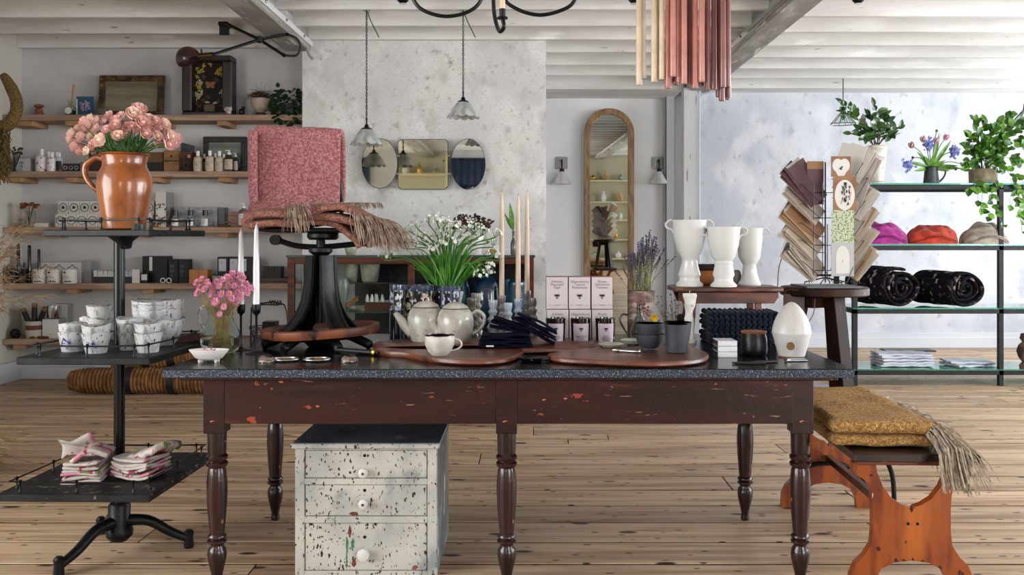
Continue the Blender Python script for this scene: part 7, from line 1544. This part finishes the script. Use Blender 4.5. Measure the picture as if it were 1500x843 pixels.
# ---------------------------------------------------------------- card rack
CR = Vector((RS.x-.0, 4.36, BZ+zq)); kc = 4.36/F
cr = thing('card_rack', 'revolving wire rack packed with greeting cards on the round stool', 'rack', CR)
wirem = mat('dark_wire', '#3f4144', .35, metal=.9)
b = MB(); b.tube([(.0,0,.02),(0,0,.6)], .004, 8)
for a in range(6): aa = a*PI/3; b.tube([(0,0,.045),(.1*math.cos(aa),.1*math.sin(aa),.022),(.1*math.cos(aa),.1*math.sin(aa),.012)], .003, 5)
b.tube([(.075*math.cos(2*PI*i/24), .075*math.sin(2*PI*i/24), .055) for i in range(24)], .003, 5, closed=True)
b.build('stem', wirem, cr); MB().bb((-.13,-.13,0),(.13,.13,.008)).build('base_plate', mat('grey_base_plate', '#4b4d4e', .4, metal=.6), cr)
cardm = [mat('kraft_card', '#8f6747', .6, c2='#7a5438', ns=8), mat('cream_card', '#b5a692', .6), mat('pale_taupe_card', '#a09082', .6), mat('plum_card', '#4a2a30', .5), mat('white_laid_card', '#c2bcb2', .6), mat('tan_card', '#9f8264', .6)]
sleeve = mat('clear_sleeve', '#e6e9ea', .08, alpha=.22)
r = random.Random(33)
def rxz2(px, py): q = P(px, py, 4.36); return q.x-CR.x, q.z-CR.z
def cardstack(px_b, py_b, px_t, py_t, n, yy, mats, lab, spread=3.2, wd=34):
    """a fanned pocket of cards: from the lower hinge point to the tips"""
    x0, z0 = rxz2(px_b, py_b); x1, z1 = rxz2(px_t, py_t)
    b = MB(); L_ = math.hypot(x1-x0, z1-z0); ang0 = math.atan2(x1-x0, z1-z0); sgn = 1 if x1 > x0 else -1
    for i in range(n):
        a = ang0+math.radians(spread)*(i-(n-1)/2)*(1); d = (math.sin(a), math.cos(a)); xx = x0+.0045*(i-n/2)*1.0; m_ = r.choice(mats)
        o = thing('greeting_card', '%s, %s in its pocket' % (lab, ['outermost', 'second', 'third', 'fourth', 'fifth', 'sixth', 'seventh'][(n-1-i) if sgn > 0 else i]), 'card', CR+Vector((xx, yy, z0)), 0, 'greeting cards in the wire rack'); o.rotation_mode = 'ZYX'; o.rotation_euler = (0, a, -sgn*(-1)*(.95+r.uniform(-.12,.12))*(1 if sgn > 0 else 1))
        MB().bb((-.0012, -.062, 0), (.0012, .062, L_*r.uniform(.94,1.04))).build('card', m_, o)
        if i in (0, n-1): MB().bb((-.002*1-.001, -.064, 0), (-.002, .064, L_*1.05)).build('sleeve', sleeve, o)
    pw = MB(); dx, dz = x1-x0, z1-z0
    for s_ in (-.055, .055): pw.tube([(x0*.35, yy*.6+s_*.5, z0+.0), (x0-.0+sgn*.02, yy+s_, z0), (x0+dx*.5+sgn*.025, yy+s_, z0+dz*.45)], .0018, 4)
    pw.tube([(x0+dx*.5+sgn*.025, yy-.055, z0+dz*.45), (x0+dx*.5+sgn*.025, yy+.055, z0+dz*.45)], .0018, 4); pw.build('pocket_wire', wirem, cr)
left = [(1196, 295, 1154, 244, [cardm[0],cardm[3],cardm[3]], 5, 'wine and kraft card in the top left pocket'), (1199, 320, 1153, 274, [cardm[2]], 2, 'grey-taupe card in the second left pocket'), (1197, 347, 1152, 303, [cardm[0],cardm[5]], 4, 'kraft card in the third left pocket'), (1196, 370, 1153, 330, [cardm[2],cardm[1]], 3, 'taupe card in the fourth left pocket'), (1196, 402, 1155, 358, [cardm[4],cardm[2]], 6, 'pale card in the lowest left pocket')]
right = [(1236, 262, 1258, 215, [cardm[1],cardm[4]], 5, 'cream card in the top right pocket'), (1240, 290, 1268, 230, [cardm[0]], 2, 'brown kraft card leaning in the upper right pocket'), (1238, 315, 1262, 272, [cardm[1],cardm[4],cardm[5]], 6, 'cream card in the third right pocket'), (1236, 345, 1262, 300, [cardm[5],cardm[1]], 5, 'tan card in the fourth right pocket'), (1235, 372, 1262, 330, [cardm[1],cardm[4]], 5, 'pale card in the fifth right pocket'), (1235, 402, 1262, 358, [cardm[1],cardm[5]], 6, 'cream card in the lowest right pocket')]
for a in left: cardstack(a[0], a[1], a[2], a[3], a[5], -.03, a[4], a[6])
for a in right: cardstack(a[0], a[1], a[2], a[3], a[5], -.03, a[4], a[6])
# front facing cards
oval_w = mat('oval_white_print', '#cfcdc9', .6)
def front(px0, px1, py0, py1, m, label, fn, yy=-.13, tilt=-.1):
    x0, z1 = rxz2(px0, py0); x1, z0 = rxz2(px1, py1); w_, h = x1-x0, z1-z0
    o = thing('greeting_card', label, 'card', CR+Vector(((x0+x1)/2, yy, z0))); o.rotation_euler = (-tilt*0-.0, 0, 0); o.scale = (.97,1,.97)
    MB().bb((-w_/2, 0, 0), (w_/2, .003, h)).build('card', m, o); fn(o, w_, h); return o
def oval_(o, cx, cz, a, b_, m, y=-.0008, name='oval_print'):
    MB().prism([(cx+a*math.cos(2*PI*i/28), cz+b_*math.sin(2*PI*i/28)) for i in range(28)], .0006, Matrix.Translation((0, y+.0006, 0)) @ Matrix.Rotation(PI/2, 4, 'X')).build(name, m, o)
def f1(o, w_, h):
    oval_(o, -w_*.17, h*.55, w_*.27, h*.33, oval_w); oval_(o, w_*.17, h*.55, w_*.27, h*.33, oval_w, y=-.001); MB().prism([(-w_*.35,h*.38),(w_*.35,h*.38),(w_*.15,h*.02),(-w_*.15,h*.02)], .0006, Matrix.Translation((0,-.0006,0)) @ Matrix.Rotation(PI/2, 4, 'X')).build('lower_print', oval_w, o)
    b = MB(); b.leaf((w_*.1,-.003,h*.5), (-1,0,-.6), (0,-1,0), .02, .008, 0); b.leaf((-w_*.1,-.003,h*.38), (1,0,-.2), (0,-1,0), .016, .006, 0); b.build('ink_mark', ink, o)
def f2(o, w_, h):
    oval_(o, 0, h*.46, w_*.43, h*.43, oval_w); b = MB(); q = random.Random(3)
    for i in range(46):   # an ink-drawn standing figure in folded robes
        z = q.uniform(.14,.72)*h; s_ = w_*.2*(1-abs(z/h-.35)*.9); x = q.uniform(-s_, s_)+w_*.05; b.leaf((x,-.0022,z), (q.uniform(-.5,.5),0,q.uniform(.4,1)), (0,-1,0), h*.09, w_*.035, 0)
    b.blob((w_*.02,-.002,h*.78), (w_*.13,.0006,h*.08), 4, .0003); b.build('ink_figure', ink, o)
    b = MB()
    for x, z in ((-.18,.2),(-.13,.26),(.2,.38),(.22,.45)): b.leaf((x*w_,-.003,z*h), (.3,0,1), (0,-1,0), h*.1, w_*.05, 0)
    b.build('pink_accent', mat('pink_accent', '#c47a80', .6), o)
front(1207, 1236, 231, 261, cardm[0], 'kraft card with a double white oval print at the top of the rack front', f1, -.10)
front(1207, 1241, 259, 311, cardm[0], 'kraft card with a white oval and an ink-drawn robed figure in the rack front', f2, -.125)
front(1204, 1236, 308, 359, mat('green_sprig_paper', '#b7bda6', .6, layers=[('#66803f', 110, (1,1,1), .52, .56), ('#4a5f35', 130, (1,1,1), .6, .63)]), 'card covered in small green sprigs in the rack front', lambda o, w_, h: None, -.14)
front(1202, 1235, 354, 403, mat('pale_grey_card', '#a8a8aa', .5), 'pale grey card with a white arched print, lowest in the rack front', lambda o, w_, h: (oval_(o, 0, h*.55, w_*.3, h*.36, oval_w), MB().bb((-w_*.3,-.0012,h*.08),(w_*.3,-.0002,h*.55)).build('lower_print', oval_w, o), MB().bb((-.001,-.002,h*.42),(.001,-.001,h*.47)).build('ink_mark', ink, o)), -.15)
front(1180, 1205, 235, 300, cardm[3], 'dark plum card behind the tall kraft ones near the centre of the rack', lambda o, w_, h: MB().bb((-w_/2,-.001,h*.82),(w_/2,-.0001,h)).build('kraft_band', cardm[0], o), -.02)
b = MB()
for px in (1186, 1199, 1206, 1238):
    x, z = rxz2(px, 400); b.tube([(x, -.06, .04), (x, -.06, .5 if px < 1200 else .3)], .0022, 5)
for z in (.08, .2, .33, .45): b.tube([(-.07,-.06,z),(.075,-.06,z)], .0018, 4)
b.tube([(-.06,-.15,.1),(-.02,-.16,.03),(.05,-.16,.03),(.08,-.15,.1)], .002, 4)
b.build('upright_wires', wirem, cr)
MB().tube(bez([(-.23,0,.0),(-.23,-.03,.1),(-.2,-.05,.19),(-.17,-.05,.2)], 5), .002, 5).build('cable', black_rub, cr)
# ---------------------------------------------------------------- steel and glass shelf unit on the right
GY = 7.68; kg = GY/F; GX0 = (1253-CX)*kg; GX1 = 5.35; gz = [H-(py-CY)*kg for py in (268.5, 358, 451, 541)]
gu = thing('glass_shelf_unit', 'black steel shelf unit with four green-edged glass shelves against the right wall', 'shelf', (GX0, GY, 0)); GD = .45
stl = mat('black_steel_frame', '#0d0e10', .5, spec=.3, c2='#17191c', ns=12)
for x in (0, (1467-1253)*kg, GX1-GX0):
    for y in (0, GD) if abs(x-(1467-1253)*kg) > .01 else (0,): MB().bb((x-.02, y, 0), (x+.02, y+.04, gz[0]-.012)).build('post', stl, gu, bevel=.002)
for i, z in enumerate(gz):
    b = MB()
    for y in (0, GD): b.bb((-.02, y, z-.052), (GX1-GX0+.02, y+.04, z-.014))
    for x in (0, (1467-1253)*kg, GX1-GX0): b.bb((x-.02, .04, z-.05), (x+.02, GD, z-.016))
    b.build('rail', stl, gu, bevel=.002); MB().bb((-.03, -.01, z-.013), (GX1-GX0+.03, GD+.05, z)).build('glass_shelf', shelfglass, gu)
def gs(px, i, dy=.15): Y = GY+dy; return Vector(((px-CX)*Y/F, Y, gz[i]+.0005))
# top: vase of leafy branches, pewter jug of tulips, ivy pot
p = gs(1284, 0, .12); o = thing('cream_ribbed_vase', 'tall cream ribbed vase on the top glass shelf', 'vase', p); k = p.y/F
MB().lathe([(0,0),(12.5*k,0),(12.5*k,2*k),(9.5*k,4*k),(10.5*k,12*k),(11.5*k,22*k),(12.2*k,22.6*k),(12*k,24*k),(13.4*k,38*k),(14*k,38.6*k),(13.8*k,40*k),(14.5*k,50*k),(15.2*k,51*k),(15.2*k,54*k),(16*k,54.5*k),(15.6*k,56*k),(14*k,55*k),(9*k,8*k),(0,6*k)], 32).build('body', mat('cream_glaze', '#b9b3a8', .25, coat=.5), o, smooth=True)
def sprays(name, label, cat, base, tips, seed, nl, ls, m, stem=bark_m, bend=.05, Y=7.8, lw=.55):
    o = thing(name, label, cat, base); r = random.Random(seed); b = MB(); lf = []
    for (px, py, dy) in tips:
        tip = P(px, py, Y+dy)-Vector(base); mid = tip*.5+Vector((r.uniform(-.03,.03), r.uniform(-.03,.03), bend)); pts = bez([Vector((r.uniform(-.02,.02), r.uniform(-.02,.02), -.03)), mid, tip], 6); b.tube(pts, [.004]*6+[.0022]*7, 5)
        for q in range(nl):
            t = 1 if q == 0 else r.uniform(.3, 1); i = min(len(pts)-2, int(t*(len(pts)-1))); c = pts[i] if t < 1 else pts[-1]; d = (pts[i+1]-pts[i]).normalized()
            lf.append((c, d*.5+Vector((r.uniform(-1,1), r.uniform(-1,.3), r.uniform(-.5,.8)))))
    b.build('stem', stem, o); return o, lf, r
o, lf, r = sprays('leafy_branches', 'glossy green camellia branches arching left in the cream ribbed vase', 'plant', p+Vector((0,0,54*k)), [(1232,148,0),(1240,165,0),(1258,190,.05),(1248,196,0),(1281,156,0),(1275,172,.05),(1292,170,-.1),(1305,190,.05),(1318,188,0),(1300,175,.1),(1268,182,-.1),(1285,185,-.15),(1262,202,-.1),(1310,200,-.1)], 3, 8, 0, ivy_m)
b = MB(); b2 = MB()
for i, (c, d) in enumerate(lf): (b if i % 3 else b2).leaf(c, d, (r.uniform(-.5,.5), -1, r.uniform(0,1)), r.uniform(.06,.11), r.uniform(.035,.055), .1)
for q in range(16): b2.leaf(P(1236+r.uniform(-6,10), 150+r.uniform(0,22), 7.8)-o.location, (r.uniform(-1,1),-.3,r.uniform(-1,.5)), (0,-1,.3), .035, .02)
stuff(b.build('dark_leaves', mat('camellia_green', '#2c4f20', .25, c2='#1f3a18', ns=12, coat=.4), o)); stuff(b2.build('bright_leaves', mat('young_camellia_green', '#47702a', .3, c2='#345a1e', ns=12, coat=.3), o))
p = gs(1364, 0, .12); o = thing('pewter_jug', 'small dark pewter jug with a curved handle on the top glass shelf', 'jug', p); k = p.y/F
pew = mat('dark_pewter', '#3d4042', .4, metal=.5, c2='#2b2d2f', ns=14)
MB().lathe([(0,0),(11*k,0),(11*k,2*k),(9.8*k,14*k),(9*k,24*k),(9.8*k,25*k),(8.4*k,24*k),(8.5*k,4*k),(0,3*k)], 28).build('body', pew, o, smooth=True)
MB().tube(bez([(9*k,0,22*k),(17*k,0,24*k),(21*k,0,17*k),(17*k,0,8*k),(11*k,0,3*k)], 5), 1.4*k, 8).build('handle', pew, o, smooth=True)
o = thing('tulip_posy', 'posy of pink tulips and blue hyacinths in the pewter jug', 'flowers', p+Vector((0,0,24*k))); r = random.Random(88); b = MB(); base = o.location.copy()
tl = [(1335,213,'t0'),(1352,204,'t1'),(1371,206,'t1'),(1386,201,'t1'),(1360,213,'h'),(1397,222,'h'),(1329,242,'h'),(1337,231,'g'),(1372,192,'g'),(1408,240,'g'),(1400,248,'g')]
for px, py, kk_ in tl:
    tip = P(px, py, 7.78+r.uniform(-.05,.05))-base; b.tube(bez([Vector((0,0,-.05)), tip*.5+Vector((0,0,.03)), tip], 5), .004, 5)
for px, py in ((1395,205),(1345,222),(1385,235),(1378,195),(1330,236),(1405,242),(1392,250),(1355,228),(1368,225),(1412,246),(1340,250)): d = P(px, py, 7.75)-base; b.leaf((0,0,0), d, (0,-1,.2), d.length, .035, .1)
b.build('leaves', ivy_l, o)
tm = {'t0': mat('striped_tulip', '#9b7a74', .5, c2='#c7a7a0', ns=40), 't1': mat('mauve_pink_tulip', '#b9899f', .5, c2='#d0a9b8', ns=30), 'h': mat('blue_hyacinth', '#5c64a6', .6, c2='#7b82bb', ns=50), 'g': bpy.data.materials['dark_seed']}
for px, py, kk_ in tl:
    tip = P(px, py, 7.77)-base; b = MB(); d = Vector((tip.x*.8, -.1, abs(tip.z)+.02)).normalized()
    if kk_[0] == 't':
        t1_, t2_ = d.orthogonal().normalized(), d.cross(d.orthogonal().normalized())
        for q in range(6): a = q*PI/3; v = t1_*math.cos(a)+t2_*math.sin(a); b.leaf(v*.006, d*1.3+v*.38, v, .06, .034, -.05)
        b.build('tulip', tm[kk_], o, loc=tip-d*.03)
    elif kk_ == 'h':
        for q in range(60): c = Vector((r.gauss(0,.018), r.gauss(0,.012), r.gauss(0,.022))); b.leaf(c, (r.uniform(-1,1), -.4, r.uniform(-1,1)), (r.uniform(-.4,.4),-1,0), .028, .02)
        b.build('hyacinth', tm['h'], o, loc=tip)
    else: b.blob((0,0,0), (.02,.02,.024), 3, .008); b.build('bud', tm['g'], o, loc=tip)
p = gs(1440, 0, .15); o = thing('stone_pot', 'rough beige pot under the big trailing ivy on the top glass shelf', 'pot', p); k = p.y/F
MB().lathe([(0,0),(18*k,0),(19*k,3*k),(19.5*k,22*k),(17.5*k,22*k),(17*k,5*k),(0,5*k)], 28).build('pot', mat('rough_beige_clay', '#8d8068', .8, c2='#746850', ns=14, bump=.5, bs=60), o, smooth=True); MB().lathe([(0,18*k),(17*k,18*k)], 20).build('soil', soil_m, o)
tips = [(1425,175,0),(1440,178,0),(1420,200,0),(1415,215,-.05),(1455,190,0),(1470,200,0),(1488,180,0),(1478,168,.05),(1495,190,0),(1500,215,0),(1432,230,-.15),(1418,240,-.1),(1450,225,-.2),(1475,225,-.2),(1496,240,-.15),(1412,250,-.2),(1462,250,-.2),(1490,262,-.2),(1510,200,0),(1505,175,0),(1440,205,-.1),(1462,180,0),(1480,212,-.1)]
o, lf, r = sprays('trailing_ivy', 'large bright green ivy trailing over the top shelf at the right edge', 'plant', p+Vector((0,0,20*k)), tips, 4, 13, 0, ivy_l, stem=stem_m, bend=.08)
b, b2, bs2 = MB(), MB(), MB()
for (x0, y0, x1, y1, x2, y2) in ((1445,262,1432,290,1450,318),(1450,262,1455,300,1470,330),(1430,262,1425,280,1420,275),(1490,262,1482,300,1478,290),(1498,262,1500,300,1495,322),(1480,262,1492,290,1497,340),(1460,262,1462,270,1448,292),(1440,262,1437,310,1437,300)):
    q0, q1, q2 = (P(a_, b_, 7.66-.02*i)-o.location for i, (a_, b_) in enumerate(((x0,y0),(x1,y1),(x2,y2)))); pts = bez([q0, q1, q2], 7); bs2.tube(pts, .002, 4)
    for q in pts[2::1]:
        if r.random() < .62: lf.append((q, Vector((r.uniform(-1,1), -.4, r.uniform(-.9,.1)))))
for i, (c, d) in enumerate(lf): (b if i % 2 else b2).leaf(c, d, (r.uniform(-.5,.5), -1, r.uniform(0,.8)), r.uniform(.05,.085), r.uniform(.04,.065), .12)
stuff(b.build('bright_leaves', ivy_l, o)); stuff(b2.build('mid_green_leaves', mat('mid_ivy_green', '#3a6120', .3, c2='#274a17', ns=14), o)); bs2.build('hanging_stems', stem_m, o)
# scarves
def scarf(px, w_px, h_px, colr, c2, label, seed, shelf=1):
    p = gs(px, shelf, .15); k = p.y/F; W_, Hh = w_px*k, h_px*k; m_ = mat(label.split()[0]+'_scarf_cloth', colr, .9, c2=c2, ns=16, bump=.4, bs=150, sheen=.3); o = thing('folded_scarf', label, 'scarf', p)
    def body(u, v):
        a = v*PI; x = (u-.5)*W_; e = max(0, 1-(2*u-1)**2)**.42; n_ = noise.noise(Vector((u*3+seed, v*2, seed)))
        tw = .016*math.sin(a*9+u*9+seed)*e*math.sin(a)+.01*math.sin(u*22+v*8+seed)*math.sin(a)
        rr = (1+.1*n_); return (x+.02*n_*math.sin(a), -math.cos(a)*.15*e*rr, max(.001, math.sin(a)**.8*Hh*e*rr*(1-.12*math.sin(u*6+seed))+tw))
    MB().grid(body, 70, 44).build('cloth', m_, o, smooth=True)
    def sash(u, v): x = (-.42+.84*u)*W_; e = max(0, 1-(x/W_*2)**2)**.45; return (x, -.155*e+.01*math.sin(u*7), max(.004, Hh*(.12+.7*u*(1-u)*2.2*(1-.5*v))*e+.02*(v-.5)+.012*math.sin(v*12+u*5)))
    MB().grid(sash, 30, 14).build('top_fold', m_, o, smooth=True, solid=.008)
    b = MB(); r = random.Random(seed)
    for q in range(60): x = r.uniform(-.3,.1)*W_; b.tube([(x, -.05, Hh*.93), (x+r.uniform(-.01,.01), -.09, Hh*1.02), (x+r.uniform(-.02,.02), -.12, Hh*.94)], .0015, 3)
    stuff(b.build('fringe', m_, o))
scarf(1291, 74, 28, '#a52a86', '#7d1c66', 'magenta rolled wool scarf on the second glass shelf', 2)
scarf(1364, 74, 27, '#b83a1e', '#932a14', 'orange-red rolled wool scarf on the second glass shelf', 5)
scarf(1441, 68, 27, '#a89c8f', '#8d8174', 'beige rolled wool scarf on the second glass shelf', 8)
# rolled dark quilts
qm = mat('dark_floral_quilt', '#0c0b11', .95, spec=.15, c2='#14121a', ns=9, layers=[('#8f857c', 14, (1,1,1), .615, .64), ('#6a5a50', 22, (1,1,1), .63, .65), ('#2a222a', 6, (1,1,1), .55, .65)], bump=.8, bs=18)
def quilt(px, w_px, h_px, label, seed, rz):
    p = gs(px, 2, .02); k = p.y/F; R = h_px*k/2; o = thing('rolled_quilt', label, 'quilt', p+Vector((0,.0,0)), rz, 'rolled quilts'); n = 90; turns = 3.2; Lq = .5
    def sp_(t): a = t*turns*2*PI+seed; rr = R*(1-.78*t)*(1+.05*math.sin(a*3+seed)); return Vector((rr*math.cos(a)*1.14, 0, R+rr*math.sin(a)*.97))
    def f(u, v):
        q = sp_(u); pk = .02*(1-u)*math.sin(v*PI); return (q.x*(1+.05*noise.noise(Vector((u*12, v*5, seed)))), -.05+Lq*v+.02*math.sin(u*14+seed)+.1*u*0, q.z+.012*noise.noise(Vector((u*14, v*6, seed+4)))*(1-.3*u))
    MB().grid(f, n, 12).build('quilt_roll', qm, o, smooth=True, solid=.028, sub=1); return o
quilt(1316, 98, 59, 'left rolled black quilt with pale flower sprigs on the third glass shelf', 1.2, .35)
quilt(1411, 96, 56, 'right rolled black quilt with pale flower sprigs on the third glass shelf', 2.6, .4)
# folded linens at the bottom
lin = mat('white_linen_stripe', '#c4c6cf', .85, c2='#aeb2bf', ns=5, layers=[('#7f87a3', 4, (1,9,1), .62, .66)], bump=.3, bs=120)
for q in range(5):
    p = gs(1322, 3, .2); b = MB(); fold(b, .46, .26, .024, (0,0,0), .1*math.sin(q), 0, q, .0, 8); o = tag(b.build('folded_linen', lin, smooth=True), 'folded white striped linen, %s of the tall pile on the bottom glass shelf' % ['lowest','second','middle','fourth','topmost'][q], 'linen', 'linens in the tall pile'); o.location = p+Vector((.01*math.sin(q*3), .02, .014+.023*q))
for q in range(2):
    p = gs(1420, 3, .2); b = MB(); fold(b, .4, .26, .022, (0,0,0), .25-.3*q, 0, q+8, .0, 8); o = tag(b.build('folded_linen', lin, smooth=True), ['crumpled pale blue linen lying low on the bottom glass shelf', 'second crumpled pale linen on top of the low one'][q], 'linen'); o.location = p+Vector((0, .02, .013+.022*q))
b = MB(); b.bb((-.27,-.1,0),(.27,.12,.012)); tag(b.build('dark_floor_strip', black_m), 'dark flat strip on the floor behind the glass shelves', 'tray').location = G(1330, 514, 0)  # thin flat black slab on the floor near the right back wall
# turned finial just inside the right edge
tag(MB().lathe([(0,0),(.05,0),(.055,.03),(.03,.06),(.06,.1),(.075,.15),(.06,.2),(.03,.23),(.05,.26),(.04,.3),(0,.31)], 20).build('wooden_finial', mat('weathered_finial', '#6a5a4e', .7, c2='#3d2c26', ns=12), smooth=True), 'weathered turned wooden finial cut by the right edge of the picture', 'ornament').location = gs(1503, 3, -.0)
